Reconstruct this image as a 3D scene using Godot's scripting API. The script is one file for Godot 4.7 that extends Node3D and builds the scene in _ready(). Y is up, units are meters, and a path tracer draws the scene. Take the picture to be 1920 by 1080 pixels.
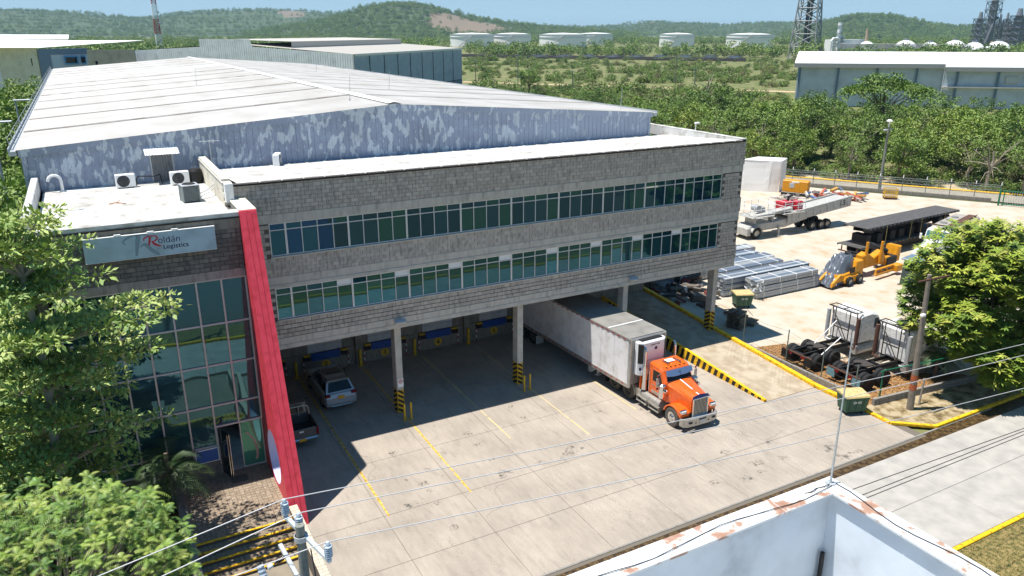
extends Node3D

# ------------------------------------------------------------------ mesh builder
class MB:
	var v := PackedVector3Array()
	var n := PackedVector3Array()
	var uv := PackedVector2Array()
	var c := PackedColorArray()
	var col := Color(1, 1, 1)
	var colored := false
	var t := Transform3D.IDENTITY
	func _uv(p: Vector3, m: Vector3) -> Vector2:
		var a := m.abs()
		if a.y >= a.x and a.y >= a.z: return Vector2(p.x, p.z)
		if a.x >= a.z: return Vector2(p.z, -p.y)
		return Vector2(p.x, -p.y)
	func vert(p: Vector3, m: Vector3, g: Vector3, u = null) -> void:
		v.push_back(p); n.push_back(m)
		uv.push_back(_uv(p, g) if u == null else u)
		if colored: c.push_back(col)
	# corners run counter-clockwise seen from outside
	func tri(a: Vector3, b: Vector3, d: Vector3) -> void:
		a = t * a; b = t * b; d = t * d
		var m := (b - a).cross(d - a).normalized()
		vert(a, m, m); vert(d, m, m); vert(b, m, m)
	func quad(a: Vector3, b: Vector3, d: Vector3, e: Vector3) -> void:
		tri(a, b, d); tri(a, d, e)
	func quv(a: Vector3, b: Vector3, d: Vector3, e: Vector3, ua: Vector2, ub: Vector2, ud: Vector2, ue: Vector2) -> void:
		a = t * a; b = t * b; d = t * d; e = t * e
		var m := (b - a).cross(d - a).normalized()
		vert(a, m, m, ua); vert(d, m, m, ud); vert(b, m, m, ub)
		vert(a, m, m, ua); vert(e, m, m, ue); vert(d, m, m, ud)
	func sq(a: Vector3, b: Vector3, d: Vector3, e: Vector3, na: Vector3, nb: Vector3, nd: Vector3, ne: Vector3) -> void:
		a = t * a; b = t * b; d = t * d; e = t * e
		na = (t.basis * na).normalized(); nb = (t.basis * nb).normalized(); nd = (t.basis * nd).normalized(); ne = (t.basis * ne).normalized()
		var g := (d - a).cross(e - b)
		if g.length_squared() < 1e-14: return
		g = g.normalized()
		if a.distance_squared_to(b) > 1e-10: vert(a, na, g); vert(d, nd, g); vert(b, nb, g)
		if e.distance_squared_to(d) > 1e-10: vert(a, na, g); vert(e, ne, g); vert(d, nd, g)
	func quad_b(a: Vector3, b: Vector3, d: Vector3, e: Vector3) -> MB:
		quad(a, b, d, e)
		return self
	func box(o: Vector3, s: Vector3, bs := Basis.IDENTITY) -> MB:
		var h := s * 0.5
		var p := []
		for k in 8: p.append(o + bs * Vector3(h.x if k & 1 else -h.x, h.y if k & 2 else -h.y, h.z if k & 4 else -h.z))
		for f in [[4, 5, 7, 6], [1, 0, 2, 3], [5, 1, 3, 7], [0, 4, 6, 2], [6, 7, 3, 2], [0, 1, 5, 4]]:
			quad(p[f[0]], p[f[1]], p[f[2]], p[f[3]])
		return self
	func ab(a: Vector3, b: Vector3) -> MB:
		return box((a + b) * 0.5, (b - a).abs())
	# chamfered box
	func bb(o: Vector3, s: Vector3, w: float, bs := Basis.IDENTITY) -> MB:
		var h := s * 0.5
		w = minf(w, minf(h.x, minf(h.y, h.z)) * 0.9)
		var i := h - Vector3(w, w, w)
		var P := func(sx, sy, sz, ax): 
			var q := Vector3(sx * i.x, sy * i.y, sz * i.z)
			q[ax] = (h[ax]) * [sx, sy, sz][ax]
			return o + bs * q
		for ax in 3:
			var u := (ax + 1) % 3
			var w2 := (ax + 2) % 3
			for s1 in [-1.0, 1.0]:
				var q := []
				for k in [[-1.0, -1.0], [1.0, -1.0], [1.0, 1.0], [-1.0, 1.0]]:
					var sg := [0.0, 0.0, 0.0]
					sg[ax] = s1; sg[u] = k[0]; sg[w2] = k[1]
					q.append(P.call(sg[0], sg[1], sg[2], ax))
				if s1 > 0: quad(q[0], q[1], q[2], q[3])
				else: quad(q[3], q[2], q[1], q[0])
			for s1 in [-1.0, 1.0]:
				for s2 in [-1.0, 1.0]:
					var sg := [0.0, 0.0, 0.0]
					sg[u] = s1; sg[w2] = s2
					var sa := sg.duplicate(); var sb := sg.duplicate()
					sa[ax] = -1.0; sb[ax] = 1.0
					var a1 = P.call(sa[0], sa[1], sa[2], u); var b1 = P.call(sb[0], sb[1], sb[2], u)
					var a2 = P.call(sa[0], sa[1], sa[2], w2); var b2 = P.call(sb[0], sb[1], sb[2], w2)
					if s1 * s2 > 0: quad(a1, a2, b2, b1)
					else: quad(a2, a1, b1, b2)
		for k in 8:
			var sx := 1.0 if k & 1 else -1.0
			var sy := 1.0 if k & 2 else -1.0
			var sz := 1.0 if k & 4 else -1.0
			var a = P.call(sx, sy, sz, 0); var b = P.call(sx, sy, sz, 1); var d = P.call(sx, sy, sz, 2)
			if sx * sy * sz > 0: tri(a, b, d)
			else: tri(a, d, b)
		return self
	func cyl(a: Vector3, b: Vector3, r0: float, r1 := -1.0, sides := 12, cap := true) -> MB:
		if r1 < 0.0: r1 = r0
		var d := (b - a).normalized()
		var x := d.cross(Vector3.UP if absf(d.y) < 0.9 else Vector3.RIGHT).normalized()
		var y := d.cross(x)
		for k in sides:
			var f0 := TAU * k / sides
			var f1 := TAU * (k + 1) / sides
			var n0 := x * cos(f0) + y * sin(f0)
			var n1 := x * cos(f1) + y * sin(f1)
			sq(a + n0 * r0, a + n1 * r0, b + n1 * r1, b + n0 * r1, n0, n1, n1, n0)
			if cap:
				tri(b, b + n0 * r1, b + n1 * r1)
				tri(a, a + n1 * r0, a + n0 * r0)
		return self
	func tube(p: Array, r: float, sides := 6) -> MB:
		for k in p.size() - 1:
			var d: Vector3 = (p[k + 1] - p[k]).normalized() * r * 0.3
			cyl(p[k] - (d if k > 0 else Vector3.ZERO), p[k + 1] + (d if k < p.size() - 2 else Vector3.ZERO), r, r, sides, k == 0 or k == p.size() - 2 or sides > 5)
		return self
	# profile of (radius, height) turned about the axis from o along d
	func lathe(pf: Array, o: Vector3, d: Vector3, sides := 24) -> MB:
		d = d.normalized()
		var x := d.cross(Vector3.UP if absf(d.y) < 0.9 else Vector3.RIGHT).normalized()
		var y := d.cross(x)
		for j in pf.size() - 1:
			var p0: Vector2 = pf[j]
			var p1: Vector2 = pf[j + 1]
			var dr := p1 - p0
			var nn := Vector2(dr.y, -dr.x).normalized()
			for k in sides:
				var f0 := TAU * k / sides
				var f1 := TAU * (k + 1) / sides
				var e0 := x * cos(f0) + y * sin(f0)
				var e1 := x * cos(f1) + y * sin(f1)
				var m0 := e0 * nn.x + d * nn.y
				var m1 := e1 * nn.x + d * nn.y
				sq(o + e0 * p0.x + d * p0.y, o + e1 * p0.x + d * p0.y, o + e1 * p1.x + d * p1.y, o + e0 * p1.x + d * p1.y, m0, m1, m1, m0)
		return self
	# polygon (ccw, in the local XY plane of tf) pushed out along z from -w/2 to w/2, edges chamfered by bv
	func ext(poly: Array, w: float, tf := Transform3D.IDENTITY, bv := 0.0) -> MB:
		var m := poly.size()
		var pk := PackedVector2Array(poly)
		if Geometry2D.is_polygon_clockwise(pk):
			poly = poly.duplicate(); poly.reverse(); pk = PackedVector2Array(poly)
		var ins := []
		for k in m:
			var a: Vector2 = poly[(k + m - 1) % m]
			var b: Vector2 = poly[k]
			var d: Vector2 = poly[(k + 1) % m]
			var e0 := (b - a).normalized()
			var e1 := (d - b).normalized()
			var n0 := Vector2(-e0.y, e0.x)
			var n1 := Vector2(-e1.y, e1.x)
			var s := n0 + n1
			var q := maxf(s.length_squared(), 0.3)
			ins.append(b + s * (2.0 * bv / q))
		var h := w * 0.5
		var V := func(p: Vector2, z: float): return tf * Vector3(p.x, p.y, z)
		for k in m:
			var j := (k + 1) % m
			quad(V.call(poly[k], -h + bv), V.call(poly[j], -h + bv), V.call(poly[j], h - bv), V.call(poly[k], h - bv))
			if bv > 0.0:
				quad(V.call(poly[k], h - bv), V.call(poly[j], h - bv), V.call(ins[j], h), V.call(ins[k], h))
				quad(V.call(ins[k], -h), V.call(ins[j], -h), V.call(poly[j], -h + bv), V.call(poly[k], -h + bv))
		var face := ins if bv > 0.0 else poly
		var ix := Geometry2D.triangulate_polygon(PackedVector2Array(face))
		for k in range(0, ix.size(), 3):
			var a: Vector2 = face[ix[k]]
			var b: Vector2 = face[ix[k + 1]]
			var d: Vector2 = face[ix[k + 2]]
			if (b - a).cross(d - a) < 0.0:
				var s := b; b = d; d = s
			tri(V.call(a, h), V.call(b, h), V.call(d, h))
			tri(V.call(a, -h), V.call(d, -h), V.call(b, -h))
		return self
	func mesh() -> ArrayMesh:
		var m := ArrayMesh.new()
		if v.is_empty(): return m
		var arr := []
		arr.resize(Mesh.ARRAY_MAX)
		arr[Mesh.ARRAY_VERTEX] = v; arr[Mesh.ARRAY_NORMAL] = n; arr[Mesh.ARRAY_TEX_UV] = uv
		if colored: arr[Mesh.ARRAY_COLOR] = c
		m.add_surface_from_arrays(Mesh.PRIMITIVE_TRIANGLES, arr)
		return m

# ------------------------------------------------------------------ naming and tagging
var used := {}
func numbered(s: String) -> String:
	if not used.has(s):
		used[s] = 0
		return s
	used[s] += 1
	return "%s_%03d" % [s, used[s]]
func meta(o: Node, label := "", category := "", group := "", kind := "") -> Node:
	if label != "": o.set_meta("label", label)
	if category != "": o.set_meta("category", category)
	if group != "": o.set_meta("group", group)
	if kind != "": o.set_meta("kind", kind)
	return o
func thing(called: String, label: String, category: String, at := Vector3.ZERO, turn := 0.0, group := "") -> Node3D:
	var o := Node3D.new()
	o.name = numbered(called)
	add_child(o)
	o.position = at
	o.rotation.y = turn
	meta(o, label, category, group)
	return o
func copy(src: Node3D, label: String, at: Vector3, turn := 0.0) -> Node3D:
	var o: Node3D = src.duplicate()
	var base := String(src.name)
	var k := base.length() - 4
	if k > 0 and base[k] == "_" and base.substr(k + 1).is_valid_int(): base = base.substr(0, k)
	o.name = numbered(base)
	add_child(o)
	o.position = at
	o.rotation.y = turn
	if label != "": o.set_meta("label", label)
	return o
func put(called: String, mesh: Mesh, m: Material, parent: Node, at := Vector3.ZERO) -> MeshInstance3D:
	var o := MeshInstance3D.new()
	o.name = called
	o.mesh = mesh
	o.material_override = m
	o.position = at
	parent.add_child(o, true)
	return o
func pt(called: String, b: MB, m: Material, parent: Node) -> MeshInstance3D:
	return put(called, b.mesh(), m, parent)
func solo(called: String, b: MB, m: Material, label: String, category: String, group := "", at := Vector3.ZERO, turn := 0.0) -> MeshInstance3D:
	var o := put(numbered(called), b.mesh(), m, self, at)
	o.rotation.y = turn
	meta(o, label, category, group)
	return o
func setting(called: String, b: MB, m: Material) -> MeshInstance3D:
	var o := put(numbered(called), b.mesh(), m, self)
	o.set_meta("kind", "structure")
	return o

# ------------------------------------------------------------------ materials
var M := {}
var rng := RandomNumberGenerator.new()
func R(a: float, b: float) -> float: return rng.randf_range(a, b)
func mt(col: Color, rough := 0.8, metal := 0.0, tex: Texture2D = null, scale := 1.0, world := false) -> StandardMaterial3D:
	var m := StandardMaterial3D.new()
	m.albedo_color = col
	m.roughness = rough
	m.metallic = metal
	if tex:
		m.albedo_texture = tex
		m.uv1_scale = Vector3(scale, scale, scale)
		if world:
			m.uv1_triplanar = true
			m.uv1_world_triplanar = true
	return m
func h(s: String) -> Color: return Color.html(s)
func coat(m: StandardMaterial3D, a := 0.8) -> StandardMaterial3D:
	m.clearcoat_enabled = true; m.clearcoat = a; m.clearcoat_roughness = 0.08
	return m
# seamless noise pushed through a colour ramp
func ntex(size: int, freq: float, oct: int, seed_: int, ramp: Array, kind := FastNoiseLite.TYPE_SIMPLEX_SMOOTH, stretch := 1) -> ImageTexture:
	var fn := FastNoiseLite.new()
	fn.seed = seed_; fn.frequency = freq; fn.fractal_octaves = oct; fn.noise_type = kind
	fn.fractal_gain = 0.55
	var im := fn.get_seamless_image(size, size / stretch)
	if stretch > 1: im.resize(size, size, Image.INTERPOLATE_CUBIC)
	im.convert(Image.FORMAT_L8)
	var g := Gradient.new()
	g.offsets = PackedFloat32Array(ramp.map(func(x): return x[0]))
	g.colors = PackedColorArray(ramp.map(func(x): return x[1]))
	var lut := PackedByteArray()
	for k in 256:
		var q := g.sample(k / 255.0)
		lut.push_back(int(q.r * 255)); lut.push_back(int(q.g * 255)); lut.push_back(int(q.b * 255))
	var src := im.get_data()
	var out := PackedByteArray()
	out.resize(size * size * 3)
	for k in size * size:
		var b := src[k] * 3
		out[k * 3] = lut[b]; out[k * 3 + 1] = lut[b + 1]; out[k * 3 + 2] = lut[b + 2]
	var r := Image.create_from_data(size, size, false, Image.FORMAT_RGB8, out)
	r.generate_mipmaps()
	return ImageTexture.create_from_image(r)
func nz(f: float, oct: int, seed_: int) -> FastNoiseLite:
	var fn := FastNoiseLite.new()
	fn.seed = seed_; fn.frequency = f; fn.fractal_octaves = oct; fn.noise_type = FastNoiseLite.TYPE_SIMPLEX_SMOOTH
	return fn
func itex(im: Image) -> ImageTexture:
	im.generate_mipmaps()
	return ImageTexture.create_from_image(im)
func g3(v: float) -> Color: return Color(v, v, v)

func _ready() -> void:
	rng.seed = 20240611
	view_and_light()
	materials()
	grounds()
	main_building()
	annex()
	docks()
	parked_cars()
	semi_truck()
	ramp_side()
	dirt_yard_things()
	front_building()
	wires_and_poles()
	near_plants()
	background()

func view_and_light() -> void:
	var cam := Camera3D.new()
	cam.name = "camera"
	cam.fov = 41.086
	cam.near = 0.2
	cam.far = 14000.0
	cam.position = Vector3(0, 20, 0)
	cam.rotation_degrees = Vector3(-18.4915, -28.547, 0.0157)
	add_child(cam)
	cam.current = true
	var env := Environment.new()
	env.background_mode = Environment.BG_SKY
	var sm := ProceduralSkyMaterial.new()
	sm.sky_top_color = h("4a84b8")
	sm.sky_horizon_color = h("c2e6fa")
	sm.sky_curve = 0.09
	sm.ground_horizon_color = h("a9b8b4")
	sm.ground_bottom_color = h("77796a")
	sm.sun_angle_max = 0.0
	var sky := Sky.new()
	sky.sky_material = sm
	env.sky = sky
	env.background_energy_multiplier = 0.66
	env.tonemap_mode = Environment.TONE_MAPPER_LINEAR
	env.tonemap_exposure = 1.45
	env.fog_enabled = true
	env.fog_density = 0.00008
	env.fog_light_color = h("b4d6ea")
	env.sdfgi_enabled = true
	env.ssao_enabled = true
	env.ssil_enabled = true
	var we := WorldEnvironment.new()
	we.name = "environment"
	we.environment = env
	add_child(we)
	var sun := DirectionalLight3D.new()
	sun.name = "sun"
	sun.light_color = h("fff9f2")
	sun.light_energy = 1.6
	sun.light_angular_distance = 0.5
	sun.shadow_enabled = true
	sun.directional_shadow_max_distance = 400.0
	add_child(sun)
	sun.look_at_from_position(Vector3.ZERO, Vector3(0.1936, -0.6787, 0.0686), Vector3.UP)

func materials() -> void:
	var grey := func(a, b, c): return [[0.0, g3(a)], [0.5, g3(b)], [1.0, g3(c)]]
	var grime := ntex(512, 0.012, 5, 3, [[0.1, g3(0.84)], [0.4, g3(0.95)], [0.75, g3(1.0)]])
	var fine := ntex(512, 0.05, 4, 8, [[0.2, g3(0.9)], [0.6, g3(1.0)]])
	var streak := ntex(512, 0.03, 5, 21, [[0.15, g3(0.82)], [0.36, g3(0.94)], [0.7, g3(1.0)]], FastNoiseLite.TYPE_SIMPLEX_SMOOTH, 4)
	M.grime = grime; M.fine = fine; M.streak = streak
	# masonry
	for k in 4:
		M["block%d" % k] = mt([h("b9b2a9"), h("b0a9a0"), h("c1b9af"), h("b5ada4")][k], 0.95, 0.0, streak, 0.31, true)
	M.block_rest = M.block0
	M.mortar = mt(h("5e5953"), 0.95)
	M.beam = mt(h("c3bdb3"), 0.9, 0.0, streak, 0.17, true)
	M.conc_lt = mt(h("c3bfb6"), 0.9, 0.0, grime, 0.2, true)
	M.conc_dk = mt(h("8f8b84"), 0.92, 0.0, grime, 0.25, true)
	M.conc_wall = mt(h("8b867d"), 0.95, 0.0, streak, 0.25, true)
	M.white_roof = mt(h("d0d0cd"), 0.7, 0.0, ntex(512, 0.01, 5, 5, [[0.1, h("bdb8b0")], [0.34, h("e0ddd8")], [0.55, h("ffffff")]]), 0.13, true)
	M.roof_sheet = mt(h("cdcbc7"), 0.55, 0.0, ntex(512, 0.008, 5, 14, [[0.1, h("e4e1dc")], [0.45, h("f5f3f0")], [0.7, h("fffefd")]]), 0.06, true)
	M.roof_clear = mt(h("dfe6ea"), 0.45)
	M.roof_dirt = mt(h("6f6558"), 0.9, 0.0, fine, 0.5, true)
	M.white = mt(h("e6e6e4"), 0.6, 0.0, grime, 0.3, true)
	M.white_clean = mt(h("eeeeec"), 0.45)
	M.alu = mt(h("d3d6d8"), 0.4, 0.3)
	M.alu_pink = mt(h("cfc6c4"), 0.5, 0.1)
	M.glass = mt(h("2c5a66"), 0.02, 0.65)
	M.glass2 = mt(h("2a5960"), 0.03, 0.65)
	M.glass3 = mt(h("306572"), 0.02, 0.65)
	M.glass_hall = mt(h("3f6a74"), 0.015, 0.7)
	M.glass_b0 = mt(h("24506e"), 0.02, 0.65)
	M.glass_b1 = mt(h("1f4864"), 0.02, 0.65)
	M.glass_b2 = mt(h("2a5a66"), 0.03, 0.65)
	M.glass_dark = mt(h("24383c"), 0.02, 0.5)
	M.dark = mt(h("1a1a1b"), 0.7)
	M.black = mt(h("111112"), 0.6)
	M.blackpaint = mt(h("17181a"), 0.4, 0.0)
	M.rubber = mt(h("1f1f20"), 0.85, 0.0, grime, 0.9)
	M.rubber_dusty = mt(h("57534d"), 0.95, 0.0, grime, 0.9)
	M.steel = mt(h("b0b3b4"), 0.45, 0.35, grime, 0.6)
	M.galv = mt(h("bcc1c3"), 0.5, 0.3, fine, 0.4)
	M.chrome = mt(h("d8d8d8"), 0.12, 1.0)
	M.alum_worn = mt(h("b9b6ae"), 0.4, 0.6, grime, 0.7)
	M.rust = mt(h("5d4034"), 0.95, 0.0, grime, 0.9)
	M.yellow = mt(h("e0b423"), 0.7, 0.0, grime, 0.5, true)
	M.yellow_kerb = mt(h("e9b90f"), 0.75, 0.0, ntex(512, 0.03, 5, 77, [[0.22, h("9a8a5c")], [0.32, h("f3e6b4")], [0.45, h("ffffff")]]), 0.25, true)
	M.yellow_worn = mt(h("dcb654"), 0.8, 0.0, ntex(512, 0.04, 5, 78, [[0.3, h("b8b0a0")], [0.45, h("e6dcc0")], [0.6, h("ffffff")]]), 0.2, true)
	M.yellow_faint = mt(h("bfae84"), 0.85)
	M.machine = mt(h("d9930f"), 0.5, 0.0, grime, 0.4)
	M.green_gate = mt(h("0c6b4a"), 0.5)
	M.bin = mt(h("2f5a44"), 0.6, 0.0, grime, 0.6)
	M.bin_lid = mt(h("cbb47c"), 0.6, 0.0, grime, 0.6)
	M.red = mt(h("dc4456"), 0.5, 0.0, ntex(512, 0.02, 5, 91, [[0.1, h("e0c4c4")], [0.4, h("f8ecec")], [0.6, h("ffffff")]]), 0.2, true)
	M.red_dark = mt(h("ab2436"), 0.6)
	M.red_paint = mt(h("b0202c"), 0.5)
	M.lilac = mt(h("b9b8d6"), 0.7)
	M.blue = mt(h("12499b"), 0.5, 0.0, grime, 0.4)
	M.blue_sheet = mt(h("3f6fb0"), 0.5, 0.1, grime, 0.3)
	M.white_red = mt(h("c9c9c7"), 0.6)
	M.cream = mt(h("d9d3c2"), 0.85, 0.0, grime, 0.15, true)
	M.navy = mt(h("1d1b4d"), 0.6)
	M.wood = mt(h("9a8c78"), 0.9, 0.0, ntex(256, 0.05, 4, 31, [[0.2, h("8a8a8a")], [0.7, h("ffffff")]], FastNoiseLite.TYPE_SIMPLEX_SMOOTH, 4), 1.2)
	M.pole = mt(h("8c8378"), 0.95, 0.0, streak, 0.4, true)
	M.pole_conc = mt(h("83867f"), 0.95, 0.0, grime, 0.9, true)
	M.insul = coat(mt(h("b9c6d2"), 0.25), 0.6)
	M.wire = mt(h("c4c4c4"), 0.5, 0.2)
	M.wire_dk = mt(h("3c3c3c"), 0.8)
	M.bark = mt(h("776a5a"), 0.95, 0.0, streak, 0.6, true)
	M.bark_pale = mt(h("a39a8a"), 0.95, 0.0, streak, 0.6, true)
	M.truck_orange = coat(mt(h("e8640f"), 0.4, 0.0, grime, 0.7), 0.7)
	M.truck_white = coat(mt(h("ebebe8"), 0.45, 0.0, grime, 0.5), 0.4)
	M.lamp_lens = mt(h("e8e2d8"), 0.1)
	M.tail_red = mt(h("7d0f14"), 0.15)
	M.amber = mt(h("d67a12"), 0.2)
	M.plate = mt(h("e0a417"), 0.5)
	M.windscreen = mt(h("14181b"), 0.03, 0.25)
	M.silver_car = coat(mt(h("a9a9ab"), 0.35, 0.6), 0.9)
	M.grey_car = coat(mt(h("6f6a66"), 0.35, 0.5), 0.9)
	# leaves: colour per leaf comes with the vertices
	for k in 1:
		var lm := StandardMaterial3D.new()
		lm.vertex_color_use_as_albedo = true
		lm.roughness = 0.55
		lm.cull_mode = BaseMaterial3D.CULL_DISABLED
		lm.backlight_enabled = true
		lm.backlight = Color(0.34, 0.4, 0.1)
		M.leaf = lm
	var vm := StandardMaterial3D.new()
	vm.vertex_color_use_as_albedo = true
	vm.roughness = 0.9
	M.vcol = vm

# a pixel of the photograph (1920 wide) gives a direction; the height of what it touches gives the point
func gp(px: float, py: float, y := 0.0) -> Vector3:
	var b := Basis.from_euler(Vector3(deg_to_rad(-18.4915), deg_to_rad(-28.547), deg_to_rad(0.0157)))
	var d := b * Vector3((px - 960.0) / 1440.99, -(py - 540.0) / 1440.99, -1.0)
	return Vector3(0, 20, 0) + d * ((y - 20.0) / d.y)
# the same on a wall at a known z
func zp(px: float, py: float, z: float) -> Vector3:
	var b := Basis.from_euler(Vector3(deg_to_rad(-18.4915), deg_to_rad(-28.547), deg_to_rad(0.0157)))
	var d := b * Vector3((px - 960.0) / 1440.99, -(py - 540.0) / 1440.99, -1.0)
	return Vector3(0, 20, 0) + d * (z / d.z)
# and along a direction at a distance
func dp(px: float, dist: float, y := 0.0) -> Vector3:
	var q := gp(px, 200.0)
	var f := Vector2(q.x, q.z).normalized() * dist
	return Vector3(f.x, y, f.y)

func flat_poly(p: Array, y: float) -> MB:
	var b := MB.new()
	var pk := PackedVector2Array(p)
	var ix := Geometry2D.triangulate_polygon(pk)
	for k in range(0, ix.size(), 3):
		var a := Vector3(pk[ix[k]].x, y, pk[ix[k]].y)
		var d := Vector3(pk[ix[k + 1]].x, y, pk[ix[k + 1]].y)
		var e := Vector3(pk[ix[k + 2]].x, y, pk[ix[k + 2]].y)
		if (d - a).cross(e - a).y < 0: b.tri(a, e, d)
		else: b.tri(a, d, e)
	return b
func ribbon(p: Array, w: float, y: float, hgt := 0.0) -> MB:
	var b := MB.new()
	for k in p.size() - 1:
		var a: Vector2 = p[k]
		var d: Vector2 = p[k + 1]
		var s := (d - a).normalized().orthogonal() * w * 0.5
		if hgt > 0.0:
			var c := (a + d) * 0.5
			var ang := atan2(d.x - a.x, d.y - a.y)
			b.bb(Vector3(c.x, y + hgt * 0.5, c.y), Vector3(w, hgt, a.distance_to(d) + 0.01), 0.025, Basis(Vector3.UP, ang))
		else:
			var A := Vector3(a.x + s.x, y, a.y + s.y)
			var B := Vector3(d.x + s.x, y, d.y + s.y)
			var C := Vector3(d.x - s.x, y, d.y - s.y)
			var D := Vector3(a.x - s.x, y, a.y - s.y)
			if (B - A).cross(C - A).y > 0: b.quad(A, B, C, D)
			else: b.quad(D, C, B, A)
	return b

const YX0 := 5.0
const YZ0 := -44.4
const YW := 31.5
const YD := 24.0
func yard_texture() -> ImageTexture:
	var W := 1512
	var H := 1152
	var big := nz(0.006, 4, 41)
	var mid := nz(0.03, 4, 42)
	var fin := nz(0.16, 3, 43)
	var wear := nz(0.012, 3, 44)
	var out := PackedByteArray()
	out.resize(W * H * 3)
	var base := Vector3(0.705, 0.682, 0.652)
	for j in H:
		for i in W:
			var a := big.get_noise_2d(i, j)
			var m := mid.get_noise_2d(i * 2.2, j * 0.55)
			var f := fin.get_noise_2d(i, j)
			var q := base
			var g := wear.get_noise_2d(i * 3.0, j * 0.7)
			var k := 1.0 + a * 0.09 + m * 0.045 + f * 0.035 - smoothstep(0.2, 0.6, g) * 0.05
			var o := (j * W + i) * 3
			out[o] = int(clampf(q.x * k, 0, 1) * 255); out[o + 1] = int(clampf(q.y * k, 0, 1) * 255); out[o + 2] = int(clampf(q.z * k, 0, 1) * 255)
	var im := Image.create_from_data(W, H, false, Image.FORMAT_RGB8, out)
	var sx := W / YW
	# oil drips and stains
	var spots := [[876, 813, 0.28], [893, 833, 0.22], [923, 861, 0.2], [946, 885, 0.42], [942, 893, 0.25], [773, 947, 0.3], [790, 907, 0.3], [763, 900, 0.15], [737, 850, 0.26], [980, 783, 0.2], [957, 763, 0.2], [1077, 843, 0.5], [1065, 850, 0.3], [1097, 753, 0.2], [1120, 772, 0.25], [1247, 838, 0.16], [1553, 838, 0.5], [1580, 853, 0.6], [1613, 848, 0.35], [1418, 868, 0.36], [1427, 883, 0.25], [1470, 858, 0.3], [1397, 897, 0.35], [1358, 848, 0.35], [1200, 768, 0.2], [1010, 868, 0.2], [850, 990, 0.3], [1440, 830, 0.25], [1340, 905, 0.3], [830, 850, 0.2], [800, 880, 0.2], [806, 920, 0.2], [820, 944, 0.2], [1500, 770, 0.3]]
	for s in spots:
		var c := gp(s[0], s[1])
		for k in 16:
			var r: float = s[2] * R(0.12, 0.55)
			var ox: float = c.x + R(-1, 1) * s[2] * 0.9
			var oz: float = c.z + R(-1, 1) * s[2] * 0.6
			_blot(im, int((ox - YX0) * sx), int((oz - YZ0) * sx), maxf(1.5, r * sx * 0.5), R(0.7, 0.95), R(0.6, 1.5))
	for k in 300:
		_blot(im, rng.randi_range(0, W - 1), rng.randi_range(0, H - 1), R(1.0, 2.6), R(0.75, 1.06), R(0.7, 1.6))
	# curved tyre tracks of pale dust and dark rubber
	var arcs := [[21.0, -25.5, 4.2, 2.2, 4.3, 1.10], [22.8, -25.5, 4.4, 2.2, 4.3, 1.09], [27.0, -33.0, 9.0, 1.2, 2.5, 1.08], [27.0, -33.0, 11.0, 1.2, 2.4, 0.93], [18.0, -40.0, 15.5, 0.8, 1.5, 0.92], [18.0, -40.0, 17.3, 0.8, 1.5, 0.93], [30.0, -38.0, 12.0, 1.5, 2.3, 1.07]]
	for a in arcs:
		var st := int(absf(a[4] - a[3]) * a[2] * sx / 5.0)
		for k in st:
			var f: float = lerpf(a[3], a[4], float(k) / st)
			var px: float = a[0] + cos(f) * a[2]
			var pz: float = a[1] + sin(f) * a[2]
			if R(0, 1) < 0.75:
				for w in [-0.14, 0.0, 0.14]:
					_blot(im, int((px + cos(f) * w - YX0) * sx), int((pz + sin(f) * w - YZ0) * sx), R(1.2, 2.6), lerpf(1.0, a[5], R(0.3, 1.3)), 1.0)
	# hairline cracks
	for k in 6:
		var c := Vector2(R(0, W), R(0, H))
		var f := R(0, TAU)
		for q in int(R(60, 260)):
			f += R(-0.35, 0.35)
			c += Vector2(cos(f), sin(f)) * 1.3
			if c.x > 1 and c.y > 1 and c.x < W - 2 and c.y < H - 2: _blot(im, int(c.x), int(c.y), 1.2, 0.86, 1.0)
	# long faint streaks along the driving direction
	for k in 150:
		var x := R(YX0, YX0 + YW)
		var z := R(-43, -22)
		var n := int(R(20, 110))
		var d := R(0.86, 1.05)
		for q in n: _blot(im, int((x - YX0 + q * R(-0.004, 0.008)) * sx), int((z - YZ0) * sx) + q * 2, R(1.0, 2.4), lerpf(1.0, d, R(0, 1)), 1.0)
	return itex(im)
func _blot(im: Image, cx: int, cy: int, r: float, k: float, asp: float) -> void:
	var W := im.get_width()
	var H := im.get_height()
	for y in range(maxi(0, cy - int(r * asp) - 1), mini(H, cy + int(r * asp) + 2)):
		for x in range(maxi(0, cx - int(r) - 1), mini(W, cx + int(r) + 2)):
			var d := Vector2((x - cx) / r, (y - cy) / (r * asp)).length()
			if d < 1.0:
				var p := im.get_pixel(x, y)
				var q := lerpf(k, 1.0, d * d * d)
				im.set_pixel(x, y, Color(p.r * q, p.g * q, p.b * q))

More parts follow.
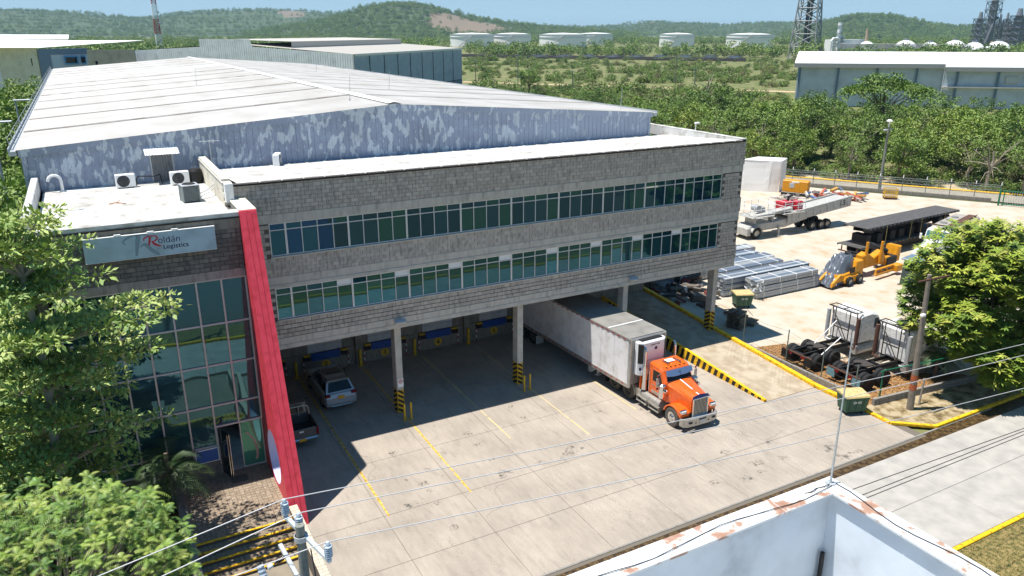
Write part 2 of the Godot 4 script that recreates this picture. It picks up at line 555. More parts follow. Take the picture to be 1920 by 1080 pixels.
func slab_mesh(x0: float, x1: float, z0: float, z1: float, y: float, f: Callable) -> ArrayMesh:
	var b := MB.new()
	var g := 0.008
	var e := 0.012
	var A := [Vector3(x0 + g, y - e, z1 - g), Vector3(x1 - g, y - e, z1 - g), Vector3(x1 - g, y - e, z0 + g), Vector3(x0 + g, y - e, z0 + g)]
	var B := [Vector3(x0 + g + e, y, z1 - g - e), Vector3(x1 - g - e, y, z1 - g - e), Vector3(x1 - g - e, y, z0 + g + e), Vector3(x0 + g + e, y, z0 + g + e)]
	b.quv(B[0], B[1], B[2], B[3], f.call(B[0]), f.call(B[1]), f.call(B[2]), f.call(B[3]))
	for k in 4:
		var j := (k + 1) % 4
		b.quv(A[k], A[j], B[j], B[k], f.call(A[k]), f.call(A[j]), f.call(B[j]), f.call(B[k]))
		var C: Vector3 = A[k] - Vector3(0, 0.1, 0)
		var D: Vector3 = A[j] - Vector3(0, 0.1, 0)
		b.quv(C, D, A[j], A[k], f.call(C), f.call(D), f.call(A[j]), f.call(A[k]))
	return b.mesh()

func grounds() -> void:
	# the land: one sheet to the horizon
	var land := ntex(1024, 0.011, 6, 61, [[0.12, h("5f7038")], [0.35, h("7c8a4a")], [0.5, h("8a925a")], [0.64, h("9a976a")], [0.8, h("b3a284")]])
	var g := MB.new()
	var st := 500.0
	for i in range(-14, 14):
		for j in range(-14, 14):
			g.quad(Vector3(i * st, -0.15, (j + 1) * st), Vector3((i + 1) * st, -0.15, (j + 1) * st), Vector3((i + 1) * st, -0.15, j * st), Vector3(i * st, -0.15, j * st))
	setting("ground", g, mt(h("c8c8c0"), 1.0, 0.0, land, 1.0 / 55.0))
	# concrete yard of cast slabs
	var ytex := yard_texture()
	var ym := mt(Color(0.885, 0.86, 0.825), 0.85, 0.0, ytex)
	var yard := Node3D.new()
	yard.name = "yard"
	add_child(yard)
	yard.set_meta("kind", "structure")
	pt("joint_bed", flat_poly([Vector2(5.0, -44.4), Vector2(36.0, -44.4), Vector2(36.0, -20.9), Vector2(5.0, -20.9)], -0.03), mt(h("6b6459"), 0.95), yard)
	var fy := func(p: Vector3): return Vector2((p.x - YX0) / YW, (p.z - YZ0) / YD)
	var xs := [5.0, 8.75, 12.5, 16.25, 20.0, 23.75, 27.5, 31.42, 35.42]
	var zs := [-44.4, -40.6, -36.8, -32.2, -27.7, -24.4, -21.15]
	for i in xs.size() - 1:
		for j in zs.size() - 1:
			if i == xs.size() - 2 and j < 4: continue
			put("slab", slab_mesh(xs[i], xs[i + 1], zs[j], zs[j + 1], 0.0, fy), ym, yard)
	# bay lines
	for a in [[8.95, -43, -27.6], [12.88, -43, -27.6], [16.8, -43, -31.0], [20.6, -43, -29.4], [24.45, -35, -30.5]]:
		var lb := MB.new()
		var z: float = a[1]
		while z < a[2]:
			var l := R(0.8, 2.2)
			var worn := R(0, 1)
			var w := 0.055 if worn > 0.35 else 0.04
			lb.quad(Vector3(a[0] - w, 0.004, minf(z + l, a[2])), Vector3(a[0] + w, 0.004, minf(z + l, a[2])), Vector3(a[0] + w, 0.004, z), Vector3(a[0] - w, 0.004, z))
			z += l + (0.12 if worn < 0.3 else 0.0)
		pt("painted_line", lb, M.yellow_worn if a[0] < 14.0 else M.yellow_faint, yard)
	# road of concrete slabs, a muddy gutter, kerbs and verge
	var road := Node3D.new()
	road.name = "road"
	add_child(road)
	road.set_meta("kind", "structure")
	var rt := ntex(1024, 0.007, 6, 52, [[0.1, h("b0aca5")], [0.4, h("b9b5ad")], [0.6, h("bfbbb2")], [0.85, h("c6c1b8")]])
	var rm := mt(g3(0.87), 0.9, 0.0, rt, 1.0, false)
	var fr := func(p: Vector3): return Vector2(p.x / 9.0, p.z / 9.0)
	pt("joint_bed", flat_poly([Vector2(-40, -21.0), Vector2(140, -21.0), Vector2(140, -14.5), Vector2(-40, -14.5)], -0.05), mt(h("6b6459"), 0.95), road)
	for i in range(-3, 20):
		put("slab", slab_mesh(i * 4.6, i * 4.6 + 4.6, -20.45, -17.4, -0.02, fr), rm, road)
		put("slab", slab_mesh(i * 4.6, i * 4.6 + 4.6, -17.4, -14.62, -0.02, fr), rm, road)
	setting("gutter", flat_poly([Vector2(-40, -21.1), Vector2(140, -21.1), Vector2(140, -20.44), Vector2(-40, -20.44)], -0.035), mt(h("6f6046"), 0.55, 0.0, ntex(512, 0.02, 5, 66, [[0.2, h("6a5c40")], [0.5, h("b09a70")], [0.8, h("e8dcc4")]]), 0.3, true))
	var lip := MB.new()
	for i in range(-8, 28): lip.bb(Vector3(i * 1.5 + 0.75, -0.035, -21.13), Vector3(1.49, 0.08, 0.1), 0.015)
	setting("gutter_lip", lip, M.conc_dk)
	# verge beyond the road
	var grass_t := ntex(512, 0.03, 5, 71, [[0.2, h("5c6033")], [0.45, h("8a7c4c")], [0.75, h("a89566")]])
	setting("verge", flat_poly([Vector2(-40, -14.3), Vector2(140, -14.3), Vector2(140, 30), Vector2(-40, 30)], 0.06), mt(h("d8d8cc"), 1.0, 0.0, grass_t, 0.2, true))
	var vk := MB.new()
	for i in range(-8, 46): vk.bb(Vector3(i * 3.0 + 1.5, 0.0, -14.42), Vector3(2.985, 0.26, 0.2), 0.03)
	setting("kerb", vk, M.yellow_kerb)
	blades("dry_grass", "dry yellow green grass on the verge across the road", [[27.0, 36.0, -14.2, -9.5]], 4200, 0.09, [Color(0.20, 0.16, 0.06), Color(0.11, 0.13, 0.03), Color(0.24, 0.19, 0.09)])
	# pavement on the corner beside the ramp, with its yellow kerb
	var pv := flat_poly([Vector2(35.75, -24.6), Vector2(46.5, -23.3), Vector2(80, -21.2), Vector2(80, -21.15), Vector2(37.3, -21.15), Vector2(35.5, -22.6)], 0.1)
	setting("pavement", pv, mt(h("b0a48c"), 0.95, 0.0, ntex(512, 0.015, 5, 82, [[0.2, h("8f8264")], [0.45, h("c9bfa4")], [0.7, h("f2ece0")]]), 0.16, true))
	setting("kerb", ribbon([Vector2(35.5, -24.6), Vector2(35.42, -22.65), Vector2(37.2, -21.22), Vector2(40.5, -21.22), Vector2(41.2, -21.25), Vector2(80, -21.25)], 0.2, -0.02, 0.17), M.yellow_kerb)
	# packed dirt yard
	var dirt := ntex(1024, 0.008, 6, 93, [[0.08, h("d0b898")], [0.25, h("dbceba")], [0.5, h("e0d8ca")], [0.75, h("e5dfd4")]])
	var dm := mt(h("d2cdc6"), 1.0, 0.0, dirt, 1.0 / 21.0)
	setting("dirt_yard", flat_poly([Vector2(35.7, -24.5), Vector2(46.5, -23.3), Vector2(120, -20), Vector2(112, -33), Vector2(97.2, -51.5), Vector2(85.2, -69.5), Vector2(78, -86), Vector2(60, -150), Vector2(35.4, -150)], -0.01), dm)
	# gritty strip with dead leaves inside the fence
	setting("leaf_litter", flat_poly([Vector2(36.3, -34), Vector2(39, -33.4), Vector2(41, -27), Vector2(45, -24.6), Vector2(45, -23.6), Vector2(36.3, -24.4)], 0.0), mt(h("c0a98a"), 1.0, 0.0, ntex(512, 0.04, 5, 95, [[0.25, h("6b4a2c")], [0.45, h("a68258")], [0.65, h("d9c4a0")]]), 0.3, true))
	var lit := MB.new()
	lit.colored = true
	for k in 1800:
		var p := Vector3(R(36.4, 44.5), 0.02, R(-33.5, -24.2))
		if p.x > 36.4 + (p.z + 34) * 0.9 + 2.6: continue
		lit.col = [Color(0.16, 0.08, 0.03), Color(0.25, 0.14, 0.06), Color(0.3, 0.2, 0.1)][rng.randi() % 3]
		var f := R(0, TAU)
		var u := Vector3(cos(f), R(-0.3, 0.3), sin(f)) * R(0.04, 0.09)
		var w := Vector3(-sin(f), R(-0.3, 0.3), cos(f)) * R(0.02, 0.05)
		p.y = 0.035
		lit.quad(p - u, p + w, p + u, p - w)
	var lo := solo("dead_leaves", lit, M.vcol, "brown dead leaves scattered on the ground inside the fence", "leaves")
	lo.set_meta("kind", "stuff")
	# far road beyond the yard wall, with a kerb
	var u := Vector2(0.555, 0.832)
	var o := Vector2(86.6, -69.0)
	var pn := Vector2(0.832, -0.555)
	setting("back_road", ribbon([o - u * 95 + pn * 3.0, o + u * 110 + pn * 3.0], 5.4, 0.0), mt(h("c9c5ba"), 0.95, 0.0, rt, 0.1, true))
	setting("kerb", ribbon([o - u * 95 + pn * 6.0, o + u * 110 + pn * 6.0], 0.5, 0.0, 0.16), M.yellow_kerb)
	setting("roadside", ribbon([o - u * 95 + pn * 9.2, o + u * 110 + pn * 9.2], 6.0, -0.04), mt(h("c9bfa8"), 1.0, 0.0, dirt, 0.08, true))
	# track across the scrub
	setting("dirt_track", ribbon([Vector2(60, -330), Vector2(140, -301), Vector2(193, -231), Vector2(222, -190), Vector2(300, -120)], 6.0, -0.1), mt(h("d8c6a8"), 1.0, 0.0, dirt, 0.08, true))
	setting("forecourt", flat_poly([Vector2(1.25, -26.6), Vector2(5.02, -26.6), Vector2(5.02, -20.95), Vector2(1.25, -20.95)], 0.03), mt(h("b9b0a2"), 0.95, 0.0, rt, 0.1, true))
	# soil around the entrance
	setting("planting_bed", flat_poly([Vector2(-14, -34), Vector2(1.3, -34), Vector2(1.3, -20.9), Vector2(-14, -20.9)], 0.02), mt(h("6a5a44"), 1.0, 0.0, dirt, 0.2, true))

func blades(called: String, label: String, areas: Array, count: int, hgt: float, cols: Array) -> void:
	var b := MB.new()
	b.colored = true
	for k in count:
		var a: Array = areas[k % areas.size()]
		var p := Vector3(R(a[0], a[1]), 0.06, R(a[2], a[3]))
		var f := R(0, TAU)
		var w := Vector3(cos(f), 0, sin(f)) * 0.018
		b.col = cols[rng.randi() % cols.size()]
		var tip := p + Vector3(R(-0.07, 0.07), hgt * R(0.5, 1.3), R(-0.07, 0.07))
		b.tri(p - w, p + w, tip)
	var o := solo(called, b, M.vcol, label, "grass")
	o.set_meta("kind", "stuff")

func off(root: Node3D) -> MB:
	var b := MB.new()
	b.t = root.transform.affine_inverse()
	return b
func peel_texture() -> ImageTexture:
	var W := 2048
	var H := 256
	var a := nz(0.03, 6, 301)
	var b := nz(0.011, 3, 302)
	var f := nz(0.2, 2, 303)
	var out := PackedByteArray()
	out.resize(W * H * 3)
	var paint := Vector3(0.555, 0.595, 0.67)
	var bare := Vector3(0.73, 0.765, 0.80)
	for j in H:
		for i in W:
			var x := -3.04 + 38.1 * i / W
			var d := 0.0
			if x < 7.5: d = 0.2 - 0.18 * smoothstep(4.0, 8.0, x)
			d += 0.30 * exp(-pow((x - 15.2) / 2.2, 2.0)) + 0.22 * exp(-pow((x - 18.8) / 1.0, 2.0)) + 0.26 * exp(-pow((x - 23.8) / 0.9, 2.0)) + 0.12 * exp(-pow((x - 10.5) / 2.5, 2.0))
			if j < 34: d += 0.12 * (1.0 - smoothstep(20.0, 30.0, x))
			var n := a.get_noise_2d(i * 1.4, j * 0.5) + b.get_noise_2d(i * 1.2, j * 0.8) * 0.6
			var m := smoothstep(0.27, 0.37, n + d - 0.02)
			var q := paint.lerp(bare, m) * (1.0 + f.get_noise_2d(i, j * 0.3) * 0.07 + b.get_noise_2d(i * 0.4, j) * 0.1)
			var fade := smoothstep(17.0, 30.0, x)
			q = q.lerp(Vector3(0.63, 0.67, 0.74), fade * 0.7 * (1.0 - m))
			var o := (j * W + i) * 3
			out[o] = int(clampf(q.x, 0, 1) * 255); out[o + 1] = int(clampf(q.y, 0, 1) * 255); out[o + 2] = int(clampf(q.z, 0, 1) * 255)
	return itex(Image.create_from_data(W, H, false, Image.FORMAT_RGB8, out))
# ribbed sheet standing in a plane: from s0 to s1 along the wall, heights from functions
func siding(b: MB, s0: float, s1: float, pitch: float, deep: float, P: Callable, lo: Callable, hi: Callable, U = null) -> void:
	var pts := [[s0, 0.0]]
	var s := s0 + pitch * 0.5
	while s < s1 - 0.05:
		pts.append([s - 0.05, 0.0]); pts.append([s - 0.03, deep]); pts.append([s + 0.03, deep]); pts.append([s + 0.05, 0.0])
		s += pitch
	pts.append([s1, 0.0])
	for k in pts.size() - 1:
		var a: Array = pts[k]
		var c: Array = pts[k + 1]
		var p0: Vector3 = P.call(a[0], lo.call(a[0]), a[1])
		var p1: Vector3 = P.call(c[0], lo.call(c[0]), c[1])
		var p2: Vector3 = P.call(c[0], hi.call(c[0]), c[1])
		var p3: Vector3 = P.call(a[0], hi.call(a[0]), a[1])
		if U != null: b.quv(p0, p1, p2, p3, U.call(p0), U.call(p1), U.call(p2), U.call(p3))
		else: b.quad(p0, p1, p2, p3)

const FX0 := 5.27
const FX1 := 36.4
func roof_y(x: float) -> float: return 15.95 - absf(x - 16.0) * 1.36 / 19.0

func main_building() -> void:
	var B := thing("logistics_building", "long grey block office front with two window bands under a low white warehouse roof", "building", Vector3(16, 0, -60))
	# --- block bands: small grey blocks laid in running bond
	var bm := MB.new()
	bm.bb(Vector3.ZERO, Vector3(0.382, 0.182, 0.09), 0.006)
	var block := bm.mesh()
	var hm := MB.new()
	hm.bb(Vector3.ZERO, Vector3(0.182, 0.182, 0.09), 0.006)
	var half := hm.mesh()
	var cand := []
	var zf := -36.0
	for band in [[5.74, 6.62], [8.88, 9.80], [11.92, 13.46]]:
		var rows := int(round((band[1] - band[0]) / 0.2))
		var ch: float = (band[1] - band[0]) / rows
		for r in rows:
			var y: float = band[0] + ch * (r + 0.5)
			var x := FX0 + 0.02
			if r % 2 == 1:
				cand.append([Vector3(x + 0.1, y, zf - 0.045 + R(-0.004, 0.004)), true]); x += 0.2
			while x < FX1 - 0.1:
				if x > FX1 - 0.35: cand.append([Vector3(x + 0.1, y, zf - 0.045 + R(-0.004, 0.004)), true]); x += 0.2
				else: cand.append([Vector3(x + 0.2, y, zf - 0.045 + R(-0.004, 0.004)), false]); x += 0.4
	# piers beside the window bands
	for wy in [[6.64, 8.30], [9.82, 11.48]]:
		var y: float = wy[0] + 0.1
		var r := 0
		while y < wy[1]:
			for px in [[FX0, 6.66], [34.74, FX1]]:
				var x: float = px[0] + (0.2 if r % 2 == 1 else 0.0)
				while x < px[1] - 0.3:
					cand.append([Vector3(x + 0.2, y, zf - 0.045 + R(-0.004, 0.004)), false]); x += 0.4
			y += 0.2; r += 1
	var rest := [MB.new(), MB.new(), MB.new(), MB.new()]
	cand.sort_custom(func(a, b): return (a[0] - Vector3(0, 20, 0)).length() < (b[0] - Vector3(0, 20, 0)).length())
	var nb := 0
	for cb in cand:
		var k := rng.randi() % 4
		if nb < 300 and cb[0].x > 5.9:
			put("block", half if cb[1] else block, M["block%d" % k], B, cb[0] - B.position)
			nb += 1
		else:
			rest[k].t = Transform3D(Basis.IDENTITY, cb[0] - B.position)
			rest[k].box(Vector3.ZERO, Vector3(0.182 if cb[1] else 0.382, 0.182, 0.09))
	for k in 4:
		meta(pt("blockwork", rest[k], M["block%d" % k], B), "", "", "", "stuff")
	# mortar bed and the wall behind it
	var w := off(B)
	for y in [[5.3, 6.63], [8.4, 9.81], [11.6, 13.46]]: w.ab(Vector3(FX0 + 0.01, y[0], -36.25), Vector3(FX1 - 0.01, y[1], -36.012))
	w.ab(Vector3(FX0 + 0.01, 6.63, -36.25), Vector3(6.68, 8.4, -36.012)); w.ab(Vector3(34.72, 6.63, -36.25), Vector3(FX1 - 0.01, 8.4, -36.012))
	w.ab(Vector3(FX0 + 0.01, 9.81, -36.25), Vector3(6.68, 11.6, -36.012)); w.ab(Vector3(34.72, 9.81, -36.25), Vector3(FX1 - 0.01, 11.6, -36.012))
	pt("wall", w, M.mortar, B)
	var e := off(B)
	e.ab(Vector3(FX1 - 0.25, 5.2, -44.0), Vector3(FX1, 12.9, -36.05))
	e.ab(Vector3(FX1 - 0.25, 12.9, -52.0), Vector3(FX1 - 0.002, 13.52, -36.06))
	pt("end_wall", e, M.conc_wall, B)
	# concrete beams
	for q in [[5.16, 5.40, 0.03, M.conc_lt], [5.402, 5.735, 0.012, M.beam], [8.49, 8.875, 0.012, M.beam], [8.305, 8.488, 0.035, M.conc_lt], [11.49, 11.915, 0.014, M.beam]]:
		var bb := off(B)
		bb.bb(Vector3((FX0 + FX1) / 2, (q[0] + q[1]) / 2, -36.12 + q[2] * 0.5), Vector3(FX1 - FX0 + 0.01, q[1] - q[0], 0.24 + q[2]), 0.012)
		pt("beam", bb, q[3], B)
	for y in [6.66, 9.84]:
		var sl := off(B)
		sl.bb(Vector3((6.64 + 34.76) / 2, y, -36.06), Vector3(34.76 - 6.64, 0.075, 0.24), 0.012)
		pt("sill", sl, M.conc_lt, B)
	# --- windows: one pane, then nine groups of four
	var pw := 28.02 / 37.0
	var mesh_low := MB.new()
	mesh_low.box(Vector3.ZERO, Vector3(pw - 0.04, 1.16, 0.012))
	var mesh_up := MB.new()
	mesh_up.box(Vector3.ZERO, Vector3(pw - 0.04, 0.27, 0.012))
	var pane_lo := mesh_low.mesh()
	var pane_up := mesh_up.mesh()
	var lv := MB.new()
	for k in 7: lv.box(Vector3(0, -0.12 + k * 0.04, 0.0), Vector3(pw - 0.05, 0.034, 0.02), Basis(Vector3.RIGHT, 0.5))
	var louvre := lv.mesh()
	for band in [[6.71, 8.30, true], [9.89, 11.48, false]]:
		var y0: float = band[0]
		var y1: float = band[1]
		var tr := y1 - 0.34
		for g in 10:
			var c0 := 0 if g == 0 else 1 + (g - 1) * 4
			var c1 := 1 if g == 0 else c0 + 4
			var x0 := 6.69 + c0 * pw
			var x1 := 6.69 + c1 * pw
			var fr := off(B)
			var z := -36.06
			for q in range(c0, c1 + 1):
				var xx := 6.69 + q * pw
				var thick := 0.05 if (q == c0 or q == c1) else 0.042
				fr.bb(Vector3(xx + (0.024 if q == c0 else (-0.024 if q == c1 else 0.0)), (y0 + y1) / 2, z), Vector3(thick, y1 - y0, 0.07), 0.008)
			for yy in [y0 + 0.025, tr, y1 - 0.025]: fr.bb(Vector3((x0 + x1) / 2, yy, z + 0.002), Vector3(x1 - x0, 0.045, 0.06), 0.008)
			var wn := pt("window", fr, M.alu, B)
			for q in range(c0, c1):
				var cx := 6.69 + (q + 0.5) * pw
				var p1 := put("pane", pane_lo, ([M.glass, M.glass2, M.glass3] if band[2] else [M.glass_b0, M.glass_b1, M.glass_b2])[rng.randi() % 3], wn, Vector3(cx, (y0 + tr) / 2, z - 0.01) - B.position)
				p1.rotation = Vector3(R(-0.006, 0.006), R(-0.008, 0.008), 0)
				if band[2] and g > 0 and g < 9 and q == c1 - 1:
					put("louvre", louvre, M.white_clean, wn, Vector3(cx, (tr + y1) / 2, z) - B.position)
				else:
					var p2 := put("pane", pane_up, ([M.glass, M.glass2, M.glass3] if band[2] else [M.glass_b0, M.glass_b1, M.glass_b2])[rng.randi() % 3], wn, Vector3(cx, (tr + y1) / 2, z - 0.01) - B.position)
					p2.rotation = Vector3(R(-0.006, 0.006), R(-0.008, 0.008), 0)
	# --- floor slab over the dock apron
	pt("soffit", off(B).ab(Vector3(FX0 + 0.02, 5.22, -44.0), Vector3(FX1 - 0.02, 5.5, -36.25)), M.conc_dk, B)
	# --- roof of the office front: ribbed white sheets
	var deck := func(z: float): return lerpf(13.44, 12.93, (-z - 36.0) / 8.0)
	var xr := FX0 + 0.3
	while xr < FX1 - 0.3:
		var x1 := minf(xr + 1.0, FX1 - 0.28)
		var rb := off(B)
		var pts := [[xr, 0.0]]
		pts.append([x1 - 0.09, 0.0]); pts.append([x1 - 0.07, 0.035]); pts.append([x1 - 0.03, 0.035]); pts.append([x1 - 0.01, 0.0]); pts.append([x1, 0.0])
		for k in pts.size() - 1:
			var a: Array = pts[k]
			var c: Array = pts[k + 1]
			rb.quad(Vector3(a[0], deck.call(-35.93) + a[1], -35.93), Vector3(c[0], deck.call(-35.93) + c[1], -35.93), Vector3(c[0], deck.call(-44.0) + c[1], -44.0), Vector3(a[0], deck.call(-44.0) + a[1], -44.0))
		pt("roof_sheet", rb, M.white_roof, B)
		xr = x1
	var fl := off(B)
	fl.bb(Vector3((FX0 + FX1) / 2, 13.41, -35.985), Vector3(FX1 - FX0, 0.1, 0.09), 0.01)
	pt("drip_edge", fl, M.dark, B)
	var cap := off(B)
	cap.bb(Vector3(FX1 - 0.12, 13.55, -44.0), Vector3(0.32, 0.06, 16.1), 0.01)
	pt("parapet_cap", cap, M.white_roof, B)
	pt("parapet_lining", off(B).ab(Vector3(FX1 - 0.29, 12.9, -52), Vector3(FX1 - 0.254, 13.51, -36.1)), M.white_roof, B)
	# return wall over the annex roof, pale sunlit block
	var rw := off(B)
	var ry := 12.5
	var rr := 0
	while ry < 13.5:
		var z := -36.08 - (0.2 if rr % 2 else 0.0)
		while z > -43.9:
			var z1 := maxf(z - 0.4, -43.98)
			if z - z1 > 0.03: rw.bb(Vector3(5.07, ry + 0.1, (z + z1) / 2), Vector3(0.34, 0.188, z - z1 - 0.012), 0.006)
			z = z1
		ry += 0.2; rr += 1
	meta(pt("return_blockwork", rw, M.cream, B), "pale sunlit block return wall above the annex roof", "", "", "stuff")
	pt("return_cap", off(B).bb(Vector3(5.07, 13.56, -40.0), Vector3(0.42, 0.08, 8.1), 0.015), M.conc_lt, B)
	pt("corner_pier", off(B).bb(Vector3(5.1, 13.15, -35.86), Vector3(0.36, 0.85, 0.4), 0.02), M.white, B)
	# --- gable wall of peeling blue siding
	var pm := mt(g3(1.0), 0.6, 0.0, peel_texture())
	M.peel = pm
	var U := func(p: Vector3): return Vector2((p.x + 3.04) / 38.1, (16.0 - p.y) / 4.0)
	var gx := -2.95
	while gx < 34.9:
		var g1 := minf(gx + 1.0, 34.95)
		var sb := off(B)
		siding(sb, gx, g1, 0.333, 0.035, func(s, y, d): return Vector3(s, y, -44.0 + d), func(s): return 12.2, func(s): return roof_y(s) - 0.3, U)
		pt("siding_panel", sb, pm, B)
		gx = g1
	for s in [-1, 1]:
		var fa := off(B)
		var xa := 16.0
		var xb: float = 16.0 + s * 19.15
		var lo0 := roof_y(xa) - 0.36
		var lo1 := roof_y(xb) - 0.36
		var P := [Vector3(xa, lo0, -43.86), Vector3(xb, lo1, -43.86), Vector3(xb, lo1 + 0.36, -43.86), Vector3(xa, lo0 + 0.36, -43.86)]
		if s < 0: P = [P[1], P[0], P[3], P[2]]
		fa.quv(P[0], P[1], P[2], P[3], U.call(P[0]), U.call(P[1]), U.call(P[2]), U.call(P[3]))
		var Q := [P[0] - Vector3(0, 0, 0.14), P[1] - Vector3(0, 0, 0.14)]
		fa.quv(Q[0], Q[1], P[1], P[0], U.call(P[0]), U.call(P[1]), U.call(P[1]), U.call(P[0]))
		pt("fascia", fa, pm, B)
	for x in [-2.99, 34.97]:
		pt("corner_trim", off(B).bb(Vector3(x, 13.3, -43.97), Vector3(0.16, 2.5, 0.14), 0.02), pm, B)
	# --- warehouse walls and the two roof slopes in wide lapped runs
	var ww := off(B)
	ww.ab(Vector3(-2.98, 0, -138), Vector3(-2.7, 14.45, -44.2)); ww.ab(Vector3(34.7, 0, -138), Vector3(34.96, 14.45, -44.2)); ww.ab(Vector3(-2.7, 0, -138), Vector3(34.7, 14.4, -137.7))
	pt("side_wall", ww, mt(h("8f9bab"), 0.7, 0.0, M.grime, 0.2, true), B)
	var zs := [-43.8, -51.5, -58.6, -65.9, -73.2, -80.4, -87.8, -95.0, -102.3, -109.6, -116.8, -124.0, -131.0, -138.0]
	for k in zs.size() - 1:
		var za: float = zs[k]
		var zb: float = zs[k + 1]
		for s in [-1.0, 1.0]:
			var rb := off(B)
			var z := za
			var rise := 0.03 * (k % 2)
			while z > zb + 0.01:
				var step := 0.32
				var z1 := maxf(z - step, zb)
				var segs := [[z, 0.0], [z - (z - z1) * 0.62, 0.0], [z - (z - z1) * 0.72, 0.04], [z - (z - z1) * 0.9, 0.04], [z1, 0.0]]
				for q in 4:
					var a: Array = segs[q]
					var c: Array = segs[q + 1]
					var xe: float = 16.0 + s * 19.25
					var p0 := Vector3(16, roof_y(16) + a[1] + rise, a[0])
					var p1 := Vector3(xe, roof_y(xe) + a[1] + rise, a[0])
					var p2 := Vector3(xe, roof_y(xe) + c[1] + rise, c[0])
					var p3 := Vector3(16, roof_y(16) + c[1] + rise, c[0])
					if s > 0: rb.quad(p0, p1, p2, p3)
					else: rb.quad(p1, p0, p3, p2)
				z = z1
			pt("roof_run", rb, M.roof_clear if (k == 8 and s < 0) else M.roof_sheet, B)
			# dirt caught in the lap between two runs
			if k > 0:
				var db := off(B)
				for q in 24:
					var xa: float = 16.0 + s * (0.3 + 18.9 * q / 24.0)
					var xb: float = 16.0 + s * (0.3 + 18.9 * (q + 1) / 24.0)
					var wd := R(0.16, 0.34)
					var p0 := Vector3(xa, roof_y(xa) + 0.078, za + wd)
					var p1 := Vector3(xb, roof_y(xb) + 0.078, za + wd)
					var p2 := Vector3(xb, roof_y(xb) + 0.078, za - 0.03)
					var p3 := Vector3(xa, roof_y(xa) + 0.078, za - 0.03)
					if s > 0: db.quad(p0, p1, p2, p3)
					else: db.quad(p1, p0, p3, p2)
				pt("dirty_lap", db, M.roof_dirt, B)
	for s in [-1.0, 1.0]:
		var rc := off(B)
		var x1: float = 16.0 + s * 0.42
		var p0 := Vector3(16, 16.09, -43.75)
		var p1 := Vector3(x1, roof_y(x1) + 0.09, -43.75)
		if s > 0: rc.quad(p0, p1, p1 - Vector3(0, 0, 94.2), p0 - Vector3(0, 0, 94.2))
		else: rc.quad(p1, p0, p0 - Vector3(0, 0, 94.2), p1 - Vector3(0, 0, 94.2))
		pt("ridge_cap", rc, M.white_clean, B)
	for s in [-1.0, 1.0]:
		var xg: float = 16.0 + s * 19.36
		pt("eave_gutter", off(B).ab(Vector3(xg - 0.16, 14.3, -138), Vector3(xg + 0.16, 14.52, -43.8)).ab(Vector3(xg + s * 0.14, 14.52, -138), Vector3(xg + s * 0.18, 14.66, -43.8)), M.galv, B)
	var rail := off(B)
	var rz := -44.5
	while rz > -138.0:
		rail.cyl(Vector3(-3.42, 14.5, rz), Vector3(-3.52, 15.1, rz), 0.018, 0.018, 5)
		if rz > -136: rail.cyl(Vector3(-3.52, 15.08, rz), Vector3(-3.52, 15.08, rz - 2.5), 0.012, 0.012, 4, false); rail.cyl(Vector3(-3.47, 14.8, rz), Vector3(-3.47, 14.8, rz - 2.5), 0.012, 0.012, 4, false)
		rz -= 2.5
	pt("eave_rail", rail, M.galv, B)
	# door in the gable with its little canopy
	var a := zp(300, 338, -43.96)
	var dr := off(B)
	dr.ab(Vector3(2.56, 12.5, -43.98), Vector3(2.62, 14.1, -43.9)).ab(Vector3(3.62, 12.5, -43.98), Vector3(3.68, 14.1, -43.9))
	pt("door_frame", dr, M.galv, B)
	var dl := off(B)
	siding(dl, 2.62, 3.62, 0.14, 0.03, func(s, y, d): return Vector3(s, y, -43.945 + d), func(s): return 12.5, func(s): return 14.1)
	pt("door", dl, mt(h("7e8184"), 0.6, 0.2, M.streak, 0.5, true), B)
	var cn := off(B)
	for k in 12:
		var x0 := 2.32 + k * 0.135
		cn.quad(Vector3(x0, 14.02, -43.0), Vector3(x0 + 0.0675, 14.05, -43.0), Vector3(x0 + 0.0675, 14.33, -43.92), Vector3(x0, 14.30, -43.92))
		cn.quad(Vector3(x0 + 0.0675, 14.05, -43.0), Vector3(x0 + 0.135, 14.02, -43.0), Vector3(x0 + 0.135, 14.30, -43.92), Vector3(x0 + 0.0675, 14.33, -43.92))
	pt("door_canopy", cn, M.white_clean, B)
	# flood lights on the lower beam
	for q in [[751, 603], [1188, 523]]:
		var c := zp(q[0], q[1], -35.8)
		var lt := thing("flood_light", "grey flood light bracketed to the block wall above column beside docks %s" % ["three and four" if q[0] < 900 else "and the ramp"], "light", c, 0.0)
		pt("bracket", MB.new().box(Vector3(0, -0.05, -0.12), Vector3(0.3, 0.05, 0.14)), M.dark, lt)
		pt("housing", MB.new().bb(Vector3(0, 0.02, 0.02), Vector3(0.62, 0.1, 0.26), 0.03, Basis(Vector3.RIGHT, 0.5)), M.galv, lt)
		pt("lens", MB.new().box(Vector3(0, -0.04, 0.0), Vector3(0.54, 0.02, 0.2), Basis(Vector3.RIGHT, 0.5)), M.lamp_lens, lt)
	# lightning rods and the small lamp on the parapet
	for q in [Vector3(14.6, 15.9, -48), Vector3(33.9, 14.6, -46.0), Vector3(21.5, 15.5, -60), Vector3(9.0, 15.4, -75), Vector3(25.0, 15.2, -95)]:
		solo("lightning_rod", MB.new().cyl(Vector3.ZERO, Vector3(0.1, 1.5, 0), 0.022, 0.012, 6).cyl(Vector3(0, -0.12, 0), Vector3(0, 0.1, 0), 0.07, 0.05, 8), M.galv, "thin lightning rod standing on the white warehouse roof", "lightning rod", "lightning rods on the warehouse roof", q)
	var pl := thing("parapet_lamp", "small white lamp on a short stalk at the roof parapet corner", "light", Vector3(FX1 - 0.1, 13.58, -40.6))
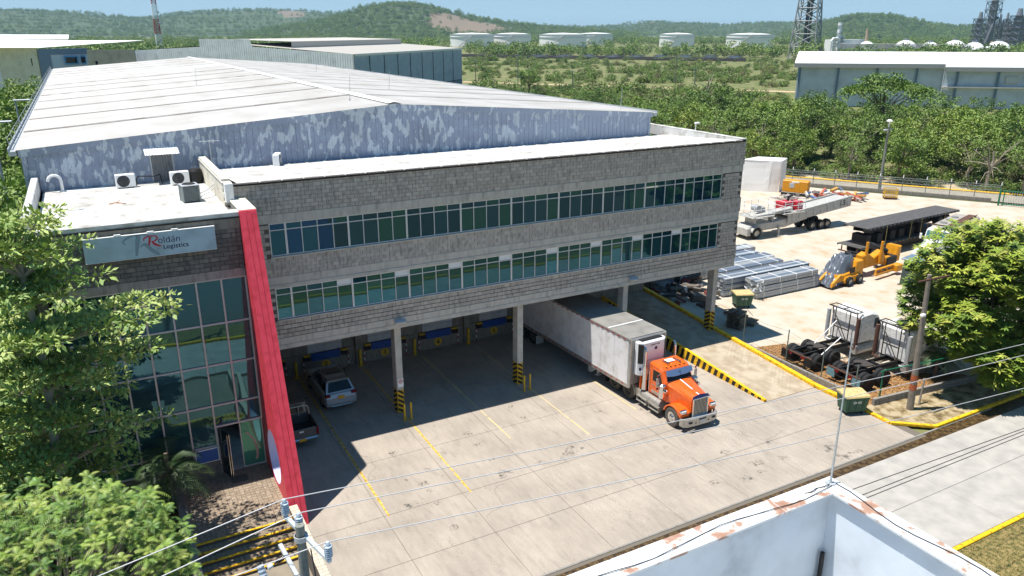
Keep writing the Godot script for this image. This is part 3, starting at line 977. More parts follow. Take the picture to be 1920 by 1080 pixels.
	pt("stalk", MB.new().cyl(Vector3.ZERO, Vector3(0, 0.45, 0), 0.03, 0.03, 8), M.white_clean, pl)
	pt("head", MB.new().bb(Vector3(0.05, 0.5, 0.05), Vector3(0.34, 0.12, 0.2), 0.03), M.white_clean, pl)

func annex() -> void:
	var A := thing("entrance_annex", "grey block entrance wing with a tall glass wall and flat white roof", "building", Vector3(1.2, 0, -38))
	var zf := -33.4
	# deck, parapets, walls
	pt("roof_deck", off(A).ab(Vector3(-2.5, 12.3, -43.96), Vector3(4.9, 12.5, -33.5)), M.white_roof, A)
	var seam := off(A)
	for x in [-0.4, 1.3, 2.6, 3.9]: seam.ab(Vector3(x, 12.5, -43.6), Vector3(x + 0.03, 12.506, -34.2))
	pt("deck_seams", seam, M.conc_lt, A)
	pt("parapet", off(A).bb(Vector3(1.2, 12.68, -33.67), Vector3(7.74, 0.22, 0.56), 0.03), M.white_roof, A)
	pt("side_parapet", off(A).bb(Vector3(-2.66, 12.85, -38.8), Vector3(0.3, 0.75, 10.2), 0.03), M.white_roof, A)
	pt("edge_flashing", off(A).ab(Vector3(-2.78, 12.53, -33.385), Vector3(5.05, 12.58, -33.35)), M.dark, A)
	var w := off(A)
	w.ab(Vector3(-2.78, 9.95, -33.8), Vector3(5.04, 12.57, -33.43))
	w.ab(Vector3(-2.78, 0, -43.9), Vector3(-2.4, 12.5, -33.45)); w.ab(Vector3(4.9, 5.6, -36.0), Vector3(5.26, 12.5, -33.5)); w.ab(Vector3(4.9, 0, -43.9), Vector3(5.2, 5.6, -36.0))
	pt("wall", w, M.mortar, A)
	pt("beam", off(A).ab(Vector3(-2.78, 12.1, -33.45), Vector3(5.04, 12.53, -33.375)), M.conc_wall, A)
	pt("lintel", off(A).ab(Vector3(-2.78, 9.97, -33.45), Vector3(5.04, 10.33, -33.37)), mt(h("a39a96"), 0.9, 0.0, M.streak, 0.3, true), A)
	# dark grey blocks of the sign wall
	var bm := MB.new()
	bm.bb(Vector3.ZERO, Vector3(0.384, 0.184, 0.08), 0.012)
	var block := bm.mesh()
	var hm := MB.new()
	hm.bb(Vector3.ZERO, Vector3(0.184, 0.184, 0.08), 0.012)
	var half := hm.mesh()
	var dk := [mt(h("77736f"), 0.95, 0.0, M.streak, 0.35, true), mt(h("6c6864"), 0.95, 0.0, M.streak, 0.35, true), mt(h("827d77"), 0.95, 0.0, M.streak, 0.35, true)]
	var ch := 1.76 / 9.0
	for r in 9:
		var x := -2.76
		if r % 2: 
			put("block", half, dk[rng.randi() % 3], A, Vector3(x + 0.1, 10.34 + ch * (r + 0.5), -33.425) - A.position); x += 0.2
		while x < 5.0:
			if x + 0.4 > 5.02:
				put("block", half, dk[rng.randi() % 3], A, Vector3(x + 0.1, 10.34 + ch * (r + 0.5), -33.425) - A.position); x += 0.2
			else:
				put("block", block, dk[rng.randi() % 3], A, Vector3(x + 0.2, 10.34 + ch * (r + 0.5), -33.425 + R(-0.008, 0.008)) - A.position); x += 0.4
	# low block plinth left of the door
	for r in 4:
		var x := -2.76 + (0.2 if r % 2 else 0.0)
		while x < 2.95:
			put("block", block, dk[2], A, Vector3(x + 0.2, 0.72 + 0.2 * r, -33.42) - A.position); x += 0.4
	pt("plinth", off(A).ab(Vector3(-2.78, 0, -33.8), Vector3(3.1, 1.42, -33.46)), M.mortar, A)
	# glass wall: columns every 1.03 m, rows as measured
	var xs := [-2.2, -1.17, -0.14, 0.9, 1.95, 2.99, 4.01, 5.02]
	var ys := [9.95, 7.96, 6.07, 4.14, 2.18, 1.5]
	var fr := off(A)
	for x in xs:
		var lo := 1.45
		if x > 3.5: lo = 3.1
		fr.bb(Vector3(x, (lo + 9.97) / 2, -33.44), Vector3(0.075, 9.97 - lo, 0.12), 0.01)
	for y in ys:
		var x1 := 5.04 if y > 3.1 else 3.02
		if y == 2.18: x1 = 3.02
		fr.bb(Vector3((-2.24 + x1) / 2, y, -33.445), Vector3(x1 + 2.24, 0.075, 0.1), 0.01)
	fr.bb(Vector3(4.0, 3.1, -33.44), Vector3(2.1, 0.08, 0.11), 0.01)
	fr.bb(Vector3(5.0, 1.9, -33.44), Vector3(0.05, 2.4, 0.1), 0.01)
	fr.bb(Vector3(3.03, 1.9, -33.44), Vector3(0.06, 2.4, 0.1), 0.01)
	var gw := pt("window", fr, M.alu_pink, A)
	for i in xs.size() - 1:
		for j in ys.size() - 1:
			if xs[i] > 2.5 and j >= 4: continue
			var yb: float = ys[j + 1]
			if xs[i] > 2.5 and j == 3: yb = 3.12
			var p := off(A)
			var cx: float = (xs[i] + xs[i + 1]) / 2
			var cy: float = (ys[j] + yb) / 2
			p.t = p.t * Transform3D(Basis.from_euler(Vector3(R(-0.006, 0.006), R(-0.01, 0.01), 0)), Vector3(cx, cy, -33.47))
			# panes bow a little, as large sheets do
			var sx: float = xs[i + 1] - xs[i] - 0.06
			var sy: float = ys[j] - yb - 0.06
			var k := R(-0.004, 0.006)
			var N := 6
			for u in N:
				for v in N:
					var f := func(a, b):
						var s: float = a / float(N) * 2 - 1
						var q: float = b / float(N) * 2 - 1
						return [Vector3(s * sx / 2, q * sy / 2, k * (1 - s * s) * (1 - q * q)), Vector3(2 * k * s * (1 - q * q) / (sx / 2), 2 * k * q * (1 - s * s) / (sy / 2), 1.0)]
					var c0 = f.call(u, v); var c1 = f.call(u + 1, v); var c2 = f.call(u + 1, v + 1); var c3 = f.call(u, v + 1)
					p.sq(c0[0], c1[0], c2[0], c3[0], c0[1], c1[1], c2[1], c3[1])
			pt("pane", p, M.glass_hall, gw)
	pt("hall_floor", off(A).ab(Vector3(-2.4, 0.5, -39), Vector3(4.9, 0.7, -33.5)), M.conc_lt, A)
	pt("hall_back_wall", off(A).ab(Vector3(-2.4, 0.7, -39.2), Vector3(4.9, 12.3, -39)), M.conc_lt, A)
	# glass entrance: right leaf shut with a printed R, left leaf swung out
	var dr := off(A)
	dr.bb(Vector3(4.5, 1.92, -33.46), Vector3(0.95, 2.36, 0.02), 0.004)
	var shut := pt("door", dr, mt(h("4f9a82"), 0.04, 0.3), A)
	shut.set_meta("label", "shut green glass door leaf")
	pt("door_rail", off(A).bb(Vector3(4.5, 0.76, -33.45), Vector3(0.96, 0.07, 0.05), 0.01).bb(Vector3(4.03, 1.92, -33.45), Vector3(0.05, 2.38, 0.05), 0.01), M.alu_pink, shut)
	var logo := off(A)
	var arc := []
	for k in 12: arc.append(Vector3(4.25 + 0.42 * sin(k * 0.2), 2.5 - k * 0.13 + 0.1 * sin(k * 0.5), -33.444))
	for k in 11: logo.quad(arc[k] + Vector3(-0.05, 0, 0), arc[k + 1] + Vector3(-0.05, 0, 0), arc[k + 1] + Vector3(0.06, 0, 0), arc[k] + Vector3(0.06, 0, 0))
	pt("printed_mark", logo, mt(h("b99f94"), 0.6), shut)
	var op := off(A)
	op.t = op.t * Transform3D(Basis(Vector3.UP, -1.25), Vector3(3.1, 0, -33.42))
	op.bb(Vector3(0.48, 1.92, 0), Vector3(0.93, 2.3, 0.02), 0.004)
	var leaf := pt("door", op, M.glass_dark, A)
	leaf.set_meta("label", "glass door leaf standing open")
	var hd := off(A)
	hd.t = op.t
	hd.cyl(Vector3(0.88, 0.78, 0.05), Vector3(0.88, 3.02, 0.05), 0.028, 0.028, 10).cyl(Vector3(0.97, 0.78, 0), Vector3(0.97, 3.06, 0), 0.022, 0.022, 8)
	pt("handle", hd, M.chrome, leaf)
	# platform and steps
	var tile_t := ntex(512, 0.03, 4, 111, [[0.2, h("a89e90")], [0.6, h("cfc6b8")]])
	var S := thing("entrance_steps", "tiled entrance platform with yellow edged steps beside the red fin", "steps", Vector3(3.2, 0, -30.5))
	pt("platform", off(S).ab(Vector3(1.25, 0, -33.42), Vector3(5.08, 0.672, -28.42)), M.mortar, S)
	var tm := MB.new()
	tm.bb(Vector3.ZERO, Vector3(0.188, 0.03, 0.188), 0.004)
	var tile := tm.mesh()
	var tmat := [mt(h("b9aea0"), 0.8, 0.0, tile_t, 0.4, true), mt(h("b1a698"), 0.8, 0.0, tile_t, 0.4, true), mt(h("c0b6a9"), 0.8, 0.0, tile_t, 0.4, true)]
	var cnt := 0
	var far := [MB.new(), MB.new(), MB.new()]
	var z := -28.52
	while z > -33.4:
		var x := 1.35
		while x < 5.05:
			var p := Vector3(x, 0.685, z)
			if cnt < 300:
				put("tile", tile, tmat[rng.randi() % 3], S, p - S.position); cnt += 1
			else:
				var k := rng.randi() % 3
				far[k].t = Transform3D(Basis.IDENTITY, p - S.position)
				far[k].box(Vector3.ZERO, Vector3(0.188, 0.03, 0.188))
			x += 0.2
		z -= 0.2
	for k in 3: meta(pt("tiling", far[k], tmat[k], S), "", "", "", "stuff")
	for k in 6:
		var y := 0.7 - 0.14 * k
		var zz := -28.42 + 0.46 * k
		if k > 0 and y > 0.02:
			pt("tread", off(S).ab(Vector3(1.25, y - 0.16, zz - 0.46), Vector3(5.06, y - 0.012, zz)), M.mortar, S)
			var tr := off(S)
			var x := 1.27
			while x < 5.0:
				for q in 2: tr.bb(Vector3(x + 0.1, y - 0.004, zz - 0.36 + q * 0.2), Vector3(0.188, 0.02, 0.188), 0.003)
				x += 0.2
			meta(pt("tread_tiles", tr, tmat[1], S), "", "", "", "stuff")
		if y > 0.02: pt("nosing", off(S).bb(Vector3(3.15, y + 0.004, zz - 0.02), Vector3(3.8, 0.05, 0.1), 0.012), M.yellow_kerb, S)
	pt("left_curb", off(S).bb(Vector3(1.08, 0.4, -29.0), Vector3(0.36, 0.85, 9.0), 0.02), M.conc_wall, S)
	var ck := off(S)
	ck.ab(Vector3(5.02, 0, -28.9), Vector3(5.36, 0.98, -22.5))
	pt("cheek_wall", ck, M.mortar, S)
	var cz := -28.8
	while cz < -22.6:
		for q in 2: put("tile", tile, mt_cheek(), S, Vector3(5.1 + q * 0.175, 0.99, cz) - S.position).scale = Vector3(0.9, 1, 1)
		cz += 0.2
	pt("doormat", off(S).ab(Vector3(3.3, 0.7, -32.9), Vector3(4.0, 0.712, -32.3)), mt(h("5a5a50"), 0.95, 0.0, M.fine, 2.0), S)
	# red fin with its round hole
	var F := Node3D.new()
	F.name = numbered("red_fin")
	add_child(F)
	meta(F, "tall red sloping concrete fin with a round hole beside the steps", "wall")
	F.position = Vector3(5.4, 0, -31)
	var cs := CSGCombiner3D.new()
	cs.name = "fin"
	F.add_child(cs)
	var pg := CSGPolygon3D.new()
	pg.polygon = PackedVector2Array([Vector2(-2.55, 0.0), Vector2(2.25, 0.0), Vector2(-2.3, 12.8), Vector2(-2.55, 12.8)])
	pg.depth = 0.7
	pg.material = M.red
	pg.rotation_degrees.y = -90
	pg.position = Vector3(-0.35, 0, 0)
	cs.add_child(pg)
	var cy := CSGCylinder3D.new()
	cy.operation = CSGShape3D.OPERATION_SUBTRACTION
	cy.radius = 1.22
	cy.height = 1.2
	cy.sides = 64
	cy.material = M.lilac
	cy.rotation_degrees.z = 90
	cy.position = Vector3(0, 2.1, -0.35)
	cs.add_child(cy)
	pt("fin_cap", off(F).bb(Vector3(5.42, 12.81, -34.7), Vector3(0.72, 0.06, 2.6), 0.015), M.cream, F)
	pt("fin_head", off(F).ab(Vector3(5.08, 11.2, -35.97), Vector3(5.73, 12.78, -33.56)), M.conc_wall, F)
	# joints cut along the sloping face
	for xx in [5.3, 5.53]:
		var jn := off(F)
		jn.quad(Vector3(xx - 0.009, 0.3, -28.85 + 0.004), Vector3(xx + 0.009, 0.3, -28.85 + 0.004), Vector3(xx + 0.009, 12.7, -33.26 + 0.004), Vector3(xx - 0.009, 12.7, -33.26 + 0.004))
		pt("joint", jn, M.red_dark, F)
	# blue board under the glass
	var bd := thing("blue_notice_board", "blue notice board with white frame on the block plinth beside the door", "sign", Vector3(2.5, 1.5, -33.33))
	pt("frame", MB.new().bb(Vector3(0, 0.32, 0), Vector3(1.02, 0.68, 0.04), 0.01), M.white_clean, bd)
	pt("panel", MB.new().box(Vector3(0, 0.32, 0.023), Vector3(0.92, 0.58, 0.01)), mt(h("1f58a8"), 0.5), bd)
	company_sign()
	roof_things()

func mt_cheek() -> Material:
	if not M.has("cheek"): M.cheek = mt(h("cbbfab"), 0.85, 0.0, M.grime, 0.5, true)
	return M.cheek

func letters(txt: String, size: float, m: Material, parent: Node, at: Vector3, bold := true, italic := false) -> MeshInstance3D:
	var f := SystemFont.new()
	f.font_names = PackedStringArray(["Droid Sans"])
	f.font_weight = 700 if bold else 400
	f.font_italic = italic
	var tm := TextMesh.new()
	tm.text = txt
	tm.font = f
	tm.font_size = 64
	tm.pixel_size = size / 64.0
	tm.depth = 0.004
	tm.horizontal_alignment = HORIZONTAL_ALIGNMENT_LEFT
	return put("lettering", tm, m, parent, at)
func stroke(b: MB, p: Array, w: Array, z: float) -> void:
	# calligraphic stroke through points with a width at each
	var cv := Curve2D.new()
	for k in p.size():
		var a: Vector2 = p[maxi(k - 1, 0)]
		var c: Vector2 = p[mini(k + 1, p.size() - 1)]
		cv.add_point(p[k], (a - c) / 6.0, (c - a) / 6.0)
	var L := []
	var Rr := []
	var n := 8 * (p.size() - 1)
	for k in n + 1:
		var u := float(k) / n * (p.size() - 1)
		var i := mini(int(u), p.size() - 2)
		var q := cv.sample(i, u - i)
		var q2 := cv.sample(i, minf(u - i + 0.02, 1.0)) if u - i < 0.97 else cv.sample(i, 1.0)
		var q1 := cv.sample(i, maxf(u - i - 0.02, 0.0))
		var d := (q2 - q1).normalized().orthogonal()
		var ww: float = lerpf(w[i], w[i + 1], u - i) * 0.5
		L.append(q + d * ww); Rr.append(q - d * ww)
	for k in n:
		b.quad(Vector3(L[k].x, L[k].y, z), Vector3(L[k + 1].x, L[k + 1].y, z), Vector3(Rr[k + 1].x, Rr[k + 1].y, z), Vector3(Rr[k].x, Rr[k].y, z))
		for q in range(b.n.size() - 6, b.n.size()): b.n[q] = Vector3(0, 0, 1)
func company_sign() -> void:
	var S := thing("company_sign", "long pale blue sign board reading Roldán Logistics on the dark block wall", "sign", Vector3(1.56, 11.36, -33.22))
	pt("board", MB.new().bb(Vector3(0, 0.475, 0), Vector3(4.86, 0.95, 0.1), 0.012), mt(h("b2c9d8"), 0.4, 0.0, M.grime, 0.12, true), S)
	pt("edge_trim", MB.new().ab(Vector3(-2.43, 0.951, -0.05), Vector3(2.43, 0.975, 0.06)).ab(Vector3(-2.43, -0.02, -0.05), Vector3(2.43, -0.001, 0.06)), M.white_clean, S)
	pt("bracket", MB.new().box(Vector3(-1.2, 1.0, 0), Vector3(0.25, 0.05, 0.1)).box(Vector3(0.0, 1.0, 0), Vector3(0.25, 0.05, 0.1)).box(Vector3(0.9, 1.0, 0), Vector3(0.25, 0.05, 0.1)), M.white_clean, S)
	var grey := MB.new()
	var z := 0.055
	# grey swash R: left hook, stem, bowl, leg
	stroke(grey, [Vector2(-0.95, 0.58), Vector2(-1.03, 0.70), Vector2(-0.9, 0.83), Vector2(-0.62, 0.93), Vector2(-0.35, 0.93)], [0.03, 0.06, 0.07, 0.06, 0.05], z)
	stroke(grey, [Vector2(-0.46, 0.92), Vector2(-0.52, 0.6), Vector2(-0.62, 0.1)], [0.17, 0.16, 0.08], z)
	stroke(grey, [Vector2(-0.35, 0.94), Vector2(-0.08, 0.86), Vector2(0.05, 0.72)], [0.06, 0.05, 0.03], z)
	stroke(grey, [Vector2(-0.44, 0.42), Vector2(-0.36, 0.5), Vector2(-0.22, 0.5), Vector2(-0.03, 0.26), Vector2(0.22, 0.04)], [0.04, 0.06, 0.14, 0.15, 0.10], z + 0.001)
	pt("grey_mark", grey, mt(h("8096a6"), 0.5), S)
	var red := MB.new()
	stroke(red, [Vector2(-0.28, 0.66), Vector2(-0.25, 0.78), Vector2(-0.05, 0.84), Vector2(0.16, 0.82), Vector2(0.22, 0.72), Vector2(0.1, 0.62), Vector2(-0.02, 0.6)], [0.02, 0.05, 0.045, 0.05, 0.06, 0.05, 0.03], z + 0.003)
	stroke(red, [Vector2(-0.04, 0.8), Vector2(-0.08, 0.62), Vector2(-0.12, 0.46)], [0.07, 0.08, 0.05], z + 0.004)
	stroke(red, [Vector2(0.0, 0.63), Vector2(0.12, 0.48), Vector2(0.34, 0.38)], [0.05, 0.1, 0.03], z + 0.005)
	pt("red_mark", red, mt(h("c21f36"), 0.5), S)
	var a := letters("oldán", 0.34, M.navy, S, Vector3(0.22, 0.62, z), false)
	a.set_meta("label", "dark blue lettering oldán after the red R")
	letters("Logistics", 0.235, M.navy, S, Vector3(0.38, 0.33, z), true)

func roof_things() -> void:
	# split air conditioner
	var mk := func(called, label, at, turn):
		var o := thing(called, label, "air conditioner", at, turn, "")
		pt("case", MB.new().bb(Vector3(0, 0.36, 0), Vector3(0.9, 0.66, 0.34), 0.03), M.white_clean, o)
		pt("fan_grille", MB.new().lathe([Vector2(0.0, 0.02), Vector2(0.07, 0.02), Vector2(0.08, 0.0), Vector2(0.25, 0.0), Vector2(0.27, 0.03), Vector2(0.29, 0.0)], Vector3(-0.1, 0.36, 0.172), Vector3.BACK, 24), M.dark, o)
		var gr := MB.new()
		for k in 4: gr.lathe([Vector2(0.05 + k * 0.06, 0.0), Vector2(0.055 + k * 0.06, 0.012), Vector2(0.062 + k * 0.06, 0.0)], Vector3(-0.1, 0.36, 0.19), Vector3.BACK, 20)
		pt("fan_guard", gr, M.galv, o)
		for s in [-0.3, 0.3]: pt("foot", MB.new().box(Vector3(s, 0.015, 0), Vector3(0.08, 0.05, 0.4)), M.dark, o)
		return o
	mk.call("split_condenser", "white split air conditioner unit beside the canopy door on annex roof", Vector3(1.25, 12.5, -43.0), 0.05)
	mk.call("split_condenser", "white split air conditioner unit behind the grey slatted condenser", Vector3(3.75, 12.5, -42.6), 0.1)
	mk.call("split_condenser", "white split air conditioner unit on the sheet roof against blue siding", Vector3(8.85, 12.96, -43.2), 1.2)
	var c := thing("slatted_condenser", "square grey slatted condenser with top fan standing on the annex roof", "air conditioner", Vector3(3.68, 12.5, -38.0), 0.1)
	pt("core", MB.new().box(Vector3(0, 0.38, 0), Vector3(0.66, 0.7, 0.66)), M.dark, c)
	for k in 13: pt("slat", MB.new().bb(Vector3(0, 0.08 + k * 0.052, 0), Vector3(0.74, 0.026, 0.74), 0.006), mt_slat(), c)
	for s in [Vector2(-1, -1), Vector2(1, -1), Vector2(1, 1), Vector2(-1, 1)]: pt("post", MB.new().bb(Vector3(s.x * 0.36, 0.38, s.y * 0.36), Vector3(0.06, 0.76, 0.06), 0.01), mt_slat(), c)
	pt("top", MB.new().bb(Vector3(0, 0.78, 0), Vector3(0.78, 0.05, 0.78), 0.015), M.galv, c)
	pt("fan_ring", MB.new().lathe([Vector2(0.0, 0.0), Vector2(0.24, 0.0), Vector2(0.26, 0.03), Vector2(0.3, 0.0)], Vector3(0, 0.806, 0), Vector3.UP, 24), M.dark, c)
	var pp := []
	for k in 9: pp.append(Vector3(-0.28 * (1 - cos(k * PI / 8)) , 0.55 + 0.28 * sin(k * PI / 8), 0))
	solo("vent_pipe", MB.new().cyl(Vector3.ZERO, Vector3(0, 0.57, 0), 0.07, 0.07, 14).tube(pp, 0.07, 14).lathe([Vector2(0.1, 0.0), Vector2(0.16, 0.0), Vector2(0.16, 0.03), Vector2(0.1, 0.05)], Vector3.ZERO, Vector3.UP, 14), M.white_clean, "white gooseneck vent pipe on the annex roof by blue siding", "pipe", "", Vector3(-1.55, 12.5, -43.3))
	solo("water_drum", MB.new().lathe([Vector2(0, 0), Vector2(0.3, 0), Vector2(0.33, 0.1), Vector2(0.33, 0.62), Vector2(0.26, 0.74), Vector2(0.0, 0.78)], Vector3.ZERO, Vector3.UP, 18), M.black, "black plastic drum between the condensers and return wall", "drum", "", Vector3(4.55, 12.5, -42.7))
	solo("loose_cable", MB.new().tube([Vector3(0, 0, 0), Vector3(0.02, 0.35, 0.0), Vector3(0.12, 0.48, 0), Vector3(0.5, 0.45, 0), Vector3(0.9, 0.42, 0), Vector3(1.15, 0.5, 0), Vector3(1.2, 0.02, 0.05)], 0.03, 6), M.black, "black looped cable rising from the annex roof beside door", "cable", "", Vector3(1.75, 12.5, -43.3))
	var pipes := MB.new()
	pipes.tube([Vector3(0, 0, 0), Vector3(0.05, 0.25, -0.1), Vector3(0.55, 0.35, -0.5), Vector3(0.9, 0.5, -1.0), Vector3(0.92, 0.75, -1.3), Vector3(0.95, 0.9, -1.2)], 0.025, 6).tube([Vector3(0.1, 0, 0.1), Vector3(0.2, 0.18, 0), Vector3(0.6, 0.25, -0.4), Vector3(0.9, 0.35, -0.9)], 0.02, 6)
	solo("refrigerant_pipes", pipes, M.galv, "insulated pipes running from the slatted condenser to return wall", "pipes", "", Vector3(4.0, 12.5, -38.1))
	solo("rag", MB.new().ext([Vector2(-0.3, -0.05), Vector2(0.1, -0.12), Vector2(0.35, 0.02), Vector2(0.05, 0.1)], 0.03, Transform3D(Basis(Vector3.RIGHT, -PI / 2), Vector3.ZERO), 0.01), M.galv, "crumpled grey rag lying on the white annex roof", "rag", "", Vector3(-1.0, 12.52, -38.4))
	solo("dry_branch", MB.new().tube([Vector3(0, 0, 0), Vector3(0.3, 0.06, 0.1), Vector3(0.7, 0.02, 0.3)], 0.025, 5).tube([Vector3(0.3, 0.05, 0.1), Vector3(0.5, 0.1, -0.15)], 0.018, 5), mt(h("b07a48"), 0.9), "dry brown palm stalk lying on the white annex roof", "branch", "", Vector3(0.3, 12.52, -39.0))
	var an := thing("roof_antenna", "small pale antenna on a mast against the blue siding", "antenna", Vector3(5.5, 12.95, -43.5))
	pt("mast", MB.new().cyl(Vector3.ZERO, Vector3(0, 1.6, 0), 0.03, 0.03, 8), M.galv, an)
	var rods := MB.new()
	rods.cyl(Vector3(-0.5, 1.55, 0), Vector3(0.5, 1.55, 0.1), 0.015, 0.015, 6)
	for k in 5: rods.cyl(Vector3(-0.45 + k * 0.22, 1.55, -0.25), Vector3(-0.45 + k * 0.22, 1.55, 0.35), 0.01, 0.01, 5)
	pt("rods", rods, M.galv, an)
func mt_slat() -> Material:
	if not M.has("slat"): M.slat = mt(h("8c9492"), 0.5, 0.2)
	return M.slat

# flat diagonal stripes laid on a wall face: origin, along (u), up (v), stripes as thin sheets
func stripes(b: MB, o: Vector3, u: Vector3, v: Vector3, L: float, Hh: float, pitch: float, lean: float) -> void:
	var nrm := u.cross(v).normalized() * 0.004
	var s := -absf(lean)
	while s < L + absf(lean):
		var q := PackedVector2Array([Vector2(s, 0), Vector2(s + pitch * 0.5, 0), Vector2(s + pitch * 0.5 + lean, Hh), Vector2(s + lean, Hh)])
		var clip := PackedVector2Array([Vector2(0.01, 0), Vector2(L - 0.01, 0), Vector2(L - 0.01, Hh), Vector2(0.01, Hh)])
		for poly in Geometry2D.intersect_polygons(q, clip):
			var ix := Geometry2D.triangulate_polygon(poly)
			for k in range(0, ix.size(), 3):
				var P := []
				for j in 3: P.append(o + nrm + u * poly[ix[k + j]].x + v * poly[ix[k + j]].y)
				var m: Vector3 = (P[1] as Vector3 - P[0]).cross(P[2] - P[0])
				if m.dot(nrm) < 0: b.tri(P[0], P[2], P[1])
				else: b.tri(P[0], P[1], P[2])
		s += pitch

func docks() -> void:
	var B: Node3D = get_node("logistics_building")
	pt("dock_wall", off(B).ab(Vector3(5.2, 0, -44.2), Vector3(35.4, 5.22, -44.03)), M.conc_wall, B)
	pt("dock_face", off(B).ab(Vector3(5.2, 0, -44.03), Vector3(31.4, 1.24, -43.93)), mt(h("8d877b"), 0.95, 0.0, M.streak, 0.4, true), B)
	for x in [12.85, 20.35, 27.85]: pt("inner_column", off(B).bb(Vector3(x, 2.6, -43.9), Vector3(0.42, 5.22, 0.4), 0.02), M.conc_wall, B)
	var word := {10.77: "2", 14.6: "3", 18.3: "4", 22.47: "5"}
	for x in [6.9, 10.77, 14.6, 18.3, 22.47]:
		var d := off(B)
		for k in 8: d.bb(Vector3(x, 1.27 + 0.2 + k * 0.4, -43.99), Vector3(2.14, 0.385, 0.05), 0.015)
		pt("dock_door", d, mt_door(), B)
		pt("dock_leveler", off(B).bb(Vector3(x, 1.02, -43.86), Vector3(1.8, 0.48, 0.12), 0.02), M.blue, B)
		for s in [-1.18, 1.18]:
			var bp := pt("bumper", off(B).bb(Vector3(x + s, 1.0, -43.84), Vector3(0.42, 0.3, 0.2), 0.03), M.black, B)
			pt("bumper_bracket", off(B).bb(Vector3(x + s * 0.98, 1.2, -43.83), Vector3(0.4, 0.1, 0.22), 0.02), M.yellow, bp)
		for s in [-1.4, 1.4]:
			var gd := off(B)
			gd.cyl(Vector3(x + s, 0.0, -43.78), Vector3(x + s, 0.95, -43.78), 0.028, 0.028, 8)
			var po := pt("guide_rod", gd, M.red_paint, B)
			for k in [0.22, 0.62]: pt("white_band", off(B).cyl(Vector3(x + s, k, -43.78), Vector3(x + s, k + 0.18, -43.78), 0.032, 0.032, 8, false), M.white_clean, po)
		if word.has(x):
			var bg := off(B)
			bg.cyl(Vector3(x, 0.42, -43.93), Vector3(x, 0.42, -43.918), 0.27, 0.27, 24)
			var dn := pt("dock_number", bg, M.yellow, B)
			var lt := letters(word[x], 0.42, M.black, dn, Vector3(x - 0.12, 0.42, -43.912) - B.position)
			lt.name = "numeral"
	for x in [8.85, 12.85, 16.5, 20.35]:
		var yp := MB.new()
		yp.bb(Vector3(0, 0.55, 0), Vector3(0.16, 1.1, 0.16), 0.02).box(Vector3(0, 0.01, 0), Vector3(0.3, 0.02, 0.3))
		solo("guard_post", yp, M.yellow, "yellow guard post against the dock wall between two loading doors", "post", "guard posts along the dock wall", Vector3(x, 0, -43.55))
	# front columns
	for k in 4:
		var x: float = [12.85, 20.35, 27.85, 35.28][k]
		var y0 := 0.62 if k == 3 else 0.0
		var C := off(B)
		C.bb(Vector3(x, (y0 + 5.2) / 2, -36.68), Vector3(0.38, 5.2 - y0, 0.58), 0.02)
		var col := pt("column", C, M.conc_lt, B)
		var yb := off(B)
		yb.bb(Vector3(x, y0 + 0.7, -36.68), Vector3(0.39, 1.4, 0.59), 0.02)
		pt("painted_base", yb, M.yellow, col)
		var sp := off(B)
		vstripes(sp, Vector3(x - 0.195, y0 + 0.02, -36.385), Vector3.RIGHT, 0.39, 1.36, -0.22)
		vstripes(sp, Vector3(x - 0.195, y0 + 0.02, -36.975), Vector3.BACK, 0.59, 1.36, 0.3)
		pt("hazard_stripes", sp, M.black, col)
	var ns := thing("no_parking_sign", "white no parking plate with red circle on concrete column", "sign", Vector3(12.88, 1.55, -36.37))
	pt("plate", MB.new().bb(Vector3(0, 0.25, 0), Vector3(0.32, 0.5, 0.015), 0.004), M.white_clean, ns)
	pt("red_ring", MB.new().lathe([Vector2(0.085, 0.0), Vector2(0.085, 0.004), Vector2(0.125, 0.004), Vector2(0.125, 0.0)], Vector3(0, 0.34, 0.008), Vector3.BACK, 24).box(Vector3(0, 0.34, 0.011), Vector3(0.2, 0.025, 0.003), Basis(Vector3.BACK, -0.78)), M.red_paint, ns)
	letters("P", 0.15, M.black, ns, Vector3(-0.045, 0.34, 0.009)).name = "letter"
	for q in [[12.69, -35.45, "12"], [13.07, -35.46, "12"], [20.13, -35.49, "20"], [20.53, -35.52, "20"]]:
		var bo := MB.new()
		bo.cyl(Vector3.ZERO, Vector3(0, 0.95, 0), 0.055, 0.055, 12).lathe([Vector2(0.055, 0.95), Vector2(0.04, 0.99), Vector2(0, 1.0)], Vector3.ZERO, Vector3.UP, 12).cyl(Vector3(0, 0, 0), Vector3(0, 0.02, 0), 0.1, 0.1, 12)
		solo("bollard", bo, M.yellow, "thin yellow steel bollard before the column %s" % ["with no parking plate" if q[2] == "12" else "beside the docked trailer"], "bollard", "bollards before the columns", Vector3(q[0], 0, q[1]))
func vstripes(b: MB, o: Vector3, u: Vector3, L: float, Hh: float, lean: float) -> void:
	var nrm := u.cross(Vector3.UP).normalized() * 0.004
	var y := -0.4
	while y < Hh + 0.4:
		var q := PackedVector2Array([Vector2(0.03, y), Vector2(L - 0.03, y + lean), Vector2(L - 0.03, y + lean + 0.15), Vector2(0.03, y + 0.15)])
		var clip := PackedVector2Array([Vector2(0, 0), Vector2(L, 0), Vector2(L, Hh), Vector2(0, Hh)])
		for poly in Geometry2D.intersect_polygons(q, clip):
			var ix := Geometry2D.triangulate_polygon(poly)
			for k in range(0, ix.size(), 3):
				var P := []
				for j in 3: P.append(o + nrm + u * poly[ix[k + j]].x + Vector3.UP * poly[ix[k + j]].y)
				var m: Vector3 = (P[1] as Vector3 - P[0]).cross(P[2] - P[0])
				if m.dot(nrm) < 0: b.tri(P[0], P[2], P[1])
				else: b.tri(P[0], P[1], P[2])
		y += 0.28
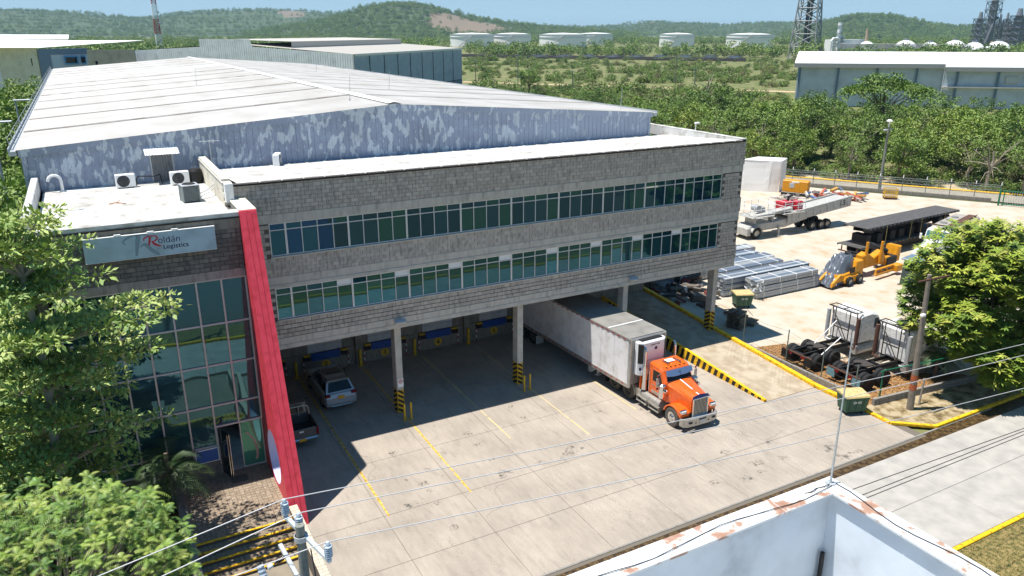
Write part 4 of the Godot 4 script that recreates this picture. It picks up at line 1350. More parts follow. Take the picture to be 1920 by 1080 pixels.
func mt_door() -> Material:
	if not M.has("door"): M.door = mt(h("c4c8cc"), 0.5, 0.0, M.grime, 0.3, true)
	return M.door

# wheel with its axle along x
func wheel(parent: Node, at: Vector3, r: float, w: float, tyre: Material, rim: Material, side := 1.0, dual := false) -> void:
	var b := MB.new()
	b.lathe([Vector2(r * 0.58, -w / 2), Vector2(r * 0.93, -w / 2), Vector2(r, -w * 0.36), Vector2(r, w * 0.36), Vector2(r * 0.93, w / 2), Vector2(r * 0.58, w / 2), Vector2(r * 0.56, w * 0.3)], at, Vector3.RIGHT * side, 28)
	if dual: b.lathe([Vector2(r * 0.5, -w / 2), Vector2(r * 0.93, -w / 2), Vector2(r, -w * 0.36), Vector2(r, w * 0.36), Vector2(r * 0.93, w / 2), Vector2(r * 0.5, w / 2)], at - Vector3.RIGHT * side * w * 1.15, Vector3.RIGHT * side, 28)
	# tread blocks
	for k in 28:
		var f := TAU * k / 28.0
		b.box(at + Vector3(0, cos(f), sin(f)) * r, Vector3(w * 0.62, 0.03 * r, r * 0.13), Basis(Vector3.RIGHT, f))
	var t := pt("wheel", b, tyre, parent)
	var q := MB.new()
	var dish := w * (0.1 if dual else 0.42)
	q.lathe([Vector2(r * 0.59, w * 0.44), Vector2(r * 0.52, w * 0.42), Vector2(r * 0.46, dish), Vector2(r * 0.3, dish * 0.9), Vector2(r * 0.24, dish + w * 0.12), Vector2(r * 0.16, dish + w * 0.22), Vector2(0, dish + w * 0.24)], at, Vector3.RIGHT * side, 28)
	for k in 10:
		var f := TAU * k / 10.0
		q.cyl(at + Vector3(side * dish * 0.9, cos(f) * r * 0.34, sin(f) * r * 0.34), at + Vector3(side * (dish * 0.9 + 0.03), cos(f) * r * 0.34, sin(f) * r * 0.34), r * 0.035, r * 0.03, 6)
	pt("rim", q, rim, t)

const ZY := Basis(Vector3(0, 0, 1), Vector3(0, 1, 0), Vector3(-1, 0, 0))
func prof(b: MB, poly: Array, w: float, x := 0.0, bv := 0.0) -> MB:
	# side profile given as (z, y), pushed out along x
	return b.ext(poly, w, Transform3D(ZY, Vector3(x, 0, 0)), bv)
func V2(a: Array) -> Array:
	var o := []
	for k in range(0, a.size(), 2): o.append(Vector2(a[k], a[k + 1]))
	return o

func parked_cars() -> void:
	# silver crossover, nose to the dock; local z = 0 at the rear bumper, nose towards -z
	var S := thing("silver_crossover", "silver crossover car parked nose to the dock below number two", "car", Vector3(10.06, 0, -38.25))
	var body := MB.new()
	prof(body, V2([0.02, 0.42, 0.0, 0.78, -0.1, 1.0, -0.3, 1.06, -3.2, 1.06, -4.2, 0.95, -4.5, 0.78, -4.58, 0.4, -4.3, 0.26, -0.3, 0.26]), 1.82, 0.0, 0.09)
	pt("body", body, M.silver_car, S)
	var cab := MB.new()
	var A := [Vector3(0.8, 1.04, -0.12), Vector3(0.62, 1.62, -0.52), Vector3(0.62, 1.68, -0.9), Vector3(0.62, 1.66, -2.3), Vector3(0.8, 1.04, -3.35)]
	for k in 4:
		var a: Vector3 = A[k]
		var c: Vector3 = A[k + 1]
		cab.quad(a, c, Vector3(-c.x, c.y, c.z), Vector3(-a.x, a.y, a.z))
	for s in [-1.0, 1.0]:
		var P := A.map(func(q): return Vector3(q.x * s, q.y, q.z))
		for k in range(1, 4):
			if s > 0: cab.tri(P[0], P[k + 1], P[k])
			else: cab.tri(P[0], P[k], P[k + 1])
	pt("cabin", cab, M.silver_car, S)
	pt("rear_window", mbq(Vector3(-0.68, 1.12, -0.15), Vector3(0.68, 1.12, -0.15), Vector3(0.54, 1.57, -0.46), Vector3(-0.54, 1.57, -0.46)), M.windscreen, S)
	pt("windscreen", mbq(Vector3(0.72, 1.12, -3.25), Vector3(-0.72, 1.12, -3.25), Vector3(-0.56, 1.62, -2.4), Vector3(0.56, 1.62, -2.4)), M.windscreen, S)
	for s in [-1.0, 1.0]:
		var sw := MB.new()
		for q in [[-0.45, -1.05], [-1.12, -1.95], [-2.02, -2.85]]:
			var zt0: float = maxf(q[1], -2.35)
			var a := Vector3(0.79 * s, 1.12, q[0]); var c := Vector3(0.79 * s, 1.12, q[1]); var d := Vector3(0.645 * s, 1.58, zt0); var e := Vector3(0.645 * s, 1.58, minf(q[0], -0.65))
			if s > 0: sw.quad(a, c, d, e)
			else: sw.quad(c, a, e, d)
		pt("side_window", sw, M.windscreen, S)
		pt("roof_rail", MB.new().tube([Vector3(0.58 * s, 1.66, -0.6), Vector3(0.6 * s, 1.73, -0.75), Vector3(0.6 * s, 1.73, -2.1), Vector3(0.58 * s, 1.67, -2.3)], 0.02, 6), M.blackpaint, S)
		pt("tail_lamp", MB.new().bb(Vector3(0.74 * s, 0.98, -0.02), Vector3(0.3, 0.16, 0.14), 0.03), M.tail_red, S)
		pt("mirror", MB.new().bb(Vector3(1.0 * s, 1.12, -2.75), Vector3(0.2, 0.14, 0.1), 0.03), M.blackpaint, S)
		for z in [-0.85, -3.6]: wheel(S, Vector3(0.8 * s, 0.34, z), 0.34, 0.22, M.rubber, M.alum_worn, s)
	pt("sunroof", mbq(Vector3(-0.5, 1.692, -1.35), Vector3(0.5, 1.692, -1.35), Vector3(0.5, 1.675, -2.2), Vector3(-0.5, 1.675, -2.2)), M.windscreen, S)
	pt("rear_spoiler", MB.new().bb(Vector3(0, 1.66, -0.5), Vector3(1.2, 0.05, 0.22), 0.02), M.silver_car, S)
	pt("bumper", MB.new().bb(Vector3(0, 0.48, 0.02), Vector3(1.74, 0.24, 0.14), 0.05), M.silver_car, S)
	pt("bumper_strip", MB.new().bb(Vector3(0, 0.34, 0.06), Vector3(1.2, 0.06, 0.06), 0.015), M.chrome, S)
	pt("number_plate", MB.new().bb(Vector3(0, 0.82, 0.02), Vector3(0.36, 0.17, 0.03), 0.006), M.plate, S)
	# grey pickup half behind the fin
	var P := thing("grey_pickup", "grey pickup truck with open bed and roll bar parked beside the red fin", "pickup", Vector3(7.1, 0, -35.15))
	var pb := MB.new()
	prof(pb, V2([0.0, 0.5, 0.0, 1.05, -1.62, 1.05, -1.62, 0.5]), 0.06, 0.84, 0.015)
	prof(pb, V2([0.0, 0.5, 0.0, 1.05, -1.62, 1.05, -1.62, 0.5]), 0.06, -0.84, 0.015)
	pb.bb(Vector3(0, 0.55, -0.82), Vector3(1.7, 0.1, 1.62), 0.02).bb(Vector3(0, 0.8, -1.6), Vector3(1.7, 0.52, 0.05), 0.01)
	prof(pb, V2([-1.66, 0.45, -1.66, 1.08, -3.5, 1.05, -4.7, 0.95, -4.95, 0.7, -4.95, 0.4]), 1.76, 0.0, 0.08)
	pt("body", pb, M.grey_car, P)
	pt("bed_liner", MB.new().box(Vector3(0, 0.61, -0.82), Vector3(1.6, 0.02, 1.54)).box(Vector3(-0.8, 0.83, -0.82), Vector3(0.012, 0.42, 1.52)).box(Vector3(0.8, 0.83, -0.82), Vector3(0.012, 0.42, 1.52)), M.black, P)
	var tg := pt("tailgate", MB.new().bb(Vector3(0, 0.8, 0.0), Vector3(1.5, 0.52, 0.06), 0.02), M.grey_car, P)
	pt("handle", MB.new().bb(Vector3(0.0, 0.92, 0.035), Vector3(0.22, 0.08, 0.02), 0.005), M.white_clean, tg)
	for s in [-1.0, 1.0]:
		pt("tail_lamp", MB.new().bb(Vector3(0.81 * s, 0.82, 0.01), Vector3(0.1, 0.4, 0.08), 0.02), M.tail_red, P)
		pt("mirror", MB.new().bb(Vector3(1.02 * s, 1.2, -3.0), Vector3(0.2, 0.18, 0.1), 0.03), M.blackpaint, P)
		for z in [-0.9, -4.0]: wheel(P, Vector3(0.78 * s, 0.36, z), 0.36, 0.24, M.rubber, M.alum_worn, s)
	var pc := MB.new()
	prof(pc, V2([-1.72, 1.06, -1.85, 1.62, -2.0, 1.68, -2.7, 1.68, -3.5, 1.06]), 1.5, 0.0, 0.07)
	pt("cabin", pc, M.grey_car, P)
	pt("rear_window", mbq(Vector3(-0.58, 1.14, -1.715), Vector3(0.58, 1.14, -1.715), Vector3(0.5, 1.56, -1.815), Vector3(-0.5, 1.56, -1.815)), M.windscreen, P)
	pt("roll_bar", MB.new().tube([Vector3(-0.78, 1.05, -1.5), Vector3(-0.74, 1.5, -1.5), Vector3(-0.6, 1.6, -1.5), Vector3(0.6, 1.6, -1.5), Vector3(0.74, 1.5, -1.5), Vector3(0.78, 1.05, -1.5)], 0.035, 8).tube([Vector3(-0.25, 1.6, -1.5), Vector3(-0.25, 1.06, -1.5)], 0.025, 6).tube([Vector3(0.25, 1.6, -1.5), Vector3(0.25, 1.06, -1.5)], 0.025, 6), M.alum_worn, P)
	pt("bumper", MB.new().bb(Vector3(0, 0.5, 0.08), Vector3(1.6, 0.16, 0.14), 0.03), M.chrome, P)
	pt("number_plate", MB.new().bb(Vector3(0, 0.52, 0.16), Vector3(0.34, 0.15, 0.02), 0.005), M.plate, P)
func mbq(a: Vector3, b: Vector3, c: Vector3, d: Vector3) -> MB:
	var o := MB.new()
	var m := (b - a).cross(c - a).normalized() * 0.012
	o.quad(a + m, b + m, c + m, d + m)
	return o

const FLAT := Basis(Vector3(1, 0, 0), Vector3(0, 0, -1), Vector3(0, 1, 0))
func arch(b: MB, c: Vector3, r0: float, r1: float, x0: float, x1: float, f0: float, f1: float) -> void:
	# curved mudguard over a wheel whose axle runs along x
	var n := 14
	for k in n:
		var a := lerpf(f0, f1, float(k) / n)
		var d := lerpf(f0, f1, float(k + 1) / n)
		var ua := Vector3(0, sin(a), cos(a))
		var ud := Vector3(0, sin(d), cos(d))
		var X0 := Vector3(x0, 0, 0)
		var X1 := Vector3(x1, 0, 0)
		b.sq(c + ua * r1 + X0, c + ua * r1 + X1, c + ud * r1 + X1, c + ud * r1 + X0, ua, ua, ud, ud)
		b.sq(c + ua * r0 + X1, c + ua * r0 + X0, c + ud * r0 + X0, c + ud * r0 + X1, -ua, -ua, -ud, -ud)
		b.quad(c + ua * r0 + X1, c + ud * r0 + X1, c + ud * r1 + X1, c + ua * r1 + X1)
		b.quad(c + ua * r1 + X0, c + ud * r1 + X0, c + ud * r0 + X0, c + ua * r0 + X0)
func loft(b: MB, rings: Array) -> void:
	# rings of equal length, each running counter-clockwise seen from the far end
	for k in rings.size() - 1:
		var p: Array = rings[k]
		var q: Array = rings[k + 1]
		for j in p.size() - 1: b.quad(p[j], p[j + 1], q[j + 1], q[j])

func semi_truck() -> void:
	var T := thing("orange_tractor_truck", "orange long nosed tractor truck with chrome grille pulling white refrigerated trailer", "truck", Vector3(26.1, 0, -27.0))
	var fr := MB.new()
	for s in [-0.42, 0.42]: fr.bb(Vector3(s, 0.86, -3.9), Vector3(0.1, 0.26, 6.2), 0.01)
	for z in [-1.0, -2.6, -4.2, -5.5, -6.9]: fr.box(Vector3(0, 0.84, z), Vector3(0.8, 0.16, 0.14))
	fr.cyl(Vector3(-0.95, 0.52, -1.05), Vector3(0.95, 0.52, -1.05), 0.07, 0.07, 10).cyl(Vector3(-0.95, 0.52, -4.87), Vector3(0.95, 0.52, -4.87), 0.12, 0.12, 10).cyl(Vector3(-0.95, 0.52, -6.21), Vector3(0.95, 0.52, -6.21), 0.12, 0.12, 10)
	pt("chassis", fr, M.dark, T)
	var bp := MB.new()
	bp.ext(V2([-1.2, 0.42, -1.16, 0.16, -0.95, 0.03, -0.5, -0.02, 0.5, -0.02, 0.95, 0.03, 1.16, 0.16, 1.2, 0.42, 1.1, 0.42, 1.0, 0.18, -1.0, 0.18, -1.1, 0.42]), 0.44, Transform3D(FLAT, Vector3(0, 0.55, 0)), 0.015)
	var bu := pt("bumper", bp, M.alum_worn, T)
	for s in [-0.78, 0.78]: pt("fog_lamp", MB.new().bb(Vector3(s, 0.58, 0.0), Vector3(0.22, 0.1, 0.08), 0.015), M.dark, bu)
	for s in [-0.45, 0.42]: pt("tow_hole", MB.new().cyl(Vector3(s, 0.52, 0.0), Vector3(s, 0.52, 0.028), 0.045, 0.045, 10), M.black, bu)
	pt("number_plate", MB.new().bb(Vector3(0.0, 0.54, 0.03), Vector3(0.36, 0.2, 0.02), 0.004), M.galv, bu)
	pt("plate_recess", MB.new().bb(Vector3(0, 0.69, 0.025), Vector3(0.5, 0.06, 0.02), 0.004), M.dark, bu)
	# grille
	pt("grille", MB.new().bb(Vector3(0, 1.26, -0.27), Vector3(0.98, 0.96, 0.06), 0.02), M.dark, T)
	pt("grille_surround", MB.new().bb(Vector3(-0.5, 1.26, -0.23), Vector3(0.07, 1.02, 0.08), 0.02).bb(Vector3(0.5, 1.26, -0.23), Vector3(0.07, 1.02, 0.08), 0.02).bb(Vector3(0, 0.78, -0.23), Vector3(1.06, 0.07, 0.08), 0.02).bb(Vector3(0, 1.76, -0.23), Vector3(1.06, 0.08, 0.08), 0.02), M.chrome, T)
	for k in 10: pt("grille_bar", MB.new().bb(Vector3(-0.42 + k * 0.0935, 1.26, -0.225), Vector3(0.045, 0.92, 0.04), 0.008), M.alum_worn, T)
	# hood, lofted
	var hood := MB.new()
	var rings := []
	for q in [[-0.31, 0.56, 0.98, 1.66, 1.83], [-0.7, 0.62, 0.98, 1.74, 1.92], [-1.4, 0.74, 0.98, 1.86, 2.02], [-2.02, 0.86, 0.98, 1.97, 2.12]]:
		var z: float = q[0]; var w: float = q[1]; var y0: float = q[2]; var y1: float = q[3]; var y2: float = q[4]
		rings.append([Vector3(-w, y0, z), Vector3(-w, y1, z), Vector3(-w * 0.88, (y1 + y2) / 2 + 0.03, z), Vector3(-w * 0.5, y2, z), Vector3(0, y2 + 0.02, z), Vector3(w * 0.5, y2, z), Vector3(w * 0.88, (y1 + y2) / 2 + 0.03, z), Vector3(w, y1, z), Vector3(w, y0, z)])
	loft(hood, rings)
	var nose: Array = rings[0]
	for k in range(1, 8): hood.tri(nose[0], nose[k + 1], nose[k])
	var hd := pt("hood", hood, M.truck_orange, T)
	pt("hood_stripe", MB.new().quad_b(Vector3(-0.035, 1.872, -0.33), Vector3(0.035, 1.872, -0.33), Vector3(0.035, 2.15, -2.0), Vector3(-0.035, 2.15, -2.0)), M.white_clean, hd)
	pt("hood_stripe", MB.new().quad_b(Vector3(0.036, 1.872, -0.33), Vector3(0.075, 1.872, -0.33), Vector3(0.075, 2.15, -2.0), Vector3(0.036, 2.15, -2.0)), M.navy, hd)
	pt("bug_shield", MB.new().ext(V2([-0.62, 0.02, -0.5, 0.2, 0.0, 0.27, 0.5, 0.2, 0.62, 0.02, 0.5, 0.06, 0.0, 0.1, -0.5, 0.06]), 0.03, Transform3D(Basis(Vector3.RIGHT, -0.5), Vector3(0, 1.72, -0.19)), 0.006), M.navy, hd)
	for s in [-1.0, 1.0]:
		# sweeping fender, headlamp pod
		var fd := MB.new()
		arch(fd, Vector3(0, 0.55, -1.08), 0.6, 0.68, minf(s * 0.6, s * 1.2), maxf(s * 0.6, s * 1.2), 0.55, 2.9)
		var poly := V2([-0.36, 0.78, -0.3, 1.02, -0.5, 1.18, -0.75, 1.2, -1.08, 1.26, -0.62, 1.0, -0.48, 0.78])
		prof(fd, poly, 0.62, s * 0.9, 0.03)
		var fe := pt("fender", fd, M.truck_orange, T)
		pt("head_lamp", MB.new().bb(Vector3(s * 1.0, 1.08, -0.38), Vector3(0.36, 0.2, 0.16), 0.04), M.lamp_lens, fe)
		pt("lamp_bezel", MB.new().bb(Vector3(s * 1.0, 1.08, -0.4), Vector3(0.42, 0.26, 0.14), 0.04), M.chrome, fe)
		pt("turn_lamp", MB.new().bb(Vector3(s * 0.9, 1.0, -0.32), Vector3(0.14, 0.08, 0.06), 0.02), M.amber, fe)
		wheel(T, Vector3(s * 1.06, 0.53, -1.08), 0.53, 0.28, M.rubber_dusty, M.chrome, s)
		for z in [-4.87, -6.21]: wheel(T, Vector3(s * 1.08, 0.52, z), 0.52, 0.26, M.rubber_dusty, M.rubber_dusty, s, true)
		# air cleaner, mirrors, tanks, steps, exhaust
		pt("air_cleaner", MB.new().lathe([Vector2(0, 1.22), Vector2(0.16, 1.22), Vector2(0.18, 1.3), Vector2(0.18, 1.86), Vector2(0.2, 1.9), Vector2(0.2, 1.98), Vector2(0.12, 2.04), Vector2(0, 2.06)], Vector3(s * 1.1, 0, -2.05), Vector3.UP, 20), M.chrome, T)
		pt("side_lamp", MB.new().cyl(Vector3(s * 1.1, 1.72, -1.82), Vector3(s * 1.1, 1.72, -1.62), 0.11, 0.09, 14), M.chrome, T)
		var mi := pt("mirror", MB.new().bb(Vector3(s * 1.32, 2.1, -2.2), Vector3(0.2, 0.52, 0.08), 0.03).tube([Vector3(s * 0.95, 2.5, -2.4), Vector3(s * 1.32, 2.45, -2.22), Vector3(s * 1.32, 1.75, -2.22), Vector3(s * 0.95, 1.7, -2.4)], 0.014, 6), M.alum_worn, T)
		pt("mirror_lamp", MB.new().cyl(Vector3(s * 1.32, 2.42, -2.22), Vector3(s * 1.32, 2.5, -2.22), 0.05, 0.05, 10).cyl(Vector3(s * 1.32, 1.7, -2.2), Vector3(s * 1.32, 1.78, -2.2), 0.06, 0.06, 10), M.tail_red, mi)
		pt("fuel_tank", MB.new().lathe([Vector2(0, 0), Vector2(0.28, 0.0), Vector2(0.31, 0.03), Vector2(0.31, 1.55), Vector2(0.28, 1.58), Vector2(0, 1.58)], Vector3(s * 0.92, 0.64, -2.15), Vector3.FORWARD, 22), M.alum_worn, T)
		pt("battery_box", MB.new().bb(Vector3(s * 0.9, 0.72, -4.05), Vector3(0.5, 0.5, 0.5), 0.03), M.alum_worn, T)
		for z in [-2.5, -3.55]:
			pt("step", MB.new().bb(Vector3(s * 1.18, 0.34, z), Vector3(0.22, 0.04, 0.9), 0.01).bb(Vector3(s * 1.2, 0.62, z), Vector3(0.16, 0.04, 0.85), 0.01).box(Vector3(s * 1.2, 0.48, z - 0.42), Vector3(0.14, 0.3, 0.02)).box(Vector3(s * 1.2, 0.48, z + 0.42), Vector3(0.14, 0.3, 0.02)), M.alum_worn, T)
		var ex := pt("exhaust_stack", MB.new().cyl(Vector3(s * 1.02, 1.05, -3.66), Vector3(s * 1.02, 2.35, -3.66), 0.15, 0.15, 18).cyl(Vector3(s * 1.02, 2.35, -3.66), Vector3(s * 1.02, 2.42, -3.66), 0.15, 0.07, 18).cyl(Vector3(s * 1.02, 2.4, -3.66), Vector3(s * 1.02, 3.3, -3.66), 0.066, 0.066, 14).tube([Vector3(s * 1.02, 3.28, -3.66), Vector3(s * 1.02, 3.4, -3.7), Vector3(s * 1.03, 3.52, -3.8)], 0.066, 12), M.chrome, T)
		pt("stack_guard", MB.new().bb(Vector3(s * 1.0, 1.78, -3.9), Vector3(0.34, 1.5, 0.05), 0.015), M.truck_orange, ex)
		pt("mudflap", MB.new().bb(Vector3(s * 1.0, 0.5, -6.95), Vector3(0.6, 0.62, 0.02), 0.005), M.black, T)
		var mg := MB.new()
		arch(mg, Vector3(0, 0.52, -4.87), 0.6, 0.63, minf(s * 0.68, s * 1.22), maxf(s * 0.68, s * 1.22), -0.1, 0.9)
		pt("quarter_guard", mg, M.alum_worn, T)
	# cab
	var cb := MB.new()
	prof(cb, V2([-1.95, 0.95, -1.95, 2.05, -2.28, 2.66, -2.5, 2.79, -3.35, 2.82, -3.46, 2.7, -3.46, 0.95]), 1.92, 0.0, 0.1)
	var ca := pt("cab", cb, M.truck_orange, T)
	pt("windscreen", mbq(Vector3(-0.84, 2.12, -1.985), Vector3(0.84, 2.12, -1.985), Vector3(0.76, 2.62, -2.255), Vector3(-0.76, 2.62, -2.255)), M.windscreen, ca)
	pt("screen_post", MB.new().box(Vector3(0, 2.36, -2.1), Vector3(0.05, 0.58, 0.03), Basis(Vector3.RIGHT, 0.5)), M.dark, ca)
	pt("sun_visor", MB.new().ext(V2([-0.9, 0.0, -0.45, -0.07, 0.45, -0.07, 0.9, 0.0, 0.88, 0.3, -0.88, 0.3]), 0.03, Transform3D(Basis(Vector3.RIGHT, -0.42), Vector3(0, 2.44, -1.98)), 0.008), mt(h("7892b4"), 0.15, 0.5), ca)
	for s in [-1.0, 1.0]:
		var dr := MB.new()
		prof(dr, V2([-2.15, 1.1, -2.15, 2.0, -2.42, 2.55, -3.1, 2.55, -3.1, 1.1]), 0.03, s * 0.962, 0.01)
		var dd := pt("door", dr, M.truck_orange, ca)
		var sw := MB.new()
		prof(sw, V2([-2.22, 1.9, -2.46, 2.48, -3.02, 2.48, -3.02, 1.85]), 0.02, s * 0.975, 0.0)
		pt("side_window", sw, M.windscreen, dd)
		pt("door_handle", MB.new().bb(Vector3(s * 0.985, 1.6, -2.98), Vector3(0.03, 0.05, 0.16), 0.01), M.chrome, dd)
		pt("door_panel", MB.new().bb(Vector3(s * 0.98, 1.2, -2.62), Vector3(0.015, 0.16, 0.9), 0.004), M.alum_worn, dd)
		pt("grab_rail", MB.new().tube([Vector3(s * 0.97, 1.2, -3.28), Vector3(s * 1.02, 1.25, -3.28), Vector3(s * 1.02, 2.3, -3.28), Vector3(s * 0.97, 2.35, -3.28)], 0.016, 6), M.chrome, ca)
	for k in 5: pt("marker_lamp", MB.new().bb(Vector3(-0.6 + k * 0.3, 2.8, -2.42), Vector3(0.09, 0.06, 0.12), 0.02), M.amber, ca)
	for s in [-0.35, 0.42]: pt("air_horn", MB.new().cyl(Vector3(s, 2.87, -2.5), Vector3(s, 2.87, -3.1), 0.06, 0.025, 10), M.chrome, ca)
	pt("roof_panel", MB.new().bb(Vector3(0.05, 2.85, -2.95), Vector3(0.5, 0.03, 0.36), 0.01), M.white_clean, ca)
	pt("fifth_wheel", MB.new().ext(V2([-0.45, -0.5, 0.45, -0.5, 0.5, 0.2, 0.3, 0.5, -0.3, 0.5, -0.5, 0.2]), 0.12, Transform3D(FLAT, Vector3(0, 1.08, -5.5)), 0.02), M.dark, T)
	pt("air_hoses", MB.new().tube([Vector3(0.2, 1.7, -3.5), Vector3(0.25, 1.3, -3.7), Vector3(0.1, 1.2, -3.95), Vector3(0.0, 1.5, -4.2)], 0.025, 6).tube([Vector3(-0.3, 1.8, -3.5), Vector3(-0.4, 1.2, -3.75), Vector3(-0.5, 1.3, -4.0), Vector3(-0.4, 1.6, -4.25)], 0.025, 6), M.black, T)
	# ---- refrigerated trailer
	var Q := thing("refrigerated_trailer", "long dirty white refrigerated box trailer backed up to the loading dock", "trailer", Vector3(25.72, 0, -31.35), deg_to_rad(2.4))
	var L := 12.6
	var ww := 1.27
	var side_m := mt(h("e2e2e4"), 0.45, 0.0, ntex(512, 0.012, 5, 130, [[0.1, h("e6e3de")], [0.4, h("f6f5f2")], [0.6, h("ffffff")]]), 0.18, true)
	pt("box_core", MB.new().ab(Vector3(-ww + 0.03, 1.16, -L + 0.03), Vector3(ww - 0.03, 3.88, -0.03)), M.galv, Q)
	for s in [-1.0, 1.0]:
		for k in 10:
			var z := -0.14 - k * 1.24
			pt("side_panel", MB.new().bb(Vector3(s * (ww - 0.015), 2.5, z - 0.615), Vector3(0.03, 2.62, 1.226), 0.004), side_m, Q)
		pt("bottom_rail", MB.new().bb(Vector3(s * (ww + 0.005), 1.08, -L / 2), Vector3(0.06, 0.24, L), 0.015), M.alum_worn, Q)
		pt("top_rail", MB.new().bb(Vector3(s * (ww + 0.002), 3.86, -L / 2), Vector3(0.06, 0.12, L), 0.015), M.alum_worn, Q)
		var tp := MB.new()
		for k in 24: tp.box(Vector3(s * (ww + 0.037), 1.1, -0.5 - k * 0.5), Vector3(0.006, 0.05, 0.24))
		for k in 24: tp.box(Vector3(s * (ww + 0.034), 3.8, -0.5 - k * 0.5), Vector3(0.006, 0.05, 0.22))
		pt("reflective_tape", tp, M.red_paint, Q)
	var roof := MB.new()
	for k in 7: roof.bb(Vector3(0, 3.915, -0.06 - k * 1.785 - 0.89), Vector3(2.5, 0.03, 1.77), 0.006)
	pt("roof", roof, mt(h("8a8883"), 0.6, 0.0, M.grime, 0.12, true), Q)
	pt("roof_strap", MB.new().bb(Vector3(0, 3.94, -2.0), Vector3(2.5, 0.03, 0.08), 0.01), M.white_clean, Q)
	pt("front_wall", MB.new().bb(Vector3(0, 2.5, 0.0), Vector3(2.5, 2.7, 0.06), 0.02), mt(h("a8a6a0"), 0.5, 0.3, M.grime, 0.3), Q)
	for s in [-1.0, 1.0]: pt("corner_post", MB.new().bb(Vector3(s * 1.22, 2.45, 0.02), Vector3(0.14, 2.95, 0.14), 0.04), M.alum_worn, Q)
	var sub := MB.new()
	for s in [-0.45, 0.45]: sub.bb(Vector3(s, 0.95, -L / 2 - 1.0), Vector3(0.1, 0.24, L - 3.5), 0.01)
	sub.cyl(Vector3(-1, 0.52, -10.15), Vector3(1, 0.52, -10.15), 0.09, 0.09, 10).cyl(Vector3(-1, 0.52, -11.35), Vector3(1, 0.52, -11.35), 0.09, 0.09, 10)
	pt("underframe", sub, M.dark, Q)
	for s in [-1.0, 1.0]:
		for z in [-10.15, -11.35]: wheel(Q, Vector3(s * 1.05, 0.52, z), 0.52, 0.26, M.rubber, M.rubber_dusty, s, true)
		pt("landing_leg", MB.new().bb(Vector3(s * 0.85, 0.75, -3.3), Vector3(0.14, 0.6, 0.14), 0.02).box(Vector3(s * 0.85, 0.42, -3.3), Vector3(0.3, 0.04, 0.3)), M.galv, Q)
		pt("leg_gusset", MB.new().ext(V2([0.0, 1.0, 0.9, 1.0, 0.3, 0.5, 0.0, 0.5]), 0.04, Transform3D(ZY, Vector3(s * 1.15, 0, -3.9)), 0.005), M.galv, Q)
		pt("mudflap", MB.new().bb(Vector3(s * 1.05, 0.55, -9.45), Vector3(0.6, 0.6, 0.03), 0.01), M.galv, Q)
	# cooling unit on the nose
	var ru := MB.new()
	ru.ext(V2([-0.98, -0.06, -0.98, -0.32, -0.72, -0.55, 0.72, -0.55, 0.98, -0.32, 0.98, -0.06]), 1.98, Transform3D(FLAT, Vector3(0, 2.78, 0.0)), 0.05)
	var un := pt("cooling_unit", ru, coat(mt(h("e2e3e6"), 0.35), 0.5), Q)
	for s in [-1.0, 1.0]:
		var dirv := Vector3(0.26, 0, -0.23).normalized()
		var gc := Vector3(s * 0.862, 3.1, 0.447)
		var bas := Basis(Vector3.UP, s * 0.846)
		var gm := pt("side_grille", MB.new().bb(gc, Vector3(0.31, 1.15, 0.04), 0.02, bas), M.black, un)
		var hx := MB.new()
		for r in 12:
			for c in 3:
				var o := gc + bas * Vector3(-0.1 + c * 0.1 + (0.05 if r % 2 else 0.0) - 0.02, -0.5 + r * 0.09, 0.022)
				hx.lathe([Vector2(0.03, 0.0), Vector2(0.036, 0.006), Vector2(0.042, 0.0)], o, bas * Vector3.BACK, 6)
		pt("grille_mesh", hx, M.dark, gm)
	pt("panel_seam", MB.new().box(Vector3(0, 2.68, 0.552), Vector3(1.44, 0.012, 0.006)).box(Vector3(-0.15, 2.3, 0.552), Vector3(0.01, 0.75, 0.006)), M.dark, un)
	pt("top_louvre", MB.new().bb(Vector3(0, 3.8, 0.2), Vector3(1.5, 0.06, 0.3), 0.02), M.dark, un)
	letters("THERMO KING", 0.1, M.dark, un, Vector3(-0.3, 3.56, 0.553)).name = "lettering"
	pt("blue_badge", MB.new().box(Vector3(0.12, 3.33, 0.553), Vector3(0.17, 0.17, 0.008)), M.navy, un)
	pt("blue_badge", MB.new().box(Vector3(-0.862, 2.2, 0.46), Vector3(0.14, 0.16, 0.008), Basis(Vector3.UP, -0.846)), M.navy, un)

